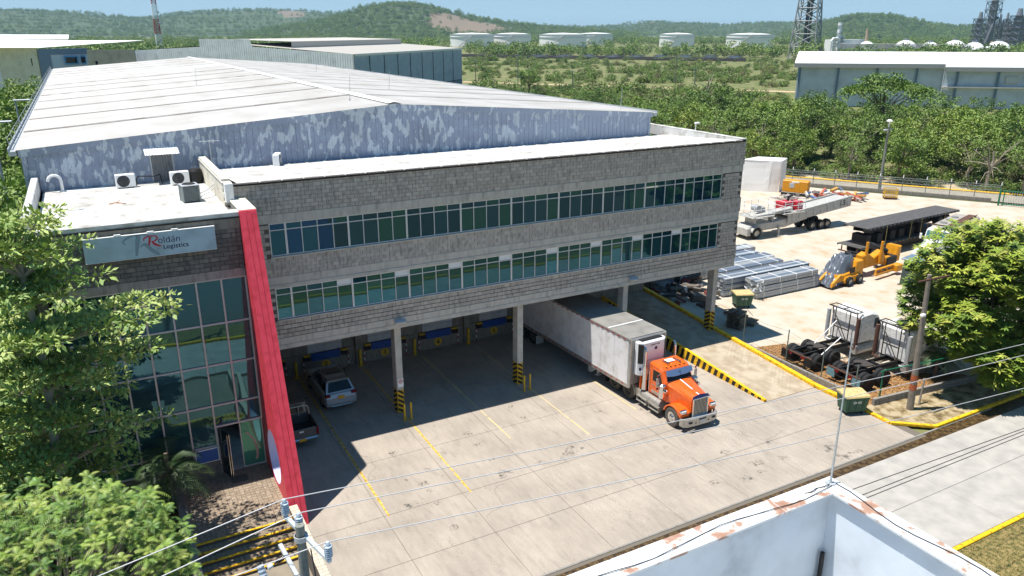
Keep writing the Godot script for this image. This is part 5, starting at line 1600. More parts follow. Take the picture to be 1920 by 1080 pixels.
func ramp_y(z: float) -> float: return clampf((-27.7 - z) / 16.3 * 1.2, 0.0, 1.2)
func bin_thing(label: String, at: Vector3, turn: float) -> Node3D:
	var o := thing("waste_container", label, "waste bin", at, turn, "green waste containers")
	var b := MB.new()
	# body tapers towards the wheels
	var top := [Vector3(-0.68, 1.05, 0.5), Vector3(0.68, 1.05, 0.5), Vector3(0.68, 1.05, -0.5), Vector3(-0.68, 1.05, -0.5)]
	var bot := [Vector3(-0.58, 0.2, 0.4), Vector3(0.58, 0.2, 0.4), Vector3(0.58, 0.2, -0.4), Vector3(-0.58, 0.2, -0.4)]
	for k in 4: b.quad(bot[k], bot[(k + 1) % 4], top[(k + 1) % 4], top[k])
	b.quad(bot[3], bot[2], bot[1], bot[0])
	for s in [-0.4, 0.0, 0.4]: b.bb(Vector3(s, 0.62, 0.455), Vector3(0.07, 0.8, 0.05), 0.01, Basis(Vector3.RIGHT, 0.11))
	b.bb(Vector3(0, 1.04, 0), Vector3(1.42, 0.08, 1.06), 0.02)
	pt("body", b, M.bin, o)
	pt("lid", MB.new().ext(V2([-0.54, 1.08, 0.54, 1.08, 0.5, 1.16, -0.3, 1.24, -0.54, 1.2]), 1.42, Transform3D(ZY, Vector3.ZERO), 0.02), M.bin_lid, o)
	for s in [Vector2(-0.45, 0.3), Vector2(0.45, 0.3), Vector2(-0.45, -0.3), Vector2(0.45, -0.3)]:
		pt("castor", MB.new().cyl(Vector3(s.x - 0.025, 0.08, s.y), Vector3(s.x + 0.025, 0.08, s.y), 0.08, 0.08, 12).box(Vector3(s.x, 0.16, s.y), Vector3(0.07, 0.1, 0.06)), M.black, o)
	for s in [-0.16, 0.0, 0.16]: pt("white_ring_print", MB.new().lathe([Vector2(0.045, 0.0), Vector2(0.045, 0.004), Vector2(0.075, 0.004), Vector2(0.075, 0.0)], Vector3(s, 0.78, 0.474), Vector3.BACK, 16), M.white_clean, o)
	return o

func ramp_side() -> void:
	# ramp slab between the striped wall and the kerb
	var rp := Node3D.new()
	rp.name = "ramp"
	add_child(rp)
	rp.set_meta("kind", "structure")
	var zz := -27.7
	var rmat := mt(h("b9b0a0"), 0.95, 0.0, ntex(512, 0.012, 5, 140, [[0.1, h("cfc4b4")], [0.45, h("e6ddcf")], [0.7, h("f6f0e6")]]), 0.14, true)
	while zz > -60.0:
		var z1 := zz - 3.4
		var b := MB.new()
		b.quad(Vector3(31.6, ramp_y(zz) + 0.003, zz - 0.008), Vector3(35.42, ramp_y(zz) + 0.003, zz - 0.008), Vector3(35.42, ramp_y(z1) + 0.003, z1 + 0.008), Vector3(31.6, ramp_y(z1) + 0.003, z1 + 0.008))
		pt("slab", b, rmat, rp)
		# anti-slip grooves cast as chevrons
		var g := MB.new()
		var s := zz - 0.2
		while s > z1 + 1.4 and s > -46.0:
			for sd in [-1.0, 1.0]:
				for k in 6:
					var x0: float = 33.5 + sd * (0.1 + k * 0.28)
					var x1: float = 33.5 + sd * (0.1 + k * 0.28 + 0.28)
					var p := [Vector3(x0, ramp_y(s - k * 0.24) + 0.006, s - k * 0.24), Vector3(x1, ramp_y(s - k * 0.24 - 0.24) + 0.006, s - k * 0.24 - 0.24)]
					var d := Vector3(0, 0, 0.012)
					if sd > 0: g.quad(p[0] + d, p[1] + d, p[1] - d, p[0] - d)
					else: g.quad(p[1] + d, p[0] + d, p[0] - d, p[1] - d)
			s -= 0.3
		if not g.v.is_empty(): meta(pt("grooves", g, mt_groove(), rp), "", "", "", "stuff")
		zz = z1
	# striped wall
	var W := thing("striped_ramp_wall", "low yellow and black striped wall along the ramp", "wall", Vector3(31.5, 0, -35))
	var top := func(z): return ramp_y(z) + lerpf(0.12, 0.24, clampf((-27.7 - z) / 10.0, 0, 1))
	var wp := off(W)
	var zs := [-27.75, -31.0, -35.2, -39.5, -43.9]
	for k in 4:
		var a: float = zs[k]
		var c: float = zs[k + 1]
		prof(wp, [Vector2(a, -0.05), Vector2(a, top.call(a)), Vector2(c, top.call(c)), Vector2(c, -0.05)], 0.2, 31.5, 0.0)
	pt("wall", wp, M.yellow_kerb, W)
	var sp := off(W)
	var s := -28.0
	while s > -43.6:
		var lean := 0.28
		var hh: float = top.call(s) - 0.01
		var L0 := 0.26
		sp.quad(Vector3(31.397, 0.01, s - L0), Vector3(31.397, 0.01, s), Vector3(31.397, top.call(s + lean * hh) - 0.012, s + lean * hh), Vector3(31.397, top.call(s - L0 + lean * hh) - 0.012, s - L0 + lean * hh))
		s -= 0.52
	pt("black_stripe", sp, M.black, W)
	# yellow kerb that climbs with the ramp, and the low block wall outside it
	var kb := MB.new()
	var kz := -24.7
	var kn := Node3D.new()
	kn.name = numbered("kerb")
	add_child(kn)
	kn.set_meta("kind", "structure")
	while kz > -60.0:
		var k1 := kz - 1.5
		var pk := MB.new()
		prof(pk, [Vector2(kz, -0.1), Vector2(kz, ramp_y(kz) + 0.19), Vector2(k1 + 0.012, ramp_y(k1) + 0.19), Vector2(k1 + 0.012, -0.1)], 0.3, 35.58, 0.025)
		pt("kerb_stone", pk, M.yellow_kerb, kn)
		kz = k1
	var LW := thing("low_block_wall", "low weathered block wall just outside the yellow ramp kerb", "wall", Vector3(36.1, 0, -29))
	var bz := -24.55
	var wet := mt(h("8f8a82"), 0.95, 0.0, M.streak, 0.5, true)
	while bz > -33.5:
		for r in 2: pt("block", off(LW).bb(Vector3(36.02, 0.13 + r * 0.22, bz - 0.2 - (0.2 if r else 0.0)), Vector3(0.16, 0.21, 0.39), 0.01), wet, LW)
		bz -= 0.4
	var LW2 := thing("low_block_wall", "low weathered block wall behind the pavement under the bright green tree", "wall", Vector3(41, 0, -24))
	var q0 := Vector2(36.3, -24.42)
	var q1 := Vector2(52.0, -22.9)
	var nseg := 38
	for k in nseg:
		var c := q0.lerp(q1, (k + 0.5) / nseg)
		for r in 2: pt("block", off(LW2).bb(Vector3(c.x, 0.16 + r * 0.23, c.y), Vector3(0.41, 0.22, 0.17), 0.01, Basis(Vector3.UP, -atan2(q1.y - q0.y, q1.x - q0.x))), wet, LW2)
	# fence posts with sagging wires
	var posts := []
	for q in [[37.0, -31.0], [36.55, -27.9], [36.2, -25.3], [36.8, -34.5], [36.9, -38.2], [36.9, -41.6]]: posts.append(Vector3(q[0] - 0.4, 0, q[1]))
	for p in posts:
		solo("fence_post", MB.new().cyl(Vector3.ZERO, Vector3(0, 2.3, 0), 0.035, 0.035, 8).lathe([Vector2(0.035, 2.3), Vector2(0.0, 2.33)], Vector3.ZERO, Vector3.UP, 8), mt_post(), "slim grey green steel fence post along the ramp wall", "post", "fence posts along the ramp", p)
	var fw := MB.new()
	for k in [[0, 1], [1, 2], [3, 0], [4, 3], [5, 4]]:
		for y in [2.2, 1.2, 0.5]:
			var a: Vector3 = posts[k[0]] + Vector3(0, y, 0)
			var c: Vector3 = posts[k[1]] + Vector3(0, y, 0)
			fw.tube([a, (a + c) / 2 - Vector3(0, 0.12, 0), c], 0.008, 4)
	solo("fence_wire", fw, M.wire_dk, "thin slack wires strung between the ramp fence posts", "wire")
	for q in [[37.3, -24.75], [39.7, -24.45]]:
		solo("fence_post", MB.new().cyl(Vector3.ZERO, Vector3(0, 1.9, 0), 0.045, 0.045, 8), M.green_gate, "green steel fence post behind the corner pavement", "post", "green posts on the corner", Vector3(q[0], 0, q[1]))
	solo("fence_rail", MB.new().tube([Vector3(37.0, 1.85, -24.7), Vector3(37.35, 1.88, -24.75), Vector3(39.7, 1.85, -24.45), Vector3(43.0, 1.8, -24.2)], 0.03, 6), M.green_gate, "green steel rail joining the corner fence posts", "rail")
	bin_thing("green waste container with yellow lid beside the yellow kerb near the road", Vector3(34.75, 0, -24.6), -0.35)
	bin_thing("green waste container with yellow lid before the wrapped steel bundles", Vector3(41.85, 0, -40.2), -0.4)
	# pallets heaped in the shade of the building
	var pal := MB.new()
	for k in 7: pal.bb(Vector3(-0.52 + k * 0.173, 0.13, 0), Vector3(0.11, 0.022, 1.1), 0.003)
	for z in [-0.5, 0.0, 0.5]: pal.bb(Vector3(0, 0.075, z), Vector3(1.15, 0.08, 0.09), 0.004)
	for k in 4: pal.bb(Vector3(-0.5 + k * 0.333, 0.022, 0), Vector3(0.1, 0.02, 1.1), 0.003)
	var pm := pal.mesh()
	for k in 12:
		var o := put(numbered("wooden_pallet"), pm, M.wood, self, Vector3(38.5 + R(-0.15, 0.15) + (1.3 if k > 7 else 0.0) - (1.2 if k > 9 else 0.0), 0.145 * (k if k < 8 else (k - 8 if k < 10 else k - 10)), -37.3 + R(-0.12, 0.12)))
		o.rotation.y = R(-0.2, 0.2) + 0.4
		meta(o, "weathered grey wooden pallet in the pile beside the corner column", "pallet", "pallets piled by the corner column")
	var pr := put(numbered("wooden_pallet"), pm, M.rust, self, Vector3(39.6, 0, -41.6))
	meta(pr, "reddish wooden pallet lying alone by the steel bundles", "pallet")
	var scrap := MB.new()
	for k in 12:
		var a := Vector3(R(37.2, 39.2), R(0.9, 1.5), R(-38.2, -36.6))
		scrap.cyl(a, a + Vector3(R(-0.9, 0.9), R(-0.3, 0.2), R(-0.9, 0.9)), R(0.015, 0.05), -1.0, 5)
	meta(solo("scrap_pile", scrap, M.rust, "tangled rusty bars and branches thrown over the pallets", "scrap"), "", "", "", "stuff")
	# blue sheet lean-to beyond the ramp
	var sh := thing("blue_sheet_shelter", "low open shelter with a blue ribbed sheet roof beside the ramp", "shelter", Vector3(39.5, 0, -48))
	var xs := 37.4
	while xs < 43.0:
		var b := MB.new()
		b.t = Transform3D(Basis.IDENTITY, -sh.position)
		siding(b, xs, xs + 0.95, 0.24, 0.03, func(s_, y, d): return Vector3(s_, lerpf(1.9, 2.5, y) + d, lerpf(-45.6, -51.0, y)), func(s_): return 0.0, func(s_): return 1.0)
		pt("roof_sheet", b, M.blue_sheet, sh)
		xs += 0.95
	for q in [[37.6, -46], [42.8, -46], [37.6, -50.6], [42.8, -50.6]]: pt("post", MB.new().cyl(Vector3(q[0], 0, q[1]) - sh.position, Vector3(q[0], 1.95 if q[1] > -48 else 2.4, q[1]) - sh.position, 0.05, 0.05, 8), M.dark, sh)
	var junk := MB.new()
	junk.colored = true
	for k in 60:
		junk.col = [Color(0.08, 0.06, 0.05), Color(0.14, 0.12, 0.1), Color(0.04, 0.04, 0.05), Color(0.2, 0.05, 0.04), Color(0.3, 0.3, 0.3)][rng.randi() % 5]
		junk.bb(Vector3(R(37.3, 42.5), R(0.1, 0.7), R(-50, -42.5)), Vector3(R(0.2, 1.4), R(0.1, 0.5), R(0.2, 0.9)), 0.03, Basis.from_euler(Vector3(R(-0.3, 0.3), R(0, 3), R(-0.3, 0.3))))
	meta(solo("junk_heap", junk, M.vcol, "dark heap of discarded parts under and beside the blue shelter", "junk"), "", "", "", "stuff")
	solo("white_tarpaulin", MB.new().ext(V2([-1.2, 0.0, 1.3, 0.0, 1.0, 0.5, 0.2, 0.7, -0.6, 0.55]), 1.6, Transform3D(Basis.IDENTITY, Vector3.ZERO), 0.2), M.white, "crumpled white tarpaulin over a heap behind the ramp", "tarpaulin", "", Vector3(37.6, 0, -53.0))
func mt_post() -> Material:
	if not M.has("post"): M.post = mt(h("6f7d74"), 0.7, 0.2, M.grime, 0.8)
	return M.post
func mt_groove() -> Material:
	if not M.has("groove"): M.groove = mt(h("8f8576"), 1.0)
	return M.groove

# road tractor without a trailer: local z = 0 at the rear lamp bar, nose towards +z
func bobtail(label: String, at: Vector3, turn: float, teal: bool) -> void:
	var T := thing("white_tractor_unit", label, "truck", at, turn, "")
	var c := MB.new()
	for s in [-0.42, 0.42]: c.bb(Vector3(s, 0.9, 3.9), Vector3(0.1, 0.24, 7.6), 0.01)
	for z in [0.2, 1.4, 2.8, 4.2]: c.box(Vector3(0, 0.86, z), Vector3(0.8, 0.16, 0.16))
	c.bb(Vector3(0, 0.95, 1.4), Vector3(0.5, 0.3, 0.6), 0.05).cyl(Vector3(-0.9, 0.52, 0.8), Vector3(0.9, 0.52, 0.8), 0.12, 0.12, 10).cyl(Vector3(-0.9, 0.52, 2.15), Vector3(0.9, 0.52, 2.15), 0.12, 0.12, 10)
	pt("chassis", c, M.dark, T)
	pt("fifth_wheel", MB.new().ext(V2([-0.42, -0.5, 0.42, -0.5, 0.5, 0.25, 0.2, 0.55, 0.08, 0.1, -0.08, 0.1, -0.2, 0.55, -0.5, 0.25]), 0.1, Transform3D(Basis(Vector3.RIGHT, 0.1) * FLAT, Vector3(0, 1.14, 1.6)), 0.02), mt(h("4c4744"), 0.8, 0.3, M.grime, 0.8), T)
	pt("lamp_bar", MB.new().bb(Vector3(0, 0.9, 0.02), Vector3(2.3, 0.1, 0.1), 0.02), M.rust, T)
	for s in [-1.0, 1.0]:
		pt("mudflap", MB.new().bb(Vector3(s * 0.9, 0.6, 0.0), Vector3(0.6, 0.55, 0.04), 0.01), mt(h("6d949c"), 0.6) if teal else M.dark, T)
		pt("tail_lamp", MB.new().bb(Vector3(s * 0.5, 0.78, -0.03), Vector3(0.3, 0.1, 0.04), 0.01), M.tail_red, T)
		for z in [0.8, 2.15]: wheel(T, Vector3(s * 1.07, 0.52, z), 0.52, 0.26, M.rubber, M.rust if teal else M.dark, s, true)
		wheel(T, Vector3(s * 1.06, 0.52, 7.25), 0.52, 0.28, M.rubber, M.alum_worn, s)
		pt("exhaust_stack", MB.new().cyl(Vector3(s * 1.12, 1.1, 3.95), Vector3(s * 1.12, 2.85, 3.95), 0.13, 0.13, 16).tube([Vector3(s * 1.12, 1.15, 3.95), Vector3(s * 1.1, 0.85, 3.85), Vector3(s * 0.7, 0.8, 3.95)], 0.07, 8), M.rust if (s < 0) == (not teal) else M.galv, T)
		pt("fuel_tank", MB.new().lathe([Vector2(0, 0), Vector2(0.3, 0.0), Vector2(0.33, 0.03), Vector2(0.33, 1.7), Vector2(0.3, 1.73), Vector2(0, 1.73)], Vector3(s * 0.92, 0.66, 4.15), Vector3.BACK, 20), M.steel, T)
		var fd := MB.new()
		arch(fd, Vector3(0, 0.55, 7.25), 0.6, 0.67, minf(s * 0.7, s * 1.22), maxf(s * 0.7, s * 1.22), 0.3, 2.8)
		pt("fender", fd, M.truck_white, T)
		pt("mirror", MB.new().bb(Vector3(s * 1.4, 2.1, 6.4), Vector3(0.18, 0.5, 0.08), 0.03).tube([Vector3(s * 1.05, 2.4, 6.3), Vector3(s * 1.4, 2.4, 6.4)], 0.015, 5), M.dark, T)
	var sl := MB.new()
	prof(sl, V2([4.12, 1.05, 4.12, 2.85, 4.22, 3.02, 5.2, 3.1, 5.9, 2.9, 6.45, 2.1, 6.5, 1.05]), 2.2, 0.0, 0.14)
	var ca := pt("cab", sl, M.truck_white, T)
	for s in [-1.0, 1.0]:
		var dr := MB.new()
		prof(dr, V2([5.45, 1.1, 5.45, 2.72, 5.85, 2.72, 6.3, 2.05, 6.35, 1.1]), 0.03, s * 1.102, 0.008)
		var dd := pt("door", dr, M.truck_white, ca)
		var sw := MB.new()
		prof(sw, V2([5.52, 1.95, 5.52, 2.62, 5.84, 2.62, 6.2, 2.08, 6.2, 1.95]), 0.02, s * 1.115, 0.0)
		pt("side_window", sw, M.windscreen, dd)
		pt("locker_lid", MB.new().bb(Vector3(s * 1.11, 1.8, 4.8), Vector3(0.02, 1.25, 0.95), 0.006), M.truck_white, ca)
	pt("windscreen", mbq(Vector3(-0.95, 2.12, 6.47), Vector3(-0.9, 2.8, 6.03), Vector3(0.9, 2.8, 6.03), Vector3(0.95, 2.12, 6.47)), M.windscreen, ca)
	var hood := MB.new()
	var rings := []
	for q in [[6.45, 0.98, 2.05], [7.4, 0.82, 1.9], [8.2, 0.68, 1.7], [8.35, 0.62, 1.55]]:
		rings.append([Vector3(q[1], 0.95, q[0]), Vector3(q[1], q[2] - 0.2, q[0]), Vector3(q[1] * 0.8, q[2], q[0]), Vector3(-q[1] * 0.8, q[2], q[0]), Vector3(-q[1], q[2] - 0.2, q[0]), Vector3(-q[1], 0.95, q[0])])
	loft(hood, rings)
	hood.quad(rings[3][0], rings[3][1], rings[3][4], rings[3][5]); hood.quad(rings[3][1], rings[3][2], rings[3][3], rings[3][4])
	pt("hood", hood, M.truck_white, T)
	pt("bumper", MB.new().bb(Vector3(0, 0.6, 8.45), Vector3(2.3, 0.4, 0.2), 0.06), M.chrome, T)
	# dark tube rack behind the sleeper with its diagonals
	var rk := MB.new()
	for s in [-0.55, 0.55]: rk.bb(Vector3(s, 2.05, 3.86), Vector3(0.06, 2.2, 0.06), 0.012)
	rk.bb(Vector3(0, 3.2, 3.8), Vector3(2.1, 0.08, 0.09), 0.015).bb(Vector3(0, 3.2, 4.4), Vector3(2.1, 0.06, 0.07), 0.015).bb(Vector3(0, 1.9, 3.86), Vector3(1.1, 0.07, 0.07), 0.01)
	for s in [-1.0, 0.0, 1.0]: rk.bb(Vector3(s, 3.2, 4.1), Vector3(0.05, 0.05, 0.66), 0.01)
	rk.tube([Vector3(-0.5, 1.1, 3.86), Vector3(0.5, 2.6, 3.86)], 0.03, 6)
	for s in [-0.95, 0.9]: rk.tube([Vector3(s, 3.15, 4.0), Vector3(s, 2.85, 4.02), Vector3(s, 2.6, 4.06)], 0.035, 6)
	pt("cab_rack", rk, mt(h("37312f"), 0.6, 0.2), T)

func dirt_yard_things() -> void:
	bobtail("white sleeper tractor unit with dark rear rack beside the ramp fence, grey flaps", Vector3(36.75, 0, -30.35), PI / 2, false)
	bobtail("white sleeper tractor unit with teal mudflaps half under the bright tree", Vector3(37.0, 0, -27.05), PI / 2 - 0.03, true)
	for q in [[Vector3(38.4, 1.0, -30.6), Vector3(39.9, 2.6, -30.2)], [Vector3(37.6, 0.95, -29.3), Vector3(39.6, 1.75, -29.5)]]:
		solo("white_pipe", MB.new().cyl(Vector3.ZERO, q[1] - q[0], 0.035, 0.035, 8), M.white_clean, "thin white pipe leaning across the chassis of the tractor unit", "pipe", "white pipes on the tractor chassis", q[0])
	# ---- bundled steel profiles
	var k := 0
	for st in [[44.0, 51.1, -41.45, 3], [42.2, 51.7, -43.15, 3], [44.4, 52.0, -46.0, 2], [43.4, 52.3, -47.4, 2], [43.6, 51.9, -48.8, 2], [44.0, 53.0, -50.4, 2]]:
		for lay in st[3]:
			var L: float = st[1] - st[0] - R(0.0, 0.25)
			var o := thing("steel_profile_bundle", ["galvanised steel profile bundle in the wrapped stack behind the green container", "galvanised steel profile bundle in the long second stack", "galvanised steel profile bundle in the two high third stack", "galvanised steel profile bundle in the fourth stack", "galvanised steel profile bundle in the fifth stack", "galvanised steel profile bundle in the stack nearest the grey machine"][k] + [", bottom layer", ", second layer", ", top layer"][lay], "steel bundle", Vector3(st[0] + L / 2 + R(-0.1, 0.1), 0.06 + lay * 0.5, st[2] + R(-0.04, 0.04)), R(-0.012, 0.012), "steel bundles in the dirt yard")
			for r in 5:
				for c in 4:
					pt("profile", MB.new().bb(Vector3(R(-0.03, 0.03), 0.045 + r * 0.088, -0.48 + c * 0.32), Vector3(L, 0.082, 0.3), 0.012), [M.galv, M.steel, mt_gal2()][rng.randi() % 3], o)
			for s in 4: pt("strap", MB.new().bb(Vector3(-L / 2 + 0.7 + s * (L - 1.4) / 3, 0.225, 0), Vector3(0.05, 0.47, 1.31), 0.005), M.white_clean, o)
			for s in 3: pt("spacer", MB.new().box(Vector3(-L / 2 + 1 + s * (L - 2) / 2, -0.03, 0), Vector3(0.1, 0.06, 1.2)), M.wood, o)
		k += 1
	# torn plastic wrap at the near end of the first stack
	var wr := MB.new()
	for n in 60:
		var p := Vector3(R(-0.25, 0.3), R(0.2, 1.5), R(-0.75, 0.75))
		var f := Vector3(R(-1, 1), R(-1, 1), R(-1, 1)).normalized() * R(0.1, 0.34)
		var g := Vector3(R(-1, 1), R(-1, 1), R(-1, 1)).normalized() * R(0.05, 0.2)
		wr.quad(p, p + f, p + f + g, p + g)
	var wm := mt(h("d5dade"), 0.2)
	meta(solo("torn_plastic_wrap", wr, wm, "torn clear plastic wrap bunched round the end of the steel stack", "plastic wrap", "", Vector3(44.1, 0, -41.3)), "", "", "", "")
	# ---- two flatbed trailers, one stacked on the other
	for lay in 2:
		var o := thing("flatbed_trailer", ["black flatbed trailer on its wheels carrying a second flatbed", "black flatbed trailer stacked upside on top of another flatbed"][lay], "trailer", Vector3(68.0, 0, -45.9), 0.06)
		if lay == 1: o.set_meta("label", "black flatbed trailer with bare deck strapped on top of another")
		var y := 1.15 + lay * 1.75
		var L := 15.0
		pt("deck", MB.new().bb(Vector3(lay * 0.6 - 0.3, y, 0), Vector3(L, 0.08, 2.5), 0.01), mt(h("5c5a58"), 0.7, 0.2, M.grime, 0.2, true), o)
		for s in [-1.0, 1.0]:
			pt("side_rail", MB.new().bb(Vector3(lay * 0.6 - 0.3, y - 0.08, s * 1.26), Vector3(L, 0.14, 0.05), 0.01), M.blackpaint, o)
			var pk := MB.new()
			for q in 24: pk.box(Vector3(-L / 2 + 0.4 + q * 0.61 + lay * 0.6 - 0.3, y - 0.07, s * 1.29), Vector3(0.16, 0.05, 0.02))
			pt("tie_pockets", pk, M.steel, o)
			pt("main_beam", MB.new().ext(V2([-7.0, -0.12, 7.0, -0.12, 7.0, -0.45, 3.0, -0.95, -5.0, -0.95, -7.0, -0.5]), 0.12, Transform3D(Basis.IDENTITY, Vector3(lay * 0.6 - 0.3, y, s * 0.5)), 0.01), M.blackpaint, o)
		for q in 12: pt("crossmember", MB.new().box(Vector3(-6.6 + q * 1.2 + lay * 0.6 - 0.3, y - 0.13, 0), Vector3(0.08, 0.12, 2.4)), M.blackpaint, o)
		var wx := [-5.8, -4.6] if lay == 0 else [4.6, 5.8]
		for x in wx:
			for s in [-1.0, 1.0]:
				var wn := Node3D.new()
				wn.name = "wheel_pair"
				wn.rotation.y = PI / 2
				wn.position = Vector3(x, y - 0.65, 0)
				o.add_child(wn, true)
				var tb := MB.new()
				tb.lathe([Vector2(0.28, -0.3), Vector2(0.46, -0.3), Vector2(0.5, -0.24), Vector2(0.5, 0.24), Vector2(0.46, 0.3), Vector2(0.28, 0.3)], Vector3(0, 0, 0), Vector3(1, 0, 0), 24)
				pt("tyre", tb, M.rubber, wn).position.x = s * 0.95
				pt("rim", MB.new().lathe([Vector2(0.29, 0.28), Vector2(0.25, 0.1), Vector2(0.0, 0.12)], Vector3.ZERO, Vector3(s, 0, 0), 20), M.alum_worn, wn).position.x = s * 0.95
		if lay == 0:
			pt("rear_bumper", MB.new().bb(Vector3(-7.7, 0.55, 0), Vector3(0.12, 0.12, 2.3), 0.02).bb(Vector3(-7.7, 0.8, 0.8), Vector3(0.1, 0.5, 0.1), 0.02).bb(Vector3(-7.7, 0.8, -0.8), Vector3(0.1, 0.5, 0.1), 0.02), M.rust, o)
			for s in [-0.8, 0.8]: pt("landing_leg", MB.new().bb(Vector3(4.2, 0.55, s), Vector3(0.14, 1.0, 0.14), 0.02), M.blackpaint, o)
			for q in [-6.4, -4.6, -2.6, -1.2, 0.4, 2.0]: pt("timber_support", MB.new().bb(Vector3(q, 1.7, 0.2), Vector3(0.8, 0.95, 1.5), 0.05), M.dark, o)
		else:
			for q in [-4.3, -0.4, 1.3, 5.2]: pt("strap", MB.new().box(Vector3(q, y - 0.9, 1.3), Vector3(0.07, 1.75, 0.01)), mt(h("b9a860"), 0.8), o)
	# ---- wheeled conveyor machine with railings and a red engine
	var C := thing("wheeled_conveyor_machine", "long grey wheeled conveyor machine with white railings and a red engine", "machine", Vector3(63.5, 0, -55.4), -0.03)
	var gm := mt(h("b9b8b2"), 0.6, 0.1, M.grime, 0.35)
	pt("chassis_beam", MB.new().ext(V2([-6.6, 0.9, -4.8, 0.7, -1.5, 0.75, 1.5, 1.3, 1.5, 1.9, -3.0, 1.5, -5.4, 1.45, -6.8, 1.2]), 1.7, Transform3D(Basis.IDENTITY, Vector3(0, 0, 0)), 0.05), gm, C)
	pt("trough", MB.new().ext(V2([-1.5, 1.2, 7.6, 2.1, 7.6, 3.2, -1.5, 2.2]), 0.1, Transform3D(Basis.IDENTITY, Vector3(0, 0, 1.0)), 0.02).ext(V2([-1.5, 1.2, 7.6, 2.1, 7.6, 3.2, -1.5, 2.2]), 0.1, Transform3D(Basis.IDENTITY, Vector3(0, 0, -1.0)), 0.02).ext(V2([-1.5, 1.9, 7.5, 2.9, 7.5, 3.0, -1.5, 2.0]), 1.9, Transform3D.IDENTITY, 0.01), gm, C)
	for q in 9: pt("trough_rib", MB.new().bb(Vector3(-0.9 + q, 1.85 + q * 0.1, 1.08), Vector3(0.09, 1.0, 0.08), 0.01), gm, C)
	var mk := letters("L3", 0.75, M.black, C, Vector3(5.9, 2.55, 1.06))
	mk.name = "painted_mark"
	for x in [2.2, 3.5, 4.4]:
		for s in [-1.0, 1.0]: wheel_z(C, Vector3(x, 0.5, s * 0.85), 0.5, 0.5, s)
	for s in [-1.0, 1.0]: wheel_z(C, Vector3(-5.7, 0.58, s * 1.0), 0.58, 0.36, s)
	for s in [-1.0, 1.0]:
		var fn := MB.new()
		fn.t = Transform3D(Basis(Vector3.UP, PI / 2), Vector3(-5.7, 0, s))
		arch(fn, Vector3(0, 0.58, 0), 0.68, 0.74, -0.22, 0.22, 0.2, 2.9)
		pt("fender", fn, gm, C)
	pt("nose_plate", MB.new().bb(Vector3(-6.7, 0.8, 0), Vector3(0.5, 0.8, 2.2), 0.06), gm, C)
	pt("support_leg", MB.new().bb(Vector3(-2.6, 0.5, 1.0), Vector3(0.2, 1.0, 0.2), 0.02).box(Vector3(-2.6, 0.04, 1.0), Vector3(0.5, 0.06, 0.5)), gm, C)
	pt("hopper_beam", MB.new().bb(Vector3(-3.4, 2.4, 0.5), Vector3(5.2, 0.3, 0.9), 0.05, Basis(Vector3.BACK, 0.08)).bb(Vector3(-3.2, 1.9, 0.0), Vector3(0.25, 1.0, 1.4), 0.03).bb(Vector3(-5.6, 1.9, 0.0), Vector3(0.25, 1.0, 1.4), 0.03), gm, C)
	pt("winch", MB.new().cyl(Vector3(-5.0, 2.9, -0.4), Vector3(-5.0, 2.9, 0.4), 0.35, 0.35, 16).bb(Vector3(-4.4, 2.75, 0), Vector3(0.6, 0.5, 0.8), 0.05), M.steel, C)
	var rl := MB.new()
	for q in [[-6.4, -3.6, 1.2], [-6.4, -3.6, -1.2], [-2.2, 0.6, 1.2], [-2.2, 0.6, -1.2]]:
		for n in 4:
			var x: float = lerpf(q[0], q[1], n / 3.0)
			rl.cyl(Vector3(x, 2.2, q[2]), Vector3(x, 3.5, q[2]), 0.025, 0.025, 6)
		for y in [2.5, 3.0, 3.48]: rl.cyl(Vector3(q[0], y, q[2]), Vector3(q[1], y, q[2]), 0.022, 0.022, 6)
	for x in [-6.4, -3.6, -2.2, 0.6]:
		for y in [3.0, 3.48]: rl.cyl(Vector3(x, y, -1.2), Vector3(x, y, 1.2), 0.022, 0.022, 6)
	pt("railing", rl, M.white_clean, C)
	pt("deck_plate", MB.new().bb(Vector3(-5.0, 2.2, 0), Vector3(2.9, 0.06, 2.4), 0.01).bb(Vector3(-0.8, 2.2, 0), Vector3(2.9, 0.06, 2.4), 0.01), gm, C)
	pt("engine", MB.new().bb(Vector3(-0.9, 2.75, -0.2), Vector3(1.5, 0.95, 1.2), 0.08).bb(Vector3(0.5, 2.7, 0.1), Vector3(0.9, 1.0, 1.1), 0.08).bb(Vector3(0.6, 1.9, 0.4), Vector3(1.4, 0.5, 1.2), 0.05), M.red_paint, C)
	pt("engine_louvres", MB.new().box(Vector3(0.5, 3.0, 0.66), Vector3(0.8, 0.06, 0.02)).box(Vector3(0.5, 2.8, 0.66), Vector3(0.8, 0.06, 0.02)).box(Vector3(0.5, 2.6, 0.66), Vector3(0.8, 0.06, 0.02)).box(Vector3(-0.9, 3.0, 0.41), Vector3(1.2, 0.06, 0.02)).box(Vector3(-0.9, 2.75, 0.41), Vector3(1.2, 0.06, 0.02)), M.white_clean, C)
	pt("exhaust", MB.new().tube([Vector3(-0.5, 3.2, -0.2), Vector3(-0.4, 3.6, -0.2), Vector3(0.1, 3.75, -0.2)], 0.12, 8), M.black, C)
	# ---- loader under a tarpaulin
	var Lr := thing("covered_skid_loader", "small yellow wheeled loader half covered by a shiny dark tarpaulin", "loader", Vector3(53.6, 0, -40.6), 0.1)
	pt("body", MB.new().ext(V2([-1.7, 0.45, 1.6, 0.45, 1.75, 0.9, 1.55, 1.9, 0.7, 1.9, 0.4, 1.1, -1.5, 1.0]), 1.4, Transform3D.IDENTITY, 0.06), M.machine, Lr)
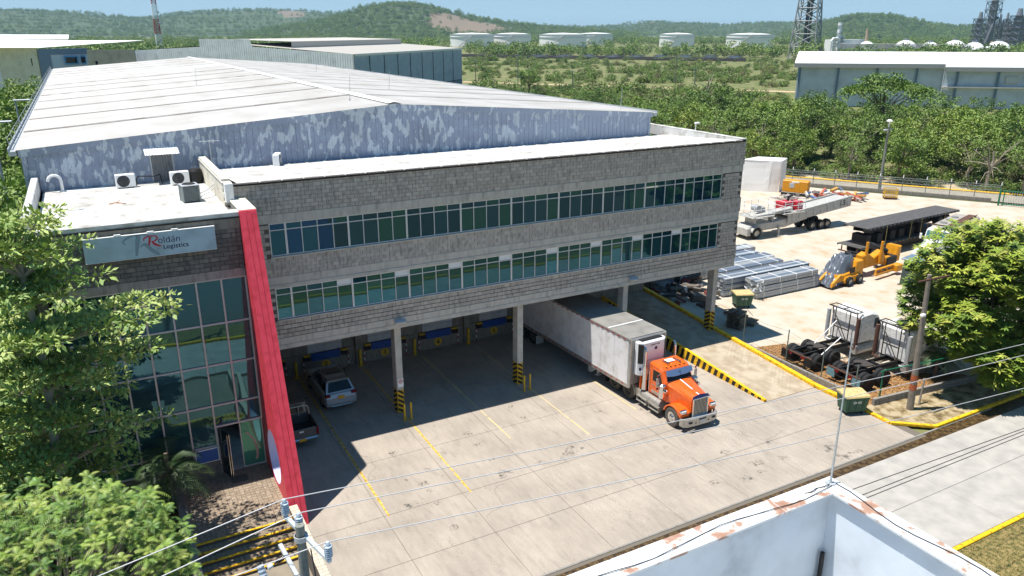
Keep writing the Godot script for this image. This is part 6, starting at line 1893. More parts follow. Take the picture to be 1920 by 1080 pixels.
	pt("chain_case", MB.new().ext(V2([-0.9, 0.25, 1.2, 0.25, 1.5, 0.55, 1.2, 0.85, -0.9, 0.85, -1.1, 0.55]), 1.7, Transform3D.IDENTITY, 0.08), M.machine, Lr)
	for x in [-0.45, 0.95]:
		for s in [-1.0, 1.0]: wheel_z(Lr, Vector3(x, 0.4, s * 0.9), 0.4, 0.28, s)
	pt("rear_grille", MB.new().bb(Vector3(0.1, 1.25, 0.71), Vector3(0.7, 0.5, 0.02), 0.005), M.black, Lr)
	pt("lift_arm", MB.new().ext(V2([-2.5, 0.15, -2.2, 0.15, -1.2, 0.9, -1.4, 1.1, -2.4, 0.5]), 0.2, Transform3D(Basis.IDENTITY, Vector3(0, 0, 0.6)), 0.02).ext(V2([-2.5, 0.15, -2.2, 0.15, -1.2, 0.9, -1.4, 1.1, -2.4, 0.5]), 0.2, Transform3D(Basis.IDENTITY, Vector3(0, 0, -0.6)), 0.02), M.machine, Lr)
	tarp(Vector3(52.75, 0, -40.9))
	# ---- dismantled yellow grader
	var Gr := thing("yellow_grader", "partly dismantled yellow grader with two big loose tyres and upright rams", "machine", Vector3(58.4, 0, -41.2), 0.12)
	pt("frame", MB.new().ext(V2([-2.4, 0.7, 1.0, 0.7, 1.4, 1.1, 0.8, 1.9, -0.6, 1.5, -1.7, 2.1, -2.4, 1.9]), 0.7, Transform3D(Basis.IDENTITY, Vector3(0, 0, -0.2)), 0.08), M.machine, Gr)
	pt("blade", MB.new().bb(Vector3(-0.3, 0.45, 1.2), Vector3(3.4, 0.22, 0.25), 0.04).bb(Vector3(-0.3, 0.85, 1.15), Vector3(3.2, 0.14, 0.2), 0.03).bb(Vector3(1.2, 0.6, 1.3), Vector3(0.9, 0.6, 0.6), 0.05), M.machine, Gr)
	for x in [-1.9, -1.1, -0.2, 0.7]: pt("blade_post", MB.new().bb(Vector3(x, 0.62, 1.18), Vector3(0.14, 0.55, 0.16), 0.02), M.machine, Gr)
	for q in [Vector3(-1.9, 1.6, 0.1), Vector3(0.1, 1.4, 0.3)]: pt("ram", MB.new().cyl(q, q + Vector3(0.05, 1.45, 0), 0.12, 0.12, 12).cyl(q + Vector3(0, -0.5, 0), q, 0.16, 0.16, 12), M.machine, Gr)
	pt("rear_frame", MB.new().ext(V2([1.2, 0.5, 3.6, 0.5, 3.7, 1.9, 3.2, 1.9, 3.0, 1.1, 1.4, 1.2]), 1.2, Transform3D(Basis.IDENTITY, Vector3(0, 0, -0.4)), 0.08), M.machine, Gr)
	pt("engine_block", MB.new().bb(Vector3(2.2, 0.8, -0.2), Vector3(1.6, 0.7, 1.0), 0.08), M.dark, Gr)
	for q in [[Vector3(-1.7, 1.55, -1.0), Vector3(0.15, 1.0, 0.1)], [Vector3(2.1, 1.65, -1.1), Vector3(0.3, 0.95, 0.15)]]:
		var ty := thing("large_loose_tyre", "large black tyre lying on top of the yellow grader", "tyre", Gr.transform * q[0], 0.0, "loose tyres on the grader")
		var d: Vector3 = q[1]
		var tb := MB.new()
		tb.lathe([Vector2(0.42, -0.22), Vector2(0.7, -0.24), Vector2(0.82, -0.16), Vector2(0.82, 0.16), Vector2(0.7, 0.24), Vector2(0.42, 0.22), Vector2(0.4, 0.0), Vector2(0.42, -0.22)], Vector3.ZERO, d, 28)
		pt("casing", tb, M.rubber, ty)
		var lg := MB.new()
		var ax := d.normalized()
		var e0 := ax.cross(Vector3.RIGHT).normalized()
		for n in 26:
			var f := TAU * n / 26.0
			var e := e0.rotated(ax, f)
			lg.box(e * 0.83, Vector3(0.07, 0.34, 0.08), Basis(e, ax, e.cross(ax)))
		pt("lugs", lg, M.rubber, ty)
	# ---- cab wrapped in netting
	var cb := thing("wrapped_machine_cab", "loose machine cab wrapped in dark green netting standing on the dirt", "cab", Vector3(58.4, 0, -37.4), 0.2)
	pt("shell", MB.new().ext(V2([-0.95, 0.1, 0.95, 0.1, 0.85, 1.2, 0.75, 2.1, -0.7, 2.1, -0.85, 1.2]), 1.6, Transform3D.IDENTITY, 0.08), mt(h("3d4a44"), 0.8, 0.0, M.grime, 0.5), cb)
	pt("roof", MB.new().bb(Vector3(0, 2.2, 0), Vector3(1.9, 0.14, 1.9), 0.05), mt(h("6d7f92"), 0.4, 0.0, M.grime, 0.4), cb)
	pt("window", MB.new().box(Vector3(-0.1, 1.65, 0.81), Vector3(0.9, 0.7, 0.03)).box(Vector3(-0.8, 1.65, 0), Vector3(0.03, 0.7, 1.1), Basis(Vector3.BACK, -0.15)), M.windscreen, cb)
	pt("skid", MB.new().box(Vector3(0, 0.05, 0.8), Vector3(2.3, 0.1, 0.12)).box(Vector3(0, 0.05, -0.8), Vector3(2.3, 0.1, 0.12)), M.alum_worn, cb)
	var ro := MB.new()
	for n in 9: ro.tube([Vector3(-0.95, R(0.4, 1.9), 0.84), Vector3(R(-0.3, 0.3), R(0.4, 1.8), 0.87), Vector3(0.95, R(0.4, 1.9), 0.84)], 0.015, 4)
	pt("green_rope", ro, mt(h("1f8a72"), 0.7), cb)
	# ---- white tanker truck
	var W := thing("white_tank_truck", "white long nosed truck with a grey box tank behind the grader", "truck", Vector3(64.0, 0, -40.3), PI + 0.28)
	var tk := MB.new()
	var rings := []
	# nose points along local +x ... z is kept for the width
	var f2 := Basis(Vector3(1, 0, 0), Vector3(0, 1, 0), Vector3(0, 0, 1))
	pt("hood", MB.new().ext(V2([0.0, 0.9, 0.0, 1.75, -0.3, 1.95, -1.9, 2.2, -1.9, 0.9]), 1.5, Transform3D(f2, Vector3.ZERO), 0.14), M.truck_white, W)
	pt("grille", MB.new().bb(Vector3(0.02, 1.3, 0), Vector3(0.08, 0.9, 1.05), 0.03), M.chrome, W)
	for n in 9: pt("grille_bar", MB.new().box(Vector3(0.07, 1.3, -0.44 + n * 0.11), Vector3(0.02, 0.84, 0.05)), M.alum_worn, W)
	pt("cab", MB.new().ext(V2([-1.9, 0.9, -1.9, 2.15, -2.25, 2.85, -2.5, 2.95, -3.5, 2.95, -3.6, 0.9]), 2.0, Transform3D(f2, Vector3.ZERO), 0.1), M.truck_white, W)
	pt("windscreen", MB.new().box(Vector3(-2.05, 2.5, 0), Vector3(0.03, 0.68, 1.75), Basis(Vector3.BACK, 0.46)), mt(h("4f8288"), 0.05, 0.4), W)
	pt("marker_lamps", MB.new().bb(Vector3(-2.6, 2.98, 0), Vector3(0.15, 0.08, 1.5), 0.02), M.amber, W)
	pt("bumper", MB.new().bb(Vector3(0.3, 0.6, 0), Vector3(0.2, 0.4, 2.4), 0.05), M.truck_white, W)
	for s in [-1.0, 1.0]:
		pt("fender", MB.new().ext(V2([0.3, 0.8, 0.25, 1.1, -0.3, 1.3, -1.3, 1.25, -1.5, 0.9, -0.6, 1.05, 0.0, 0.8]), 0.5, Transform3D(f2, Vector3(0, 0, s * 0.95)), 0.04), M.truck_white, W)
		pt("side_window", MB.new().box(Vector3(-2.85, 2.4, s * 1.0), Vector3(0.8, 0.6, 0.03)), M.windscreen, W)
		wheel_z(W, Vector3(-0.6, 0.52, s * 0.98), 0.52, 0.28, s)
		for x in [-7.5, -8.8]: wheel_z(W, Vector3(x, 0.52, s * 0.95), 0.52, 0.5, s)
		pt("mirror", MB.new().bb(Vector3(-2.1, 2.2, s * 1.35), Vector3(0.08, 0.5, 0.2), 0.02), M.white_clean, W)
	pt("chassis", MB.new().box(Vector3(-5.5, 0.8, 0), Vector3(9.5, 0.25, 0.9)), M.dark, W)
	pt("tank_body", MB.new().bb(Vector3(-7.2, 2.05, 0), Vector3(6.6, 1.9, 2.3), 0.12), mt(h("a8a198"), 0.7, 0.1, M.grime, 0.25, true), W)
	for n in 3: pt("hatch", MB.new().cyl(Vector3(-5.2 - n * 1.6, 3.0, 0.5), Vector3(-5.2 - n * 1.6, 3.1, 0.5), 0.32, 0.32, 14), M.alum_worn, W)
	pt("roof_walkway", MB.new().bb(Vector3(-7.2, 3.08, -0.5), Vector3(6.2, 0.06, 0.7), 0.01).box(Vector3(-7.2, 3.2, -0.9), Vector3(6.2, 0.05, 0.05)), M.rust, W)
	pt("front_rack", MB.new().box(Vector3(-3.8, 3.05, 0), Vector3(0.08, 0.1, 2.9)).box(Vector3(-3.8, 2.6, 1.4), Vector3(0.06, 0.9, 0.06)).box(Vector3(-3.8, 2.6, -1.4), Vector3(0.06, 0.9, 0.06)), M.rust, W)
	var rt := gp(1918, 470)
	var rd := thing("red_tank_truck", "red round tank on a trailer partly behind the bright green tree", "tank", Vector3(rt.x + 2.0, 0, rt.z), 0.4)
	pt("tank", MB.new().lathe([Vector2(0, 0), Vector2(0.9, 0.05), Vector2(1.15, 0.3), Vector2(1.15, 5.6), Vector2(0.9, 5.85), Vector2(0, 5.9)], Vector3(-2.5, 2.1, 0), Vector3.RIGHT, 28), coat(mt(h("b01c26"), 0.35), 0.6), rd)
	pt("ladder_rail", MB.new().tube([Vector3(-2.3, 2.6, 1.0), Vector3(-2.3, 3.4, 0.4), Vector3(2.8, 3.4, 0.4)], 0.03, 6), M.alum_worn, rd)
	pt("frame", MB.new().box(Vector3(0.3, 0.85, 0), Vector3(6.2, 0.25, 1.0)), M.dark, rd)
	for x in [-1.2, 0.0, 2.0]:
		for s in [-1.0, 1.0]: wheel_z(rd, Vector3(x, 0.5, s * 0.9), 0.5, 0.4, s)
	# ---- far side of the yard
	var A := gp(1385, 356.5); var Bx := gp(1440, 360); var Cx := gp(1460, 360.5); var Dx := gp(1470, 353)
	var bx := thing("wrapped_box_load", "big box shaped load wrapped in white plastic sheet standing on the dirt", "wrapped load", Bx)
	var hgt := 4.05
	var base := [A, Bx, Cx, Dx, Dx + (A - Bx)]
	var wb := MB.new()
	for n in base.size():
		var a: Vector3 = base[n] - Bx
		var c: Vector3 = base[(n + 1) % base.size()] - Bx
		# slightly sagging sheet: each side in four strips with a random push
		for u in 6:
			for v in 4:
				var P := func(i, j):
					var q: Vector3 = a.lerp(c, i / 6.0) + Vector3(0, hgt * j / 4.0, 0)
					var out := (c - a).cross(Vector3.UP).normalized()
					var wig := sin(i * 12.9 + j * 7.3 + n * 3.1) * 0.05 if (i > 0 and i < 6) else 0.0
					return q + out * wig
				wb.quad(P.call(u, v), P.call(u + 1, v), P.call(u + 1, v + 1), P.call(u, v + 1))
	var tp := []
	for q in base: tp.append(Vector2(q.x - Bx.x, q.z - Bx.z))
	var ix := Geometry2D.triangulate_polygon(PackedVector2Array(tp))
	for n in range(0, ix.size(), 3):
		var P := []
		for m in 3: P.append(Vector3(tp[ix[n + m]].x, hgt, tp[ix[n + m]].y))
		if (P[1] as Vector3 - P[0]).cross(P[2] - P[0]).y < 0: wb.tri(P[0], P[2], P[1])
		else: wb.tri(P[0], P[1], P[2])
	pt("plastic_sheet", wb, M.white_clean, bx)
	pt("tear", MB.new().ext(V2([0, 0, 0.7, 0.05, 0.5, -0.2]), 0.02, Transform3D(Basis(Vector3.UP, 0.6), (Cx - Bx) * 0.5 + Vector3(0, 1.5, 0.1)), 0.0), M.dark, bx)
	var gs := gp(1470, 366); var ge := gp(1518, 371)
	var gn := thing("yellow_generator", "yellow boxed generator set standing beside the wrapped load", "generator", (gs + ge) / 2 + Vector3(0.6, 0, -0.8), -atan2(ge.z - gs.z, ge.x - gs.x))
	var gl := gs.distance_to(ge)
	pt("canopy", MB.new().bb(Vector3(0, 1.15, 0), Vector3(gl, 1.5, 1.3), 0.06), M.machine, gn)
	pt("base_frame", MB.new().bb(Vector3(0, 0.22, 0), Vector3(gl + 0.2, 0.36, 1.35), 0.03), M.blackpaint, gn)
	pt("control_panel", MB.new().bb(Vector3(-0.4, 1.3, 0.66), Vector3(0.6, 0.6, 0.03), 0.01), M.galv, gn)
	pt("white_label", MB.new().box(Vector3(0.0, 1.75, 0.656), Vector3(0.9, 0.16, 0.01)), M.white_clean, gn)
	var pc := gp(1560, 373)
	var ph := MB.new()
	ph.colored = true
	for n in 34:
		ph.col = [Color(0.35, 0.06, 0.04), Color(0.45, 0.12, 0.07), Color(0.2, 0.2, 0.2), Color(0.5, 0.5, 0.48), Color(0.1, 0.16, 0.3), Color(0.5, 0.28, 0.07)][rng.randi() % 6]
		var p := pc + Vector3(R(-2.6, 3.6), R(0.1, 0.8), R(-2.5, 2.5))
		ph.bb(p, Vector3(R(0.3, 2.6), R(0.1, 0.35), R(0.15, 0.5)), 0.02, Basis.from_euler(Vector3(R(-0.3, 0.3), R(0, 3), R(-0.3, 0.3))))
	meta(solo("machine_parts_heap", ph, M.vcol, "heap of red, orange and grey machine parts beside the far wall", "scrap"), "", "", "", "stuff")
	var br := MB.new()
	br.colored = true
	var bc := gp(1480, 372)
	for n in 20:
		br.col = [Color(0.2, 0.18, 0.16), Color(0.32, 0.28, 0.25)][n % 2]
		br.bb(bc + Vector3(R(-2, 2.2), R(0.05, 0.4), R(-0.8, 1.0)), Vector3(R(0.6, 2.0), 0.1, 0.2), 0.02, Basis(Vector3.UP, R(0, 3)))
	meta(solo("grey_beam_heap", br, M.vcol, "low heap of grey beams before the yellow generator", "scrap"), "", "", "", "stuff")
	var cg := gp(1676, 374)
	var ct := thing("yellow_cage", "yellow wire sided stillage cage near the far wall", "cage", cg + Vector3(0, 0, -0.6), -0.7)
	pt("base", MB.new().bb(Vector3(0, 0.15, 0), Vector3(1.5, 0.12, 1.2), 0.02), M.rust, ct)
	var cw := MB.new()
	for n in 7:
		var u := -0.72 + n * 0.24
		for s in [-0.58, 0.58]: cw.box(Vector3(u, 0.75, s), Vector3(0.035, 1.1, 0.035))
	for s in [-0.72, 0.72]:
		for n in 5: cw.box(Vector3(s, 0.75, -0.56 + n * 0.28), Vector3(0.035, 1.1, 0.035))
	for y in [0.3, 0.75, 1.28]:
		for s in [-0.58, 0.58]: cw.box(Vector3(0, y, s), Vector3(1.48, 0.05, 0.045))
		for s in [-0.72, 0.72]: cw.box(Vector3(s, y, 0), Vector3(0.045, 0.05, 1.2))
	pt("wire_sides", cw, M.yellow, ct)
	solo("white_barrier_pipe", MB.new().cyl(Vector3.ZERO, gp(1668, 362) - gp(1628, 359), 0.16, 0.16, 12), M.white_clean, "white pipe lying along the far wall beside the cage", "pipe", "", gp(1628, 359) + Vector3(0, 0.3, 0))
	# wall, wire fence and gate along the back
	var u := Vector3(0.555, 0, 0.832)
	var o0 := Vector3(85.2, 0, -70.5)
	var bw := thing("back_boundary_wall", "low dark stone boundary wall along the far side of dirt yard", "wall", o0)
	for n in 27:
		pt("wall_section", MB.new().bb(u * (n * 0.8 - 1.0) + Vector3(0, 0.25, 0), Vector3(0.22, 0.5, 0.79), 0.02, Basis(Vector3.UP, atan2(u.x, u.z))), M.conc_wall, bw)
	var fposts := []
	for n in 11: fposts.append(o0 + u * (n * 2.7 - 6.0))
	for p in fposts:
		var fo := thing("back_fence_post", "white tipped steel post of the far wire fence", "post", p, 0.0, "posts of the far wire fence")
		pt("post", MB.new().cyl(Vector3.ZERO, Vector3(0, 2.2, 0), 0.045, 0.045, 8), mt_post(), fo)
		pt("white_tip", MB.new().cyl(Vector3(0, 2.15, 0), Vector3(0, 2.5, 0), 0.06, 0.06, 8), M.white_clean, fo)
	var wires := MB.new()
	for n in 10:
		for y in [0.7, 1.1, 1.5, 1.9, 2.15]: wires.cyl(fposts[n] + Vector3(0, y, 0), fposts[n + 1] + Vector3(0, y, 0), 0.012, 0.012, 4, false)
		var dd: Vector3 = (fposts[n + 1] - fposts[n]) / 18.0
		for q in 18: wires.cyl(fposts[n] + dd * q + Vector3(0, 0.55, 0), fposts[n] + dd * (q + 1) + Vector3(0, 2.15, 0), 0.008, 0.008, 4, false)
	solo("wire_fence_mesh", wires, M.galv, "thin wire mesh strung along the far boundary wall", "fence")
	var ga := gp(1870, 385)
	var gt := thing("green_gate", "green steel bar gate at the end of the far wall", "gate", ga, atan2(u.x, u.z) - PI / 2)
	var gf := MB.new()
	gf.bb(Vector3(0.06, 0.95, 0), Vector3(0.2, 1.95, 0.2), 0.02).bb(Vector3(0.5, 0.95, 0), Vector3(0.12, 1.8, 0.12), 0.02)
	gf.bb(Vector3(4.0, 1.8, 0), Vector3(7.4, 0.12, 0.1), 0.02).bb(Vector3(4.0, 0.2, 0), Vector3(7.4, 0.14, 0.1), 0.02)
	pt("frame", gf, M.green_gate, gt)
	for n in 26: pt("bar", MB.new().cyl(Vector3(0.75 + n * 0.26, 0.2, 0), Vector3(0.75 + n * 0.26, 1.8, 0), 0.028, 0.028, 6), M.galv, gt)
	var lp := gp(1648, 359)
	var lm := thing("yard_lamp_post", "tall concrete lamp post with a small round head on the back road", "lamp post", lp)
	pt("pole", MB.new().cyl(Vector3.ZERO, Vector3(0, 8.3, 0), 0.2, 0.12, 12), M.pole_conc, lm)
	pt("head", MB.new().cyl(Vector3(0, 8.2, 0), Vector3(0, 9.0, 0), 0.06, 0.06, 8).lathe([Vector2(0.0, 9.0), Vector2(0.35, 9.0), Vector2(0.38, 9.12), Vector2(0.2, 9.3), Vector2(0, 9.34)], Vector3.ZERO, Vector3.UP, 16), M.white_clean, lm)
	pt("side_lamp", MB.new().bb(Vector3(-0.55, 8.0, 0), Vector3(0.6, 0.2, 0.3), 0.05).bb(Vector3(0.5, 8.0, 0), Vector3(0.4, 0.18, 0.25), 0.05), M.galv, lm)
func mt_gal2() -> Material:
	if not M.has("gal2"): M.gal2 = mt(h("8f9aa6"), 0.35, 0.6, M.fine, 0.3)
	return M.gal2
func wheel_z(parent: Node, at: Vector3, r: float, w: float, side: float) -> void:
	var b := MB.new()
	b.lathe([Vector2(r * 0.56, -w / 2), Vector2(r * 0.93, -w / 2), Vector2(r, -w * 0.36), Vector2(r, w * 0.36), Vector2(r * 0.93, w / 2), Vector2(r * 0.56, w / 2)], at, Vector3.BACK * side, 24)
	for k in 24:
		var f := TAU * k / 24.0
		b.box(at + Vector3(sin(f), cos(f), 0) * r, Vector3(r * 0.15, 0.04 * r, w * 0.7), Basis(Vector3.BACK, -f))
	var t := pt("wheel", b, M.rubber, parent)
	pt("rim", MB.new().lathe([Vector2(r * 0.57, w * 0.45), Vector2(r * 0.46, w * 0.2), Vector2(r * 0.2, w * 0.24), Vector2(0, w * 0.3)], at, Vector3.BACK * side, 24), M.alum_worn, t)
func tarp(at: Vector3) -> void:
	var b := MB.new()
	var fn := nz(0.9, 3, 77)
	var N := 22
	var grid := []
	for i in N + 1:
		var row := []
		for j in N + 1:
			var u := i / float(N) * 2 - 1
			var v := j / float(N) * 2 - 1
			var x := u * 1.75
			var z := v * 1.15
			# a hip-shaped cover: high at the cab end, falling to the bucket
			var y := lerpf(0.25, 2.3, smoothstep(-1.0, 0.45, u)) * (1.0 - 0.75 * smoothstep(0.45, 1.0, absf(v))) - 0.3 * smoothstep(0.8, 1.0, u)
			y += fn.get_noise_2d(x * 1.5, z * 1.5) * 0.22 + sin(v * 26.0 + u * 7.0) * 0.05
			row.append(Vector3(x, maxf(y, 0.12), z))
		grid.append(row)
	for i in N:
		for j in N:
			var p := [grid[i][j + 1], grid[i + 1][j + 1], grid[i + 1][j], grid[i][j]]
			b.quad(p[0], p[1], p[2], p[3])
	var m := mt(h("70767e"), 0.28, 0.35)
	solo("shiny_tarpaulin", b, m, "shiny dark grey tarpaulin draped over the small yellow loader", "tarpaulin", "", at, 0.1)

func front_building() -> void:
	var X := 16.3
	var Z := -11.88
	var Y := 8.5
	var F := thing("white_parapet_building", "white building with rust stained parapet across the road from the yard", "building", Vector3(6, 0, 0))
	var wall := mt(h("d3d9de"), 0.8)
	pt("outer_wall", off(F).ab(Vector3(-6, 0, Z + 0.05), Vector3(X - 0.05, Y - 0.08, Z + 0.3)).ab(Vector3(X - 0.3, 0, Z + 0.3), Vector3(X - 0.05, Y - 0.08, 14)).ab(Vector3(-6, 0, Z + 0.3), Vector3(-5.75, Y - 0.08, 14)), wall, F)
	pt("inner_lining", off(F).ab(Vector3(-5.75, 5.2, Z + 0.3), Vector3(X - 0.42, Y - 0.08, Z + 0.42)).ab(Vector3(X - 0.42, 5.2, Z + 0.42), Vector3(X - 0.3, Y - 0.08, 14)), mt(h("d3dce4"), 0.7, 0.0, M.grime, 0.07, true), F)
	pt("roof_floor", off(F).ab(Vector3(-5.75, 5.0, Z + 0.3), Vector3(X - 0.3, 5.2, 14)), M.white_roof, F)
	var rust := ntex(1024, 0.006, 6, 201, [[0.0, h("a87a62")], [0.28, h("c09a84")], [0.36, h("e0d9d2")], [0.42, h("f2f3f3")], [1.0, h("f6f7f8")]])
	var cm := mt(h("e6e7e7"), 0.5, 0.0, rust, 0.16, true)
	var cx := -6.0
	while cx < X - 0.7:
		var c1 := minf(cx + 2.5, X - 0.58)
		pt("coping", off(F).bb(Vector3((cx + c1) / 2, Y - 0.03, Z + 0.31), Vector3(c1 - cx - 0.006, 0.09, 0.63), 0.015), cm, F)
		cx = c1
	var cz := Z
	while cz < 13.0:
		var c1 := minf(cz + 2.6, 13.5)
		pt("coping", off(F).bb(Vector3(X - 0.285, Y - 0.03, (cz + c1) / 2), Vector3(0.585, 0.09, c1 - cz - 0.006), 0.015), cm, F)
		cz = c1
	pt("corner_downpipe", off(F).cyl(Vector3(X - 0.55, 5.2, Z + 0.55), Vector3(X - 0.55, 6.6, Z + 0.55), 0.06, 0.06, 10), M.dark, F)
	var ma := thing("parapet_mast", "thin grey mast standing on the corner of the white parapet", "mast", Vector3(X - 0.28, Y + 0.015, Z + 0.27))
	pt("mast", MB.new().cyl(Vector3.ZERO, Vector3(0, 4.2, 0), 0.03, 0.015, 8), M.galv, ma)
	pt("foot", MB.new().lathe([Vector2(0, 0.03), Vector2(0.13, 0.03), Vector2(0.15, 0.0)], Vector3.ZERO, Vector3.UP, 14), M.galv, ma)
	var c1 := []
	for k in 20: c1.append(Vector3(X - 0.35 - k * 0.55, Y + 0.04 + 0.015 * sin(k * 2.1), Z + 0.38 + 0.1 * sin(k * 0.7)))
	solo("parapet_cable", MB.new().tube(c1, 0.011, 6), M.wire_dk, "dark cable lying along the white parapet towards the pole", "cable")
	var c2 := []
	for k in 16: c2.append(Vector3(X - 0.28 + 0.12 * sin(k * 0.9 + 1.0), Y + 0.04, Z + 0.3 + k * 0.5))
	solo("parapet_cable", MB.new().tube(c2, 0.011, 6), M.wire_dk, "dark cable lying along the rusty side of the white parapet", "cable")
	var c3 := []
	for k in 14: c3.append(Vector3(X - 0.35 - k * 0.07, Y + 0.04 + 0.02 * sin(k * 0.9), Z + 0.3 + 0.03 * sin(k * 0.8)))
	solo("cable_coil", MB.new().tube(c3, 0.014, 6), M.wire_dk, "knotted dark cable bunched at the foot of the parapet mast", "cable")

func insulator(parent: Node, at: Vector3, d: Vector3, m: Material, s := 1.0, n := 6) -> void:
	var pf := [Vector2(0.0, 0.0), Vector2(0.045 * s, 0.0)]
	for k in n:
		var y := (0.05 + k * 0.055) * s
		pf.append(Vector2(0.05 * s, y)); pf.append(Vector2(0.105 * s, y + 0.012 * s)); pf.append(Vector2(0.1 * s, y + 0.03 * s)); pf.append(Vector2(0.05 * s, y + 0.042 * s))
	pf.append(Vector2(0.06 * s, (0.09 + n * 0.055) * s)); pf.append(Vector2(0.045 * s, (0.14 + n * 0.055) * s)); pf.append(Vector2(0.0, (0.15 + n * 0.055) * s))
	pt("insulator", MB.new().lathe(pf, at, d, 18), m, parent)

func wires_and_poles() -> void:
	var tp := gp(562, 985, 10.0)
	var P := thing("power_pole", "round grey concrete power pole with white crossarm and insulators before steps", "utility pole", Vector3(tp.x, 0, tp.z))
	pt("shaft", MB.new().cyl(Vector3.ZERO, Vector3(0, 10, 0), 0.17, 0.095, 18).lathe([Vector2(0.03, 9.93), Vector2(0.03, 10.01), Vector2(0.1, 10.01), Vector2(0.1, 9.96)], Vector3.ZERO, Vector3.UP, 18), M.pole_conc, P)
	var a := gp(536, 969, 9.85) - P.position
	var b := gp(617, 1050, 9.55) - P.position
	var off2 := Vector3(0.14, 0, 0)
	var dirv := (b - a).normalized()
	var arm := MB.new()
	var mid := (a + b) / 2
	var bas := Basis.looking_at(dirv, Vector3.UP)
	arm.bb(mid + Vector3(0, 0, 0), Vector3(0.09, 0.09, a.distance_to(b) + 0.1), 0.01, bas)
	pt("crossarm", arm, mt(h("cdd8e0"), 0.5, 0.3), P)
	pt("arm_bracket", MB.new().lathe([Vector2(0.13, -0.06), Vector2(0.15, -0.06), Vector2(0.15, 0.06), Vector2(0.13, 0.06)], Vector3(0, 9.7, 0), Vector3.UP, 16), M.galv, P)
	var tops := []
	for q in [a, a.lerp(b, 0.34), b]:
		var base: Vector3 = q + Vector3(0, 0.05, 0)
		insulator(P, base, Vector3.UP, M.insul, 0.85)
		tops.append(P.position + base + Vector3(0, 0.4, 0))
	# lower gear: cut-outs and an arrester on a short arm
	var l0 := gp(530, 1030, 9.0) - P.position
	var l1 := gp(560, 1085, 8.7) - P.position
	pt("lower_arm", MB.new().bb((l0 + l1) / 2, Vector3(0.1, 0.07, l0.distance_to(l1) + 0.3), 0.01, Basis.looking_at((l1 - l0).normalized(), Vector3.UP)), M.galv, P)
	var brown := coat(mt(h("3f211c"), 0.3), 0.6)
	for q in [l0.lerp(l1, 0.25), l0.lerp(l1, 0.95)]:
		insulator(P, q + Vector3(-0.05, 0, 0.0), Vector3(-1, -0.1, 0.3), brown, 0.6, 5)
		pt("cutout_cap", MB.new().cyl(q + Vector3(-0.34, -0.03, 0.1), q + Vector3(-0.44, -0.04, 0.13), 0.055, 0.055, 12), M.white_clean, P)
	var ar := gp(495, 1062, 8.8) - P.position
	pt("arrester", MB.new().lathe([Vector2(0, 0), Vector2(0.08, 0.0), Vector2(0.09, 0.05), Vector2(0.075, 0.1), Vector2(0.09, 0.15), Vector2(0.075, 0.2), Vector2(0.09, 0.25), Vector2(0.075, 0.3), Vector2(0.09, 0.36), Vector2(0, 0.38)], ar - Vector3(0, 0.38, 0), Vector3(-0.2, 1, -0.3), 16), M.insul, P)
	pt("jumper", MB.new().tube([tops[0] - P.position, a + Vector3(-0.3, 0.1, 0.3), ar + Vector3(0, 0.25, 0.0), ar], 0.008, 5).tube([ar, l0 + Vector3(-0.3, 0.1, 0), l0], 0.008, 5), M.wire_dk, P)
	pt("drop_cable", MB.new().tube([Vector3(0.16, 9.4, 0.1), Vector3(0.2, 8.8, 0.12), Vector3(0.19, 7.0, 0.05), Vector3(0.2, 0.5, 0)], 0.015, 5), M.wire_dk, P)
	for k in 3:
		var t0: Vector3 = tops[k]
		var e := zp(1920, [645.0, 666.0, 728.0][k], t0.z)
		var w := zp([185.0, 305.0, 440.0][k], 1080, t0.z)
		var R1 := t0 + (e - t0) * 1.9
		var L1 := t0 + (w - t0) * 4.0
		solo("power_line", MB.new().tube([L1, w, t0, t0.lerp(e, 0.25) - Vector3(0, 0.12, 0), t0.lerp(e, 0.5) - Vector3(0, 0.16, 0), t0.lerp(e, 0.75) - Vector3(0, 0.12, 0), e, R1], 0.012, 6), M.wire, ["bare power line on the insulator at the far end of crossarm", "bare power line on the insulator beside the pole top", "bare power line on the insulator at the near end of crossarm"][k], "wire", "power lines")
	for q in [[1606, 915, 803], [1625, 925, 808], [1634, 930, 815]]:
		var p0 := gp(q[0], q[1], 6.4)
		var p1 := gp(1920, q[2], 6.4)
		var d := p1 - p0
		solo("telephone_cable", MB.new().tube([p0 - d * 1.1, p0, p1, p1 + d * 1.5], 0.014, 6), M.wire_dk, "dark telephone cable running over the concrete road past white building", "cable", "telephone cables over the road")
	# weathered pole on the corner
	var bp := gp(1706, 767, 0.1)
	var Q := thing("corner_pole", "weathered leaning utility pole with crossarm on the corner pavement", "utility pole", bp)
	var top := zp(1743, 515, bp.z) - bp
	pt("shaft", MB.new().cyl(Vector3(0, -0.05, 0), top, 0.19, 0.11, 14), M.pole, Q)
	pt("orange_band", MB.new().cyl(top * 0.155, top * 0.2, 0.187, 0.184, 14, false).cyl(top * 0.225, top * 0.27, 0.183, 0.178, 14, false), mt(h("b5623c"), 0.9, 0.0, M.streak, 0.6, true), Q)
	pt("crossarm", MB.new().bb(top * 0.97 + Vector3(0.3, 0, 0.12), Vector3(2.6, 0.09, 0.09), 0.01, Basis(Vector3.BACK, -0.02)), M.rust, Q)
	pt("lamp_stub", MB.new().bb(top * 0.72 + Vector3(-0.22, 0, 0.1), Vector3(0.3, 0.16, 0.2), 0.04), M.white_clean, Q)
	solo("leaning_stake", MB.new().cyl(Vector3.ZERO, Vector3(0.25, 1.5, -0.1), 0.06, 0.05, 8), M.pole, "short leaning wooden stake beside the corner utility pole", "stake", "", gp(1723, 758, 0.1))
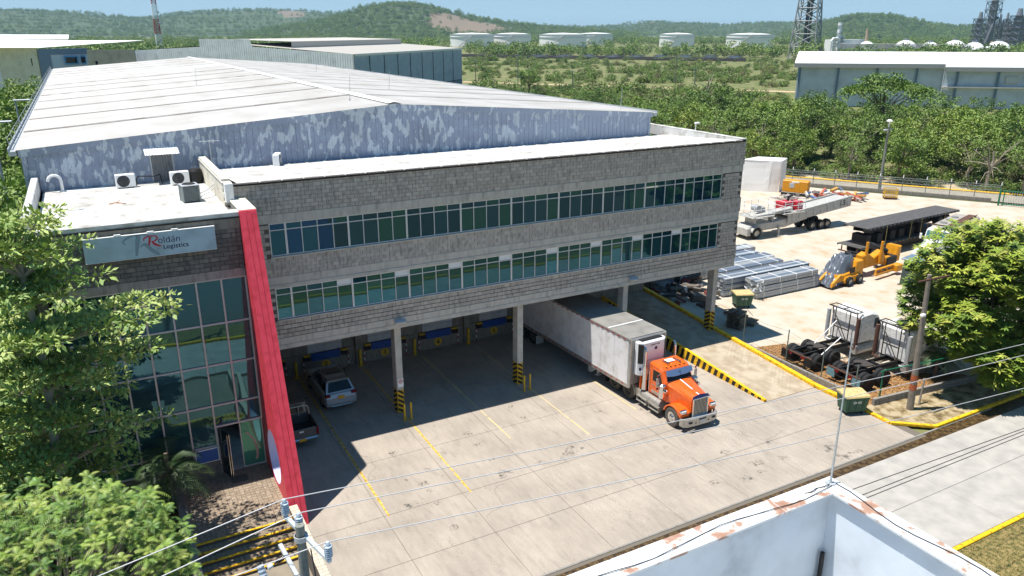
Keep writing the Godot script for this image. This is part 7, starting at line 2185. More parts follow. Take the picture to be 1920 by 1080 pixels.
	solo("old_tyre_hoop", MB.new().lathe([Vector2(0.07, -0.03), Vector2(0.12, -0.03), Vector2(0.12, 0.03), Vector2(0.07, 0.03), Vector2(0.07, -0.03)], Vector3.ZERO, Vector3(0.3, 0.2, 1), 16), M.black, "small black hoop hung on the green corner post", "hoop", "", Vector3(37.3, 1.35, -24.68))
	solo("white_sack", MB.new().bb(Vector3(0, 0.15, 0), Vector3(0.9, 0.3, 0.6), 0.12).bb(Vector3(0.6, 0.12, 0.2), Vector3(0.6, 0.24, 0.5), 0.1), M.white, "crumpled white sack on the pavement under the bright tree", "sack", "", gp(1888, 708, 0.1))

# ------------------------------------------------------------------ foliage
func leaf_into(b: MB, p: Vector3, d: Vector3, up: Vector3, ln: float, wd: float, col: Color) -> void:
	var s := d.cross(up)
	if s.length_squared() < 1e-6: s = d.cross(Vector3(0.3, 0.9, 0.2))
	s = s.normalized() * wd * 0.5
	var nn := s.cross(d).normalized()
	var m := p + d * ln * 0.45 - nn * wd * 0.12
	var e := p + d * ln - Vector3(0, ln * 0.12, 0)
	var n1 := (nn - s.normalized() * 0.3).normalized()
	var n2 := (nn + s.normalized() * 0.3).normalized()
	for q in [p, e, m + s]:
		b.v.push_back(q); b.n.push_back(n2); b.uv.push_back(Vector2.ZERO); b.c.push_back(col)
	for q in [p, m - s, e]:
		b.v.push_back(q); b.n.push_back(n1); b.uv.push_back(Vector2.ZERO); b.c.push_back(col)
func rdir() -> Vector3:
	var z := R(-1, 1)
	var f := R(0, TAU)
	var q := sqrt(1 - z * z)
	return Vector3(q * cos(f), z, q * sin(f))
func tint(c: Color, k: float) -> Color:
	var q := R(1.0 - k, 1.0 + k)
	return Color(clampf(c.r * q * R(0.92, 1.08), 0, 1), clampf(c.g * q, 0, 1), clampf(c.b * q * R(0.9, 1.1), 0, 1))
# tufts of leaves round the ends of twigs
func tuft(b: MB, c: Vector3, r: Vector3, count: int, ln: float, wd: float, cols: Array, droop := 0.0) -> void:
	var base: Color = cols[rng.randi() % cols.size()]
	for k in count:
		var d := rdir()
		var rr := pow(rng.randf(), 0.4)
		var p := c + Vector3(d.x * r.x, d.y * r.y, d.z * r.z) * rr
		var dd := (d + Vector3(0, 0.25 - droop, 0) + rdir() * 0.5).normalized()
		leaf_into(b, p, dd, (Vector3.UP + rdir() * 0.6).normalized(), ln * R(0.7, 1.25), wd * R(0.8, 1.2), tint(base, 0.16))
func limb(b: MB, pts: Array, r0: float, r1: float) -> void:
	for k in pts.size() - 1:
		var u := float(k) / (pts.size() - 1)
		var w := float(k + 1) / (pts.size() - 1)
		b.cyl(pts[k], pts[k + 1], lerpf(r0, r1, u), lerpf(r0, r1, w), 8, false)

const G_DARK := [Color(0.07, 0.13, 0.026), Color(0.085, 0.15, 0.032), Color(0.06, 0.11, 0.028)]
const G_MID := [Color(0.165, 0.26, 0.046), Color(0.2, 0.29, 0.052), Color(0.13, 0.21, 0.04)]
const G_LITE := [Color(0.23, 0.31, 0.055), Color(0.27, 0.33, 0.06), Color(0.18, 0.27, 0.05)]
const G_YEL := [Color(0.16, 0.19, 0.035), Color(0.20, 0.22, 0.04), Color(0.12, 0.16, 0.03)]
const G_DRY := [Color(0.22, 0.2, 0.09), Color(0.17, 0.18, 0.07), Color(0.25, 0.21, 0.12)]

func frond(b: MB, tw: MB, p: Vector3, d: Vector3, ln: float, pairs: int, lf: float, wd: float, col: Color, sag: float) -> void:
	# feather leaf: a bending spine with thin leaflets on both sides
	var s := d.cross(Vector3.UP).normalized()
	if s.length_squared() < 0.1: s = Vector3.RIGHT
	var prev := p
	for k in pairs:
		var u := (k + 1.0) / pairs
		var q := p + d * ln * u - Vector3(0, sag * u * u * ln, 0)
		var ax := (q - prev).normalized()
		var l := lf * (0.45 + 1.1 * sin(PI * (0.15 + 0.8 * u)))
		for sd in [-1.0, 1.0]:
			var e: Vector3 = q + (s * sd * 0.9 + ax * 0.45 - Vector3(0, 0.25, 0)) * l
			var w := ax * wd
			var nn := (e - q).cross(w).normalized()
			var tri := [q - w, q + w, e]
			if nn.y < 0:
				nn = -nn; tri = [q - w, e, q + w]
			for z in tri:
				b.v.push_back(z); b.n.push_back(nn); b.uv.push_back(Vector2.ZERO); b.c.push_back(col)
		prev = q
	if tw: tw.cyl(p, prev, 0.012, 0.005, 4, false)

func near_plants() -> void:
	# ---- tiered broad-leaved tree before the glass wall
	var T := thing("almond_tree", "large tiered leafy tree standing before the glass entrance wall", "tree", Vector3(-2.7, 0, -29.6))
	var tr := MB.new()
	limb(tr, [Vector3(0, 0, 0), Vector3(0.05, 2.5, 0.1), Vector3(-0.1, 5.5, 0), Vector3(0.1, 8.5, -0.1), Vector3(0.0, 12.2, 0), Vector3(0.05, 13.6, 0)], 0.24, 0.05)
	var cr := MB.new()
	cr.colored = true
	var almond_cols := [Color(0.32, 0.42, 0.11), Color(0.38, 0.46, 0.14), Color(0.26, 0.36, 0.09), Color(0.2, 0.3, 0.08)]  # leaf greens of the almond, picked at random on every tier
	for tier in [[13.9, 1.3, 7], [13.0, 1.7, 9], [11.9, 1.9, 10], [10.3, 3.4, 15], [8.8, 3.3, 13], [7.2, 3.0, 11], [5.7, 2.9, 9], [4.2, 2.6, 8], [2.9, 2.0, 6]]:
		var ph := R(0, TAU)
		for k in int(tier[2] * 0.8):
			var f: float = ph + TAU * k / int(tier[2] * 0.8) + R(-0.2, 0.2)
			var rad: float = tier[1] * R(0.6, 1.12)
			var e := Vector3(cos(f) * rad * 1.08, tier[0] + R(-0.35, 0.35), sin(f) * rad * 0.82)
			if e.z < -3.1: e.z = -3.1
			# reach towards the sign on the right
			if cos(f) > 0.6 and tier[0] > 10.0 and tier[0] < 11.0: e.x += 0.9
			limb(tr, [Vector3(0, tier[0] - 0.9, 0), e * Vector3(0.5, 1, 0.5) - Vector3(0, 0.35, 0), e - Vector3(0, 0.1, 0)], 0.06, 0.015)
			var n := int(2 + rad * 1.1)
			for q in n:
				var u := (q + 1.0) / n
				var c := Vector3(e.x * u, e.y - 0.25 * (1 - u), e.z * u) + rdir() * 0.22
				tuft(cr, c, Vector3(0.66, 0.15, 0.66), 64, 0.26, 0.14, almond_cols)
	pt("trunk", tr, M.bark_pale, T)
	pt("crown", cr, M.leaf, T)
	# ---- feathery tree at the kerb
	var S := thing("feathery_acacia", "feathery green acacia with dry pods beside the entrance steps", "tree", Vector3(-2.6, 0, -21.6))
	var st := MB.new()
	var sc := MB.new()
	sc.colored = true
	var pods := MB.new()
	pods.colored = true
	limb(st, [Vector3.ZERO, Vector3(0.1, 1.8, 0.0), Vector3(0, 3.6, 0.1)], 0.14, 0.09)
	for k in 760:
		var d := rdir()
		d.y = absf(d.y) * 0.9 + 0.05 if k % 5 else d.y
		var e := Vector3(0, 4.4, 0) + Vector3(d.x * 3.75, d.y * 3.9, d.z * 3.4) * (0.62 + 0.4 * pow(rng.randf(), 0.6))
		if e.x > 3.7: e.x = R(3.0, 3.7)
		if k % 4 == 0: limb(st, [Vector3(0, 3.2, 0) + e * 0.05, (e + Vector3(0, 3.6, 0)) * 0.5 + rdir() * 0.2, e], 0.035, 0.008)
		var base: Color = [Color(0.16, 0.27, 0.045), Color(0.21, 0.31, 0.05), Color(0.11, 0.2, 0.036), Color(0.26, 0.33, 0.065)][rng.randi() % 4]
		var nf := 6
		var ph := R(0, TAU)
		for q in nf:
			var f := ph + TAU * q / nf + R(-0.5, 0.5)
			var dd := Vector3(cos(f), R(-0.4, 1.3), sin(f)).normalized()
			frond(sc, null, e, dd, R(0.22, 0.46), 9, 0.075, 0.016, tint(base, 0.15), 0.45)
		if k % 14 == 0:
			for q in 9:
				var p := e + rdir() * 0.14 - Vector3(0, 0.1, 0)
				leaf_into(pods, p, (Vector3(R(-0.4, 0.4), -1, R(-0.4, 0.4))).normalized(), rdir(), 0.17, 0.035, tint([Color(0.24, 0.13, 0.1), Color(0.32, 0.2, 0.15)][q % 2], 0.15))
	pt("trunk", st, M.bark_pale, S)
	pt("crown", sc, M.leaf, S)
	meta(pt("seed_pods", pods, M.vcol, S), "", "", "", "stuff")
	# lower shrubs filling the bed
	for q in [[-5.6, -27.0, 2.6, 3.4], [-6.5, -31.0, 3.0, 5.0], [-0.6, -31.6, 1.3, 2.2], [-5.0, -24.0, 2.4, 3.0]]:
		var o := thing("bed_shrub", ["dense green shrub behind the feathery acacia", "tall dense shrub left of the tiered tree", "dark shrub at the foot of the glass wall", "dense green shrub under the feathery acacia"][used.get("bed_shrub", -1) + 1], "shrub", Vector3(q[0], 0, q[1]))
		var b := MB.new()
		b.colored = true
		for k in 46:
			var d := rdir()
			tuft(b, Vector3(d.x * q[2], q[3] * (0.5 + d.y * 0.42), d.z * q[2] * 0.8) * R(0.7, 1.0), Vector3(0.5, 0.35, 0.5), 40, 0.2, 0.1, G_MID)
		pt("foliage", b, M.leaf, o)
		pt("stem", MB.new().cyl(Vector3.ZERO, Vector3(0, q[3] * 0.5, 0), 0.08, 0.05, 7), M.bark, o)
	palm("entrance_palm", "dark arching palm standing against the glass wall by the door", Vector3(0.75, 0.05, -32.35), 2.9, 20, 2.5, [Color(0.05, 0.1, 0.03), Color(0.035, 0.075, 0.022)], 0.9)
	palm("corner_palm", "small green palm between the corner pole and the bright tree", Vector3(43.0, 0, -25.2), 1.6, 15, 1.9, [Color(0.08, 0.15, 0.05), Color(0.1, 0.18, 0.06)], 0.75)
	# ---- bright mango tree on the pavement
	var Mg := thing("mango_tree", "round bright yellow green mango tree over the corner pavement wall", "tree", Vector3(44.9, 0, -23.3))
	var mt_ := MB.new()
	limb(mt_, [Vector3(0, 0, 0), Vector3(0.05, 1.2, 0), Vector3(-0.1, 2.4, 0)], 0.3, 0.22)
	var mc := MB.new()
	mc.colored = true
	var lite := [Color(0.31, 0.39, 0.045), Color(0.37, 0.43, 0.06), Color(0.25, 0.34, 0.04), Color(0.4, 0.43, 0.08), Color(0.16, 0.25, 0.036)]
	var lob := []
	for k in 34: lob.append([rdir(), R(0.75, 0.95), R(0.26, 0.42)])
	for k in 1500:
		var L: Array = lob[k % 34]
		var d: Vector3 = (L[0] * L[1] + rdir() * L[2] * R(0.75, 1.0)) if k % 6 else rdir() * R(0.4, 0.9)
		var c := Vector3(0.1, 5.2, 0) + Vector3(d.x * 5.1, d.y * 3.8, d.z * 4.3)
		if c.y < 1.5: continue
		var base: Color = lite[rng.randi() % lite.size()]
		if k % 100 == 0: limb(mt_, [Vector3(-0.1, 2.2, 0), (c + Vector3(-0.5, 2.0, 0)) * 0.5, c], 0.1, 0.02)
		# whorls of long drooping leaves
		for w in 5:
			var o := c + rdir() * 0.36
			var ph := R(0, TAU)
			for q in 11:
				var f := ph + TAU * q / 11.0
				leaf_into(mc, o, Vector3(cos(f), R(-0.35, 0.5), sin(f)).normalized(), Vector3.UP, R(0.32, 0.48), 0.13, tint(base, 0.14))
	pt("trunk", mt_, M.bark, Mg)
	pt("crown", mc, M.leaf, Mg)

func palm(called: String, label: String, at: Vector3, trunk: float, n: int, ln: float, cols: Array, spread: float) -> void:
	var o := thing(called, label, "palm", at)
	pt("trunk", MB.new().cyl(Vector3.ZERO, Vector3(0.05, trunk, 0), 0.13, 0.08, 10), M.bark, o)
	var b := MB.new()
	b.colored = true
	var tw := MB.new()
	for k in n:
		var f := TAU * k / n * 2.4 + R(-0.2, 0.2)
		var d := Vector3(cos(f) * spread, R(0.35, 1.3), sin(f) * spread).normalized()
		frond(b, tw, Vector3(0.05, trunk * R(0.5, 1.0), 0), d, ln * R(0.75, 1.1), 26, 0.42, 0.022, tint(cols[k % cols.size()], 0.15), 0.75)
	pt("fronds", b, M.leaf, o)
	pt("frond_stalks", tw, mt(h("8a8a4c"), 0.8), o)

# ------------------------------------------------------------------ background
func tree_proto(seed_: int, r: Vector3, cy: float, cl: int, per: int, ln: float, cols: Array, flat_ := false) -> Array:
	rng.seed = seed_
	var tr := MB.new()
	var b := MB.new()
	b.colored = true
	limb(tr, [Vector3.ZERO, Vector3(R(-0.2, 0.2), cy * 0.35, R(-0.2, 0.2)), Vector3(R(-0.3, 0.3), cy * 0.75, R(-0.3, 0.3)), Vector3(0, cy, 0)], 0.26, 0.1)
	var lobes := []
	var nl := 13
	for k in nl: lobes.append([rdir(), R(0.5, 0.86), R(0.26, 0.46)])
	for k in cl:
		var d := rdir()
		if flat_: d.y = absf(d.y) * 0.5
		var l: Array = lobes[k % nl]
		var q: Vector3 = l[0] * l[1] + d * l[2] * R(0.7, 1.05)
		if flat_: q.y = absf(q.y) * 0.8 - 0.25 * Vector2(q.x, q.z).length()
		var c := Vector3(0, cy, 0) + Vector3(q.x * r.x, q.y * r.y, q.z * r.z) * 1.05
		if c.y < 0.5: c.y = R(0.5, 1.2)
		if k % (16 if flat_ else 5) == 0: limb(tr, [Vector3(0, cy * R(0.4, 0.7), 0), (c + Vector3(0, cy * 0.7, 0)) * 0.5, c], 0.08, 0.02)
		tuft(b, c, Vector3(0.5, 0.3 if not flat_ else 0.18, 0.5) * (r.x / 3.2), per, ln, ln * 0.55, cols)
	return [tr.mesh(), b.mesh()]
func tree(called: String, pr: Array, label: String, cat: String, at: Vector3, s: float, turn: float, group: String, bark: Material) -> Node3D:
	var o := thing(called, label, cat, at, turn, group)
	put("trunk", pr[0], bark, o)
	put("crown", pr[1], M.leaf, o)
	o.scale = Vector3(s, s * R(0.9, 1.12), s)
	return o
func scatter(called: String, label: String, cat: String, mesh: Mesh, xf: Array, m: Material) -> void:
	var mm := MultiMesh.new()
	mm.transform_format = MultiMesh.TRANSFORM_3D
	mm.mesh = mesh
	mm.instance_count = xf.size()
	for k in xf.size(): mm.set_instance_transform(k, xf[k])
	var o := MultiMeshInstance3D.new()
	o.name = numbered(called)
	o.multimesh = mm
	o.material_override = m
	add_child(o)
	meta(o, label, cat, "", "stuff")
func xf(p: Vector3, s: float) -> Transform3D:
	return Transform3D(Basis(Vector3.UP, R(0, TAU)).scaled(Vector3(s * R(0.85, 1.2), s * R(0.8, 1.15), s * R(0.85, 1.2))), p)
func hdir(px: float, py: float) -> Vector3:
	var b := Basis.from_euler(Vector3(deg_to_rad(-18.4915), deg_to_rad(-28.547), deg_to_rad(0.0157)))
	return b * Vector3((px - 960.0) / 1440.99, -(py - 540.0) / 1440.99, -1.0)
func sky_y(px: float, py: float, dist: float) -> Vector3:
	var d := hdir(px, py)
	return Vector3(0, 20, 0) + d * (dist / Vector2(d.x, d.z).length())

func hill(called: String, sil: Array, D: float, depth: float, seed_: int, field: Array, forest: Array) -> void:
	var b := MB.new()
	b.colored = true
	var fn := nz(0.0016, 4, seed_)
	var pn := nz(0.006, 4, seed_ + 5)
	var rows := []
	var NT := 16
	for i in sil.size() - 1:
		var steps := 8
		for k in steps + (1 if i == sil.size() - 2 else 0):
			var u := k / float(steps)
			u = u * u * (3 - 2 * u) * 0.5 + u * 0.5
			var px: float = lerpf(sil[i][0], sil[i + 1][0], k / float(steps))
			var py: float = lerpf(sil[i][1], sil[i + 1][1], u)
			var c := sky_y(px, py, D) - Vector3(0, 10.0, 0)
			var hd := Vector2(c.x, c.z).normalized()
			var row := []
			for j in NT + 1:
				var t := j / float(NT)
				var dist := lerpf(D - depth, D, minf(t / 0.7, 1.0)) if t <= 0.7 else lerpf(D, D + depth * 0.6, (t - 0.7) / 0.3)
				var f := smoothstep(0.0, 1.0, t / 0.7) if t <= 0.7 else 1.0 - 0.6 * smoothstep(0.0, 1.0, (t - 0.7) / 0.3)
				var p := Vector3(hd.x * dist, 0, hd.y * dist)
				var bump := fn.get_noise_2d(p.x, p.z) * 0.28 * sin(PI * clampf(t / 0.7, 0.0, 1.0))
				p.y = maxf(c.y, 0.0) * f * (1.0 + bump) - 2.0 * (1.0 - f)
				var brown := false
				for fl in field:
					var q: float = (px - fl[0]) / fl[2]
					var w: float = (t - fl[1]) / fl[3]
					if q * q + w * w < 1.0 + pn.get_noise_2d(p.x * 2.0, p.z * 2.0) * 0.6: brown = true
				row.append([p, brown])
				if not brown and f > 0.03 and t < 0.8:
					for r in 3:
						if rng.randf() < 0.9: forest.append(p + Vector3(R(-1, 1) * depth / NT * 0.7, 0, R(-1, 1) * depth / NT * 0.7))
				elif brown and rng.randf() < 0.05: forest.append(p)
			rows.append(row)
	for i in rows.size() - 1:
		for j in NT:
			var a = rows[i][j]; var c = rows[i + 1][j]; var d = rows[i + 1][j + 1]; var e = rows[i][j + 1]
			var nv := pn.get_noise_2d(a[0].x, a[0].z)
			b.col = Color(0.19, 0.145, 0.095) if a[1] else Color(0.055 + nv * 0.02, 0.085 + nv * 0.025, 0.03 + nv * 0.01)
			b.quad(a[0], c[0], d[0], e[0])
	var o := put(numbered(called), b.mesh(), M.vcol, self)
	o.set_meta("kind", "structure")

func background() -> void:
	rng.seed = 99
	var lush := tree_proto(11, Vector3(3.6, 3.0, 3.6), 4.6, 95, 46, 0.34, [G_MID[0], G_LITE[2], G_MID[1]])
	var lush2 := tree_proto(12, Vector3(3.9, 2.7, 3.4), 4.2, 95, 46, 0.34, [G_LITE[0], G_LITE[1], G_MID[1]])
	var dark := tree_proto(13, Vector3(3.8, 3.6, 3.8), 5.4, 110, 48, 0.34, [G_MID[2], G_DARK[1], G_MID[0]])
	var thin := tree_proto(14, Vector3(3.3, 2.8, 3.3), 4.4, 60, 34, 0.3, [G_LITE[2], G_DRY[1], G_MID[0]])
	var umb := tree_proto(15, Vector3(5.0, 2.6, 4.6), 5.6, 130, 44, 0.3, [G_MID[2], G_MID[0]], true)
	var bare := tree_proto(16, Vector3(3.4, 3.4, 3.4), 4.4, 60, 2, 0.2, G_DRY)
	var protos := [lush, lush2, dark, thin]
	# ---- belt of trees beyond the back road
	rng.seed = 1234
	var u := Vector3(0.555, 0, 0.832)
	var o0 := Vector3(86.6, 0, -69.0)
	var pn := Vector3(0.832, 0, -0.555)
	var kinds := ["green bushy tree in the belt beyond the back road", "light green spreading tree in the belt beyond the back road", "dark full tree in the belt beyond the back road", "thin olive tree with pale trunk beyond the back road"]
	var nm := ["bushy_tree", "spreading_tree", "dark_tree", "thin_tree"]
	var cnt := 0
	for row in 6:
		var s := -72.0 + R(0, 4)
		while s < 52.0:
			var off_ := 9.0 + row * 10.5 + R(-3, 3)
			var k := rng.randi() % 4
			if row == 0: k = [3, 3, 1, 0][rng.randi() % 4]
			elif row > 2: k = [0, 1, 2, 2][rng.randi() % 4]
			var p := o0 + u * s + pn * off_
			if row >= 4 and s > -20: p += pn * 2.0
			var sc := R(0.75, 1.1) if row == 0 else (R(0.95, 1.4) if row < 3 else R(0.8, 1.1))
			if s < -34: sc *= 0.8
			tree(nm[k], protos[k], kinds[k], "tree", p, sc, R(0, TAU), "trees beyond the back road", M.bark_pale if k == 3 else M.bark)
			cnt += 1
			s += R(5.0, 8.5) if row == 0 else R(5.5, 8.0)
	tree("umbrella_tree", umb, "tall flat topped tree before the grey blue warehouse wall", "tree", dp(1655, 158), 1.75, 0.4, "", M.bark)
	tree("bare_tree", bare, "leafless grey tree at the edge of the tree belt", "tree", dp(1880, 118), 1.1, 0.4, "", M.bark_pale)
	tree("bare_tree", bare, "leafless pale tree standing among bushes before the scrub field", "tree", dp(1325, 232), 1.4, 2.4, "", M.bark_pale)
	tree("lone_round_tree", lush, "single round green tree beside the dirt track", "tree", dp(992, 262), 1.05, 1.0, "", M.bark)
	# ---- trees along the left side of the warehouse
	rng.seed = 777
	for k in 34:
		var p := Vector3(-7.5 - R(0, 20), 0, -44 - k * 3.6 + R(-2, 2))
		if k % 3 == 0: p.x = -6.9 - R(0, 1.5)
		tree(nm[k % 3], protos[k % 3], ["green bushy tree along the side of the warehouse", "light green spreading tree along the side of the warehouse", "dark full tree along the side of the warehouse"][k % 3], "tree", p, R(1.15, 1.5) * (1.0 if p.z > -110 else 1.2), R(0, TAU), "trees along the warehouse side", M.bark)
	for q in [[-5.9, -35.5, 1.1], [-8.0, -39.5, 1.35], [-6.2, -30.0, 0.9], [-10, -33, 1.3]]:
		tree("bushy_tree", lush2, "light green tree beside the annex left of the tiered tree", "tree", Vector3(q[0], 0, q[1]), q[2], R(0, TAU), "trees beside the annex", M.bark)
	# ---- scrub, far trees and wooded hills
	rng.seed = 4321
	var bush := []
	for k in 3:
		rng.seed = 500 + k
		var b := MB.new()
		b.colored = true
		for q in 26:
			var d := rdir()
			d.y = absf(d.y)
			tuft(b, Vector3(d.x * 1.6, 0.3 + d.y * 1.3, d.z * 1.6) * R(0.6, 1.0), Vector3(0.55, 0.4, 0.55), 24, 0.34, 0.2, [[G_MID[0], G_DRY[1], G_LITE[2]], [G_DARK[1], G_MID[2]], [G_DRY[0], G_DRY[1], G_LITE[0]]][k])
		bush.append(b.mesh())
	rng.seed = 8
	var lists := [[], [], []]
	var clump := nz(0.02, 3, 55)
	for k in 3600:
		var px := R(620, 2150)
		var d := 205.0 + pow(rng.randf(), 1.6) * 420.0
		var p := dp(px, d)
		var n := clump.get_noise_2d(p.x, p.z)
		# keep the track, the warehouse and the belt itself clear
		var near_track := 1e9
		var tk := [Vector2(60, -330), Vector2(140, -301), Vector2(193, -231), Vector2(222, -190), Vector2(300, -120)]
		for q in 4: near_track = minf(near_track, Geometry2D.get_closest_point_to_segment(Vector2(p.x, p.z), tk[q], tk[q + 1]).distance_to(Vector2(p.x, p.z)))
		if near_track < 9.0 or (near_track < 22.0 and rng.randf() < 0.85): continue
		if px > 1470 and d < 330: continue
		if px < 900 and d < 330: continue
		if n < 0.0 and rng.randf() < 0.8: continue
		var kk := 0 if n > 0.25 else (1 if rng.randf() < 0.3 else (2 if rng.randf() < 0.5 else 0))
		lists[kk].append(xf(p - Vector3(0, 0.2, 0), R(0.6, 1.5) * (1.0 + maxf(n, 0.0) * 1.2)))
	for k in 900:
		var s := R(-80.0, 58.0)
		var q := o0 + u * s + pn * (7.5 + pow(rng.randf(), 1.5) * 40.0)
		lists[[0, 0, 1, 2][rng.randi() % 4]].append(xf(q, R(0.35, 0.95)))
	for k in 300:
		lists[rng.randi() % 2].append(xf(Vector3(R(-30, -5), 0, R(-140, -36)), R(0.6, 1.2)))
	scatter("scrub", "green and olive scrub bushes spread over the open field", "scrub", bush[0], lists[0], M.leaf)
	scatter("dark_scrub", "dark green scrub bushes dotted over the open field", "scrub", bush[1], lists[1], M.leaf)
	scatter("dry_scrub", "dry yellowish scrub bushes dotted over the open field", "scrub", bush[2], lists[2], M.leaf)
	# distant trees as one wood
	rng.seed = 31
	var ft := []
	for k in 2:
		var b := MB.new()
		b.colored = true
		for q in 16:
			var d := rdir()
			tuft(b, Vector3(d.x * 3.4, 4.2 + d.y * 2.6, d.z * 3.4) * Vector3(1, 1, 1), Vector3(1.3, 1.0, 1.3), 16, 1.1, 0.75, [[G_MID[0], G_MID[2], G_DARK[1]], [G_DRY[1], G_MID[1], G_LITE[2]]][k])
		ft.append(b.mesh())
	var wl := [[], []]
	for k in 5200:
		var px := R(-250, 2250)
		var d := 470.0 + pow(rng.randf(), 1.3) * 1500.0
		if px > 820 and px < 1480 and d < 1200 and (d < 620 or rng.randf() < 0.75): continue
		if px < 800: d = 330.0 + pow(rng.randf(), 1.5) * 1700.0
		if d > 930 and d < 1190 and px > 820 and px < 1460 and rng.randf() < 0.85: continue
		if px > 1480 and d < 560: continue
		if px > 1480 and px < 1920 and d > 600 and d < 1000 and rng.randf() < 0.5: continue
		wl[0 if rng.randf() < 0.6 else 1].append(xf(dp(px, d), R(0.8, 1.5)))
	# tree clumps hugging the warehouse behind and the tank farm
	for k in 160:
		wl[rng.randi() % 2].append(xf(dp(R(870, 1480), R(640, 760)), R(0.6, 1.15)))
	for k in 130:
		wl[rng.randi() % 2].append(xf(dp(R(1500, 2000), R(380, 540)), R(0.6, 1.0)))
	scatter("far_wood", "distant green trees covering the plain below the hills", "wood", ft[0], wl[0], M.leaf)
	scatter("far_wood", "distant olive and dry trees mixed over the plain below hills", "wood", ft[1], wl[1], M.leaf)
	var forest := []
	hill("hill", [[-500, 12], [-250, 8], [-100, 10], [0, 15], [60, 17], [130, 20], [200, 28], [260, 33], [300, 30], [350, 22], [400, 17], [480, 15], [560, 18], [640, 22], [760, 34]], 4300, 1500, 5, [[540, 0.5, 25, 0.1]], forest)
	hill("hill", [[470, 57], [560, 42], [620, 32], [660, 20], [700, 8], [745, 3], [790, 8], [830, 18], [880, 30], [940, 38], [1000, 45], [1100, 52], [1180, 57]], 2700, 800, 9, [[868, 0.36, 72, 0.15]], forest)
	hill("hill", [[960, 46], [1040, 47], [1100, 48], [1170, 45], [1225, 37], [1260, 42], [1300, 41], [1360, 45], [1440, 40], [1480, 40], [1560, 43], [1700, 48], [1900, 50], [2300, 46]], 4500, 1400, 17, [[1222, 0.6, 8, 0.06]], forest)
	hill("hill", [[1480, 57], [1540, 43], [1580, 31], [1620, 24], [1660, 25], [1700, 33], [1740, 42], [1800, 47], [1860, 45], [1920, 46], [2050, 40], [2300, 50]], 2900, 700, 23, [], forest)
	var fx := [[], []]
	rng.seed = 62
	for p in forest: fx[0 if rng.randf() < 0.7 else 1].append(xf(p - Vector3(0, 1.5, 0), R(1.0, 1.9)))
	print("forest ", forest.size(), " belt ", cnt)
	scatter("hill_forest", "dense green forest covering the far hills", "forest", ft[0], fx[0], M.leaf)
	scatter("hill_forest", "olive trees mixed into the forest on the far hills", "forest", ft[1], fx[1], M.leaf)
	far_buildings()
	industry()

func box_building(b: Node3D, P: Array, y0: float, y1: float, m: Material, called := "wall") -> void:
	for k in P.size() - 1:
		var a: Vector3 = P[k]
		var c: Vector3 = P[k + 1]
		var w := off(b)
		var inn := (c - a).cross(Vector3.UP).normalized() * 0.3
		w.quad(a + Vector3(0, y0, 0), c + Vector3(0, y0, 0), c + Vector3(0, y1, 0), a + Vector3(0, y1, 0))
		w.quad(c + Vector3(0, y0, 0) - inn, a + Vector3(0, y0, 0) - inn, a + Vector3(0, y1, 0) - inn, c + Vector3(0, y1, 0) - inn)
		w.quad(a + Vector3(0, y1, 0), c + Vector3(0, y1, 0), c + Vector3(0, y1, 0) - inn, a + Vector3(0, y1, 0) - inn)
		pt(called, w, m, b)

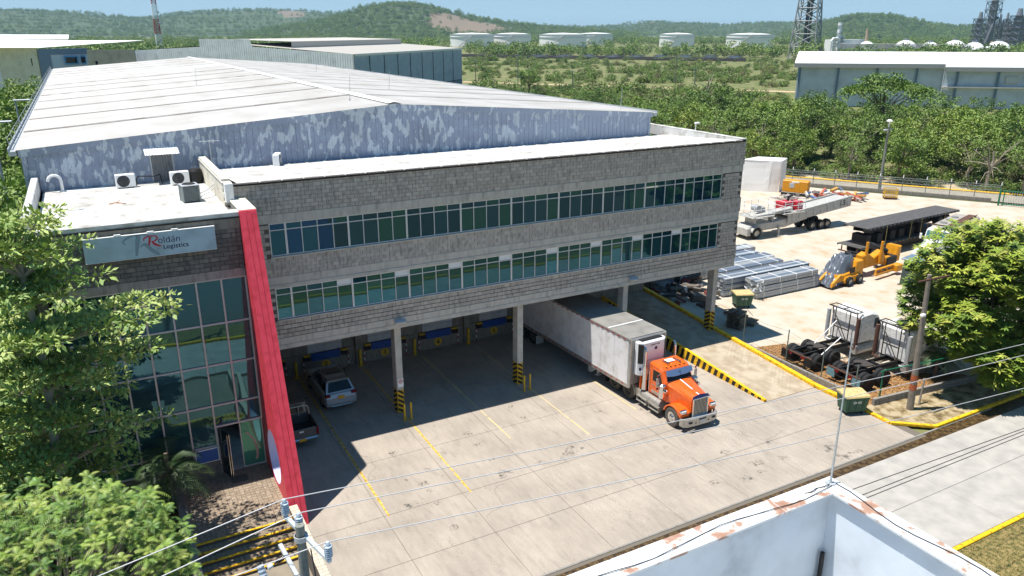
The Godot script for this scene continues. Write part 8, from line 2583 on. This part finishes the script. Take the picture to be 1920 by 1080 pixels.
func far_buildings() -> void:
	# ---- grey ribbed warehouse behind: near corner, right corner, left corner
	var N := dp(669, 222); var Rr := dp(868, 298); var L := dp(267, 287)
	var hN := 20.0 - 222 * (97 - 58.1) / 1441.0
	var W := thing("ribbed_warehouse", "pale ribbed metal warehouse with stepped parapet behind the white roof", "building", N)
	var gl := L.distance_to(N)
	var gd := (L - N) / gl
	var gn := gd.cross(Vector3.UP).normalized()
	if gn.z < 0: gn = -gn
	var rib := mt(h("e2e6ea"), 0.5, 0.2, M.grime, 0.05, true)
	var topf := func(s: float):
		var t: float = s / gl
		if t > 0.42 and t < 0.66: return 17.7
		return lerpf(hN, 15.6, t / 0.42) if t <= 0.42 else lerpf(15.4, 14.0, (t - 0.66) / 0.34)
	var s := 0.0
	while s < gl:
		var s1 := minf(s + 3.5, gl)
		var b := off(W)
		siding(b, -s1, -s, 0.9, 0.09, func(q, y, d): return N + gd * (-q) + Vector3(0, y, 0) + gn * d, func(q): return 0.0, func(q): return topf.call(-q))
		pt("siding_panel", b, rib, W)
		s = s1
	var rl := Rr.distance_to(N)
	var rd := (Rr - N) / rl
	var rn := Vector3.UP.cross(rd).normalized() * -1.0
	var blue := mt(h("93a7b8"), 0.6, 0.0, M.grime, 0.04, true)
	for k in 9:
		var a := N + rd * (rl * k / 9.0 + 0.25)
		var c := N + rd * (rl * (k + 1) / 9.0 - 0.25)
		var b := off(W)
		b.quad(a + Vector3(0, 3.0, 0), c + Vector3(0, 3.0, 0), c + Vector3(0, hN - 0.6, 0), a + Vector3(0, hN - 0.6, 0))
		pt("wall_panel", b, blue, W)
		var b2 := off(W)
		b2.quad(a, c, c + Vector3(0, 2.8, 0), a + Vector3(0, 2.8, 0))
		pt("plinth_panel", b2, mt_plinth(), W)
	var back := off(W)
	var push := rd.cross(Vector3.UP).normalized() * 0.25
	if push.dot(N) < 0: push = -push
	back.quad(N + push, Rr + push, Rr + push + Vector3(0, hN, 0), N + push + Vector3(0, hN, 0))
	back.quad(L + Vector3(0, 0, -0.3), N + Vector3(0, 0, -0.3), N + Vector3(0, hN - 0.3, -0.3), L + Vector3(0, 13.5, -0.3))
	pt("frame_columns", back, M.dark, W)
	# roof: from the right eave up to a ridge and down again
	var far := Rr - N
	var mid := gd * gl * 0.5
	var rf := off(W)
	var e0 := N + Vector3(0, hN, 0)
	var r0 := N + mid + Vector3(0, hN + 2.4, 0)
	var l0 := L + Vector3(0, 14.0, 0)
	rf.quad(e0, e0 + far, r0 + far, r0)
	rf.quad(r0, r0 + far, l0 + far, l0)
	pt("roof", rf, mt(h("aaa69e"), 0.8), W)
	var mon := off(W)
	var m0 := N + gd * gl * 0.28 + Vector3(0, hN + 1.3, 0)
	mon.quad(m0 + far * 0.05 - Vector3(0, 1.5, 0), m0 + far * 0.95, m0 + far * 0.95 + Vector3(0, 1.8, 0), m0 + far * 0.05 + Vector3(0, 1.8, 0))
	mon.quad(m0 + far * 0.05 + Vector3(0, 1.8, 0), m0 + far * 0.95 + Vector3(0, 1.8, 0), m0 + far * 0.95 + Vector3(0, 2.3, 0) + mid * 0.6, m0 + far * 0.05 + Vector3(0, 2.3, 0) + mid * 0.6)
	pt("roof_monitor", mon, mt(h("b4b0a8"), 0.8), W)
	# gutter line along the right eave
	var gt := off(W)
	gt.quad(e0 + Vector3(0, -0.55, 0) - push * 1.2, e0 + far + Vector3(0, -0.55, 0) - push * 1.2, e0 + far - push * 1.2 + Vector3(0, 0.05, 0), e0 - push * 1.2 + Vector3(0, 0.05, 0))
	pt("eave_gutter", gt, M.white, W)
	# ---- cream and blue building far left
	var C0 := dp(-160, 330); var C1 := dp(15, 305); var C2 := dp(88, 292); var C3 := dp(182, 300); var C4 := dp(180, 284); var C5 := dp(268, 281)
	var Bd := thing("cream_and_blue_building", "cream and blue industrial building with white roof at the left", "building", C2)
	box_building(Bd, [C0, C1], 0, 14.6, rib)
	box_building(Bd, [C1, C2], 0, 15.1, mt(h("d5d2bd"), 0.85, 0.0, M.grime, 0.05, true))
	box_building(Bd, [C2 + Vector3(0, 0, -0.5), C3], 0, 14.6, mt(h("b9cadb"), 0.7))
	box_building(Bd, [C4, C5], 0, 14.4, mt(h("b7ad9f"), 0.85, 0.0, M.grime, 0.05, true))
	var slate := mt(h("6d8299"), 0.7)
	var q0 := C2.lerp(C3, 0.02) + Vector3(0, 0, 0.4)
	pt("blue_band", off(Bd).quad_b(q0 + Vector3(0, 12.8, 0), C3 + Vector3(0, 12.8, 0.3), C3 + Vector3(0, 14.6, 0.3), q0 + Vector3(0, 14.6, 0)), slate, Bd)
	pt("blue_band", off(Bd).quad_b(q0 + Vector3(0, 5, 0), C2.lerp(C3, 0.25) + Vector3(0, 5, 0.4), C2.lerp(C3, 0.25) + Vector3(0, 13, 0.4), q0 + Vector3(0, 13, 0)), slate, Bd)
	for k in 2:
		var a := C2.lerp(C3, 0.5 + k * 0.33) + Vector3(0, 0, 0.8)
		var c := C2.lerp(C3, 0.78 + k * 0.15) + Vector3(0, 0, 0.8)
		var fr := pt("window", off(Bd).quad_b(a + Vector3(0, 9.6, 0), c + Vector3(0, 9.6, 0), c + Vector3(0, 12.4, 0), a + Vector3(0, 12.4, 0)), mt(h("4d93c4"), 0.6), Bd)
		pt("pane", off(Bd).quad_b(a.lerp(c, 0.1) + Vector3(0, 10.1, 0.1), a.lerp(c, 0.9) + Vector3(0, 10.1, 0.1), a.lerp(c, 0.9) + Vector3(0, 11.9, 0.1), a.lerp(c, 0.1) + Vector3(0, 11.9, 0.1)), M.windscreen, fr)
	for k in 3:
		var a := C2.lerp(C3, 0.45 + k * 0.2) + Vector3(0, 0, 0.8)
		pt("window", off(Bd).quad_b(a + Vector3(0, 4.5, 0), a + Vector3(1.8, 4.5, 0), a + Vector3(1.8, 6.3, 0), a + Vector3(0, 6.3, 0)), M.windscreen, Bd)
	var sl := C4.lerp(C5, 0.14) + Vector3(0, 0, 0.2)
	pt("window", off(Bd).quad_b(sl + Vector3(0, 8.6, 0), sl + Vector3(0.7, 8.6, 0), sl + Vector3(0.7, 11.0, 0), sl + Vector3(0, 11.0, 0)), M.windscreen, Bd)
	sl = C1.lerp(C2, 0.82) + Vector3(0, 0, 0.3)
	pt("window", off(Bd).quad_b(sl + Vector3(0, 9.6, 0), sl + Vector3(0.9, 9.6, 0), sl + Vector3(0.9, 11.8, 0), sl + Vector3(0, 11.8, 0)), M.windscreen, Bd)
	var rr := off(Bd)
	rr.quad(dp(-160, 326, 14.9), dp(92, 290, 15.0), dp(290, 380, 16.2), dp(-160, 400, 16.4))
	rr.quad(dp(-160, 405, 16.4), dp(150, 395, 16.6), dp(152, 400, 18.0), dp(-160, 410, 18.2))
	rr.quad(dp(-160, 410, 18.2), dp(152, 400, 18.0), dp(152, 440, 18.3), dp(-160, 450, 18.6))
	pt("roof", rr, M.white_clean, Bd)
	# ---- grey-blue warehouse at the right
	var A := Vector3(176.5, 0, -157.5)
	var d := Vector3(0.79, 0, 0.61).normalized()
	var nn := Vector3(0.765, 0, -0.644)
	var V := thing("grey_blue_warehouse", "long grey blue warehouse with white roof beyond the tree belt", "building", A)
	var wm := mt(h("c2ccd6"), 0.7, 0.0, M.grime, 0.04, true)
	var B1 := A + d * 38.0
	var E := A + d * 130.0
	box_building(V, [A, B1], 0, 11.4, wm)
	box_building(V, [A + nn * 40, A], 0, 11.4, wm)
	box_building(V, [B1 - nn * 1.6, E - nn * 1.6], 0, 10.6, wm)
	pt("step_wall", off(V).quad_b(B1 + Vector3(0, 0, 0), B1 - nn * 1.7, B1 - nn * 1.7 + Vector3(0, 12.2, 0), B1 + Vector3(0, 12.2, 0)), M.white_clean, V)
	for k in 13:
		var p := A + d * (0.6 + k * 10.2) - nn * (0.35 if k < 4 else 1.95)
		pt("pilaster", off(V).box(p + Vector3(0, 5.5, 0), Vector3(0.5, 11.0, 0.5), Basis(Vector3.UP, 0.66)), mt_plinth(), V)
	var rf2 := off(V)
	rf2.quad(A - nn * 1.4 - d * 1.0 + Vector3(0, 11.6, 0), B1 - nn * 1.4 + Vector3(0, 11.6, 0), B1 + nn * 22 + Vector3(0, 14.2, 0), A + nn * 22 - d * 1.0 + Vector3(0, 14.2, 0))
	rf2.quad(B1 - nn * 3.0 + Vector3(0, 10.9, 0), E - nn * 3.0 + Vector3(0, 10.9, 0), E + nn * 22 + Vector3(0, 14.15, 0), B1 + nn * 22 + Vector3(0, 14.15, 0))
	rf2.quad(A + nn * 22 - d * 1.0 + Vector3(0, 14.2, 0), E + nn * 22 + Vector3(0, 14.2, 0), E + nn * 45 + Vector3(0, 11.0, 0), A + nn * 45 + Vector3(0, 11.0, 0))
	pt("roof", rf2, M.white_clean, V)
	for q in [[A - d * 1.0, B1, 1.42, 11.55], [B1, E, 3.02, 10.85]]:
		pt("eave_band", off(V).quad_b(q[0] - nn * q[2] + Vector3(0, q[3] - 1.1, 0), q[1] - nn * q[2] + Vector3(0, q[3] - 1.1, 0), q[1] - nn * q[2] + Vector3(0, q[3] + 0.03, 0), q[0] - nn * q[2] + Vector3(0, q[3] + 0.03, 0)), mt(h("9c9c9c"), 0.7), V)
	pt("ledge", off(V).box(B1 + d * 46 - nn * 2.2 + Vector3(0, 5.6, 0), Vector3(92, 0.35, 1.0), Basis(Vector3.UP, -atan2(d.z, d.x))), M.conc_lt, V)
	for k in 3:
		var p := B1 + d * (17.0 + k * 8.0) - nn * 1.75
		var fr := pt("window", off(V).box(p + Vector3(0, 7.6, 0), Vector3(3.2, 2.0, 0.12), Basis(Vector3.UP, -atan2(d.z, d.x))), M.conc_lt, V)
		pt("louvre", off(V).box(p - nn * 0.1 + Vector3(0, 7.6, 0), Vector3(2.7, 1.5, 0.1), Basis(Vector3.UP, -atan2(d.z, d.x))), M.galv, fr)
func mt_plinth() -> Material:
	if not M.has("plinth"): M.plinth = mt(h("5f7789"), 0.7)
	return M.plinth

func lattice(b: MB, base: Vector3, w0: float, w1: float, hgt: float, n: int, r: float) -> void:
	for k in n:
		var y0 := hgt * k / n
		var y1 := hgt * (k + 1) / n
		var a := lerpf(w0, w1, float(k) / n) * 0.5
		var c := lerpf(w0, w1, float(k + 1) / n) * 0.5
		var cs := [Vector2(-1, -1), Vector2(1, -1), Vector2(1, 1), Vector2(-1, 1)]
		for q in 4:
			var e: Vector2 = cs[q]
			var f: Vector2 = cs[(q + 1) % 4]
			var p0 := base + Vector3(e.x * a, y0, e.y * a)
			var p1 := base + Vector3(e.x * c, y1, e.y * c)
			var p2 := base + Vector3(f.x * a, y0, f.y * a)
			var p3 := base + Vector3(f.x * c, y1, f.y * c)
			b.cyl(p0, p1, r * 1.5, -1.0, 5, false)
			b.cyl(p0, p3, r, -1.0, 4, false); b.cyl(p2, p1, r, -1.0, 4, false); b.cyl(p1, p3, r, -1.0, 4, false)

func industry() -> void:
	# ---- storage tanks
	var tn := 0
	for q in [[887, 78, 1090.0], [961, 66, 1110.0], [1053, 84, 1050.0], [1112, 62, 1290.0], [1261, 60, 1120.0], [1394, 78, 1060.0]]:
		var D: float = q[2]
		var rad: float = q[1] / 1441.0 * D * 0.5
		var T := thing("storage_tank", ["white storage tank farthest towards the pale ribbed warehouse", "white storage tank beside the farthest left tank, with stair", "widest white storage tank behind the round olive tree", "white storage tank half hidden behind the widest tank", "white storage tank standing alone between tree clumps", "white storage tank next to the lattice flare tower"][tn], "tank", dp(q[0], D), 0.0, "white storage tanks")
		pt("shell", MB.new().lathe([Vector2(rad, 0), Vector2(rad, 15.8)], Vector3.ZERO, Vector3.UP, 56), M.white_clean, T)
		pt("roof", MB.new().lathe([Vector2(rad, 15.8), Vector2(rad * 0.6, 17.0), Vector2(0, 17.8)], Vector3.ZERO, Vector3.UP, 56), M.white_clean, T)
		pt("wind_girder", MB.new().lathe([Vector2(rad, 12.2), Vector2(rad + 0.7, 12.2), Vector2(rad + 0.7, 12.5), Vector2(rad, 12.5)], Vector3.ZERO, Vector3.UP, 56).lathe([Vector2(rad, 15.6), Vector2(rad + 0.5, 15.6), Vector2(rad + 0.5, 16.1), Vector2(rad, 16.1)], Vector3.ZERO, Vector3.UP, 56), M.galv, T)
		var st := MB.new()
		var to := Vector2(-T.position.x, -T.position.z).normalized()
		var a0 := atan2(to.y, to.x)
		for k in 14:
			var f0 := a0 - 0.1 + k * 0.05
			var f1 := a0 - 0.1 + (k + 1) * 0.05
			var p0 := Vector3(cos(f0), 0, sin(f0)) * (rad + 0.9) + Vector3(0, 16.0 - k * 1.1, 0)
			var p1 := Vector3(cos(f1), 0, sin(f1)) * (rad + 0.9) + Vector3(0, 16.0 - (k + 1) * 1.1, 0)
			st.cyl(p0, p1, 0.45, -1.0, 5)
		pt("stair", st, M.steel, T)
		tn += 1
	# ---- low dark pipe racks and panels before the tank farm
	var pr := thing("dark_pipe_rack", "long low dark pipe rack before the tank farm", "pipe rack", dp(1130, 590))
	for k in 5: pt("pipe_run", off(pr).cyl(dp(850, 640 + k * 12, 1.0 + 0.4 * (k % 2)), dp(1390, 560 + k * 12, 1.0 + 0.4 * (k % 2)), 0.5, 0.5, 6), M.dark, pr)
	var sp := thing("panel_field", "field of flat dark panels beyond the scrub", "panels", dp(1250, 640))
	for k in 9:
		for j in 4:
			var c := dp(1010 + k * 45, 610 + j * 16, 1.6)
			pt("panel", off(sp).box(c, Vector3(17, 0.2, 7), Basis(Vector3.UP, 0.5)), mt_panel(), sp)
	# ---- red and white radio mast
	var rm := dp(315, 560)
	var R0 := thing("radio_mast", "red and white lattice radio mast rising over the far trees", "mast", rm)
	for k in 8:
		var b := MB.new()
		lattice(b, Vector3(0, k * 9.0, 0), lerpf(3.6, 1.6, k / 8.0), lerpf(3.6, 1.6, (k + 1) / 8.0), 9.0, 4, 0.11)
		pt("mast_section", b, M.red_paint if k % 2 == 0 else M.white_clean, R0)
	for k in 3: pt("dish", MB.new().cyl(Vector3(1.5, 25 + k * 3, 1.2), Vector3(1.7, 25 + k * 3, 1.8), 0.7, 0.7, 12), M.white_clean, R0)
	# ---- flare tower
	var ft := dp(1497, 640)
	var F := thing("flare_tower", "tall grey lattice flare tower with dark pipes inside", "tower", ft, 0.5)
	var lb := MB.new()
	lattice(lb, Vector3.ZERO, 19.0, 9.0, 72.0, 8, 0.36)
	pt("lattice", lb, mt(h("9a9c9c"), 0.6, 0.3), F)
	for q in [Vector2(-2.4, -1), Vector2(-0.4, 1.5), Vector2(1.6, -0.8), Vector2(3.2, 1.2)]: pt("riser", MB.new().cyl(Vector3(q.x, 0, q.y), Vector3(q.x * 0.8, 76, q.y * 0.8), 0.75, 0.75, 10), mt(h("4b5157"), 0.6), F)
	for y in [9.0, 27.0, 45.0]: pt("landing", MB.new().box(Vector3(0, y, 0), Vector3(17 - y * 0.13, 0.4, 17 - y * 0.13)), M.galv, F)
	# ---- refinery
	var mk := func(called, label, px, dist): return thing(called, label, "refinery", dp(px, dist))
	var wht = M.white_clean
	var gr := mt(h("8e9298"), 0.6, 0.2)
	var u1 = mk.call("process_unit", "white process columns and loop pipes beside the flare tower", 1556, 760)
	for q in [[0, 0, 27, 1.9], [-3, 2, 20, 1.2], [-9, 3, 14, 1.0], [4, 1, 16, 1.4]]:
		pt("column", MB.new().cyl(Vector3(q[0], 0, q[1]), Vector3(q[0], q[2], q[1]), q[3], q[3], 14), wht, u1)
		for k in 3: pt("platform", MB.new().cyl(Vector3(q[0], q[2] * (0.5 + k * 0.2), q[1]), Vector3(q[0], q[2] * (0.5 + k * 0.2) + 0.3, q[1]), q[3] + 0.9, -1.0, 12), gr, u1)
	pt("loop_pipe", MB.new().tube([Vector3(-16, 0, 6), Vector3(-16, 12, 6), Vector3(-14, 14, 6), Vector3(-8, 14, 5), Vector3(-4, 13, 4)], 0.9, 8), wht, u1)
	pt("shed", MB.new().box(Vector3(16, 6.5, -6), Vector3(40, 13, 10)), wht, u1)
	var u2 = mk.call("process_unit", "slim tan chimney column above white vessel", 1607, 780)
	pt("column", MB.new().cyl(Vector3(0, 0, 0), Vector3(0, 22, 0), 1.7, 1.2, 12), mt(h("b09a80"), 0.8), u2)
	pt("vessel", MB.new().lathe([Vector2(6, 0), Vector2(6, 9), Vector2(3, 11), Vector2(0, 11.6)], Vector3(-4, 0, 4), Vector3.UP, 24), wht, u2)
	var sn := 0
	for q in [[1680, 830, 10.0], [1725, 850, 8.0], [1770, 850, 10.0], [1806, 820, 8.5], [1850, 790, 10.0]]:
		var s := thing("white_dome_tank", ["broad white dome tank behind the pipe bridge", "small white dome tank by dark pipe frame", "white dome tank with railings on top", "white spherical tank before the big refinery tower", "white spherical tank at the edge of olive trees"][sn], "tank", dp(q[0], q[1]), 0.0, "white dome tanks")
		var pf := []
		for k in 13: pf.append(Vector2(q[2] * cos(PI / 2 * k / 12.0), 3.5 + q[2] * 0.85 * sin(PI / 2 * k / 12.0)))
		pt("dome", MB.new().lathe([Vector2(q[2], 0)] + pf, Vector3.ZERO, Vector3.UP, 32), wht, s)
		pt("top_rail", MB.new().lathe([Vector2(2.4, q[2] * 0.85 + 3.3), Vector2(2.4, q[2] * 0.85 + 4.8), Vector2(2.3, q[2] * 0.85 + 4.8)], Vector3.ZERO, Vector3.UP, 12), gr, s)
		sn += 1
	var br := thing("pipe_bridge", "long grey pipe bridge on trestles in front of the dome tanks", "pipe rack", dp(1640, 740))
	for k in 4: pt("pipe_run", off(br).cyl(dp(1560, 740, 7.0 + k * 0.9), dp(1800, 740, 7.0 + k * 0.9), 0.35, 0.35, 6), gr, br)
	for k in 26:
		var c := dp(1562 + k * 9.4, 742)
		pt("trestle", off(br).box(c + Vector3(0, 4.5, 0), Vector3(0.5, 9, 0.5)).box(c + Vector3(0, 3.0, 2), Vector3(3.5, 0.4, 3)), gr, br)
	rng.seed = 5
	var clut := MB.new()
	for k in 260:
		var c := dp(R(1580, 1800), R(760, 830), R(0.5, 7.0))
		clut.box(c, Vector3(R(0.5, 5), R(0.3, 2.5), R(0.5, 3)), Basis(Vector3.UP, R(0, 3)))
	meta(solo("pipework", clut, mt(h("a3a6a8"), 0.6, 0.2), "tangle of grey pipes and vessels behind the pipe bridge", "pipework"), "", "", "", "stuff")
	var nT := 0
	for q in [[1829, 900, 56.0, 4.6, 1.0], [1808, 940, 38.0, 4.0, 0.0], [1845, 960, 36.0, 2.2, 0.0], [1857, 980, 38.0, 2.4, 0.0], [1865, 960, 30.0, 2.6, 0.0], [1878, 940, 41.0, 5.6, 0.0], [1890, 980, 40.0, 2.0, 0.0]]:
		var T := thing("refinery_tower", ["tallest refinery tower with conical top and slanting duct", "short broad refinery tower left of the tallest", "slim refinery tower just right of the tallest", "slim refinery tower with ringed platforms", "low refinery tower between slim ones", "broad boxed refinery tower at the right end of row", "thin outermost refinery tower"][nT], "tower", dp(q[0], q[1]), 0.0, "refinery towers")
		var hh: float = q[2]
		var w: float = q[3]
		pt("vessel", MB.new().cyl(Vector3.ZERO, Vector3(0, hh * 0.8, 0), w * 0.8, w * 0.75, 14).cyl(Vector3(0, hh * 0.8, 0), Vector3(0, hh, 0), w * 0.6, w * 0.35, 12), gr, T)
		var la := MB.new()
		lattice(la, Vector3.ZERO, w * 2.3, w * 2.0, hh * 0.82, 6, 0.25)
		pt("frame", la, mt(h("777c82"), 0.7), T)
		for k in 6: pt("platform", MB.new().box(Vector3(0, hh * 0.14 * (k + 1), 0), Vector3(w * 2.5, 0.4, w * 2.5)), mt_plat(), T)
		if q[4] > 0:
			pt("duct", MB.new().tube([Vector3(-9, 8, 3), Vector3(-5, 22, 4), Vector3(-2, 30, 4), Vector3(3, 32, 3)], 1.4, 8), mt(h("5c6066"), 0.7), T)
			pt("stack", MB.new().cyl(Vector3(3, hh * 0.75, 0), Vector3(3, hh * 1.15, 0), 1.6, 1.2, 10), gr, T)
			pt("base_block", MB.new().box(Vector3(2, 5, 4), Vector3(14, 12, 8)), mt(h("b0a084"), 0.8), T)
		nT += 1
	# ---- poles over the scrub field
	var pn := 0
	for q in [[1265, 103, 166], [971, 101, 163], [1301, 128, 170], [892, 113, 164], [977, 142, 176], [1073, 132, 172], [982, 82, 111], [1169, 82, 110], [1339, 75, 112], [1478, 80, 112], [901, 78, 100]]:
		var p := gp(q[0], q[2])
		var d := Vector2(p.x, p.z).length()
		var top := sky_y(q[0], q[1], d)
		var o := thing("field_pole", "slim pole standing in the scrub field", "pole", p, 0.0, "poles in the scrub field")
		pt("shaft", MB.new().cyl(Vector3(0, -0.2, 0), Vector3(0, top.y, 0), 0.2, 0.14, 8), M.pole_conc if pn % 3 else M.pole, o)
		pt("crosspiece", MB.new().box(Vector3(0, top.y - 0.4, 0), Vector3(1.8, 0.15, 0.15)), M.galv, o)
		pn += 1
	var fa := gp(1265, 104, 0.0)
	var w0 := gp(1265, 166); var w1 := gp(1301, 170)
	# ---- street lamps by the warehouse side
	for q in [[-5.6, -62.0, 14.2], [-5.4, -84.0, 14.0]]:
		var o := thing("side_lamp_post", "slim lamp post with a flat head beside the warehouse eave", "lamp post", Vector3(q[0], 0, q[1]), 0.0, "lamp posts along the warehouse")
		pt("pole", MB.new().cyl(Vector3.ZERO, Vector3(0, q[2], 0), 0.12, 0.07, 8), M.galv, o)
		pt("head", MB.new().bb(Vector3(0.5, q[2] + 0.05, 0), Vector3(1.4, 0.12, 0.4), 0.03), M.galv, o)
func mt_panel() -> Material:
	if not M.has("panel"): M.panel = mt(h("3a4048"), 0.4)
	return M.panel
func mt_plat() -> Material:
	if not M.has("plat"): M.plat = mt(h("6d7278"), 0.7)
	return M.plat
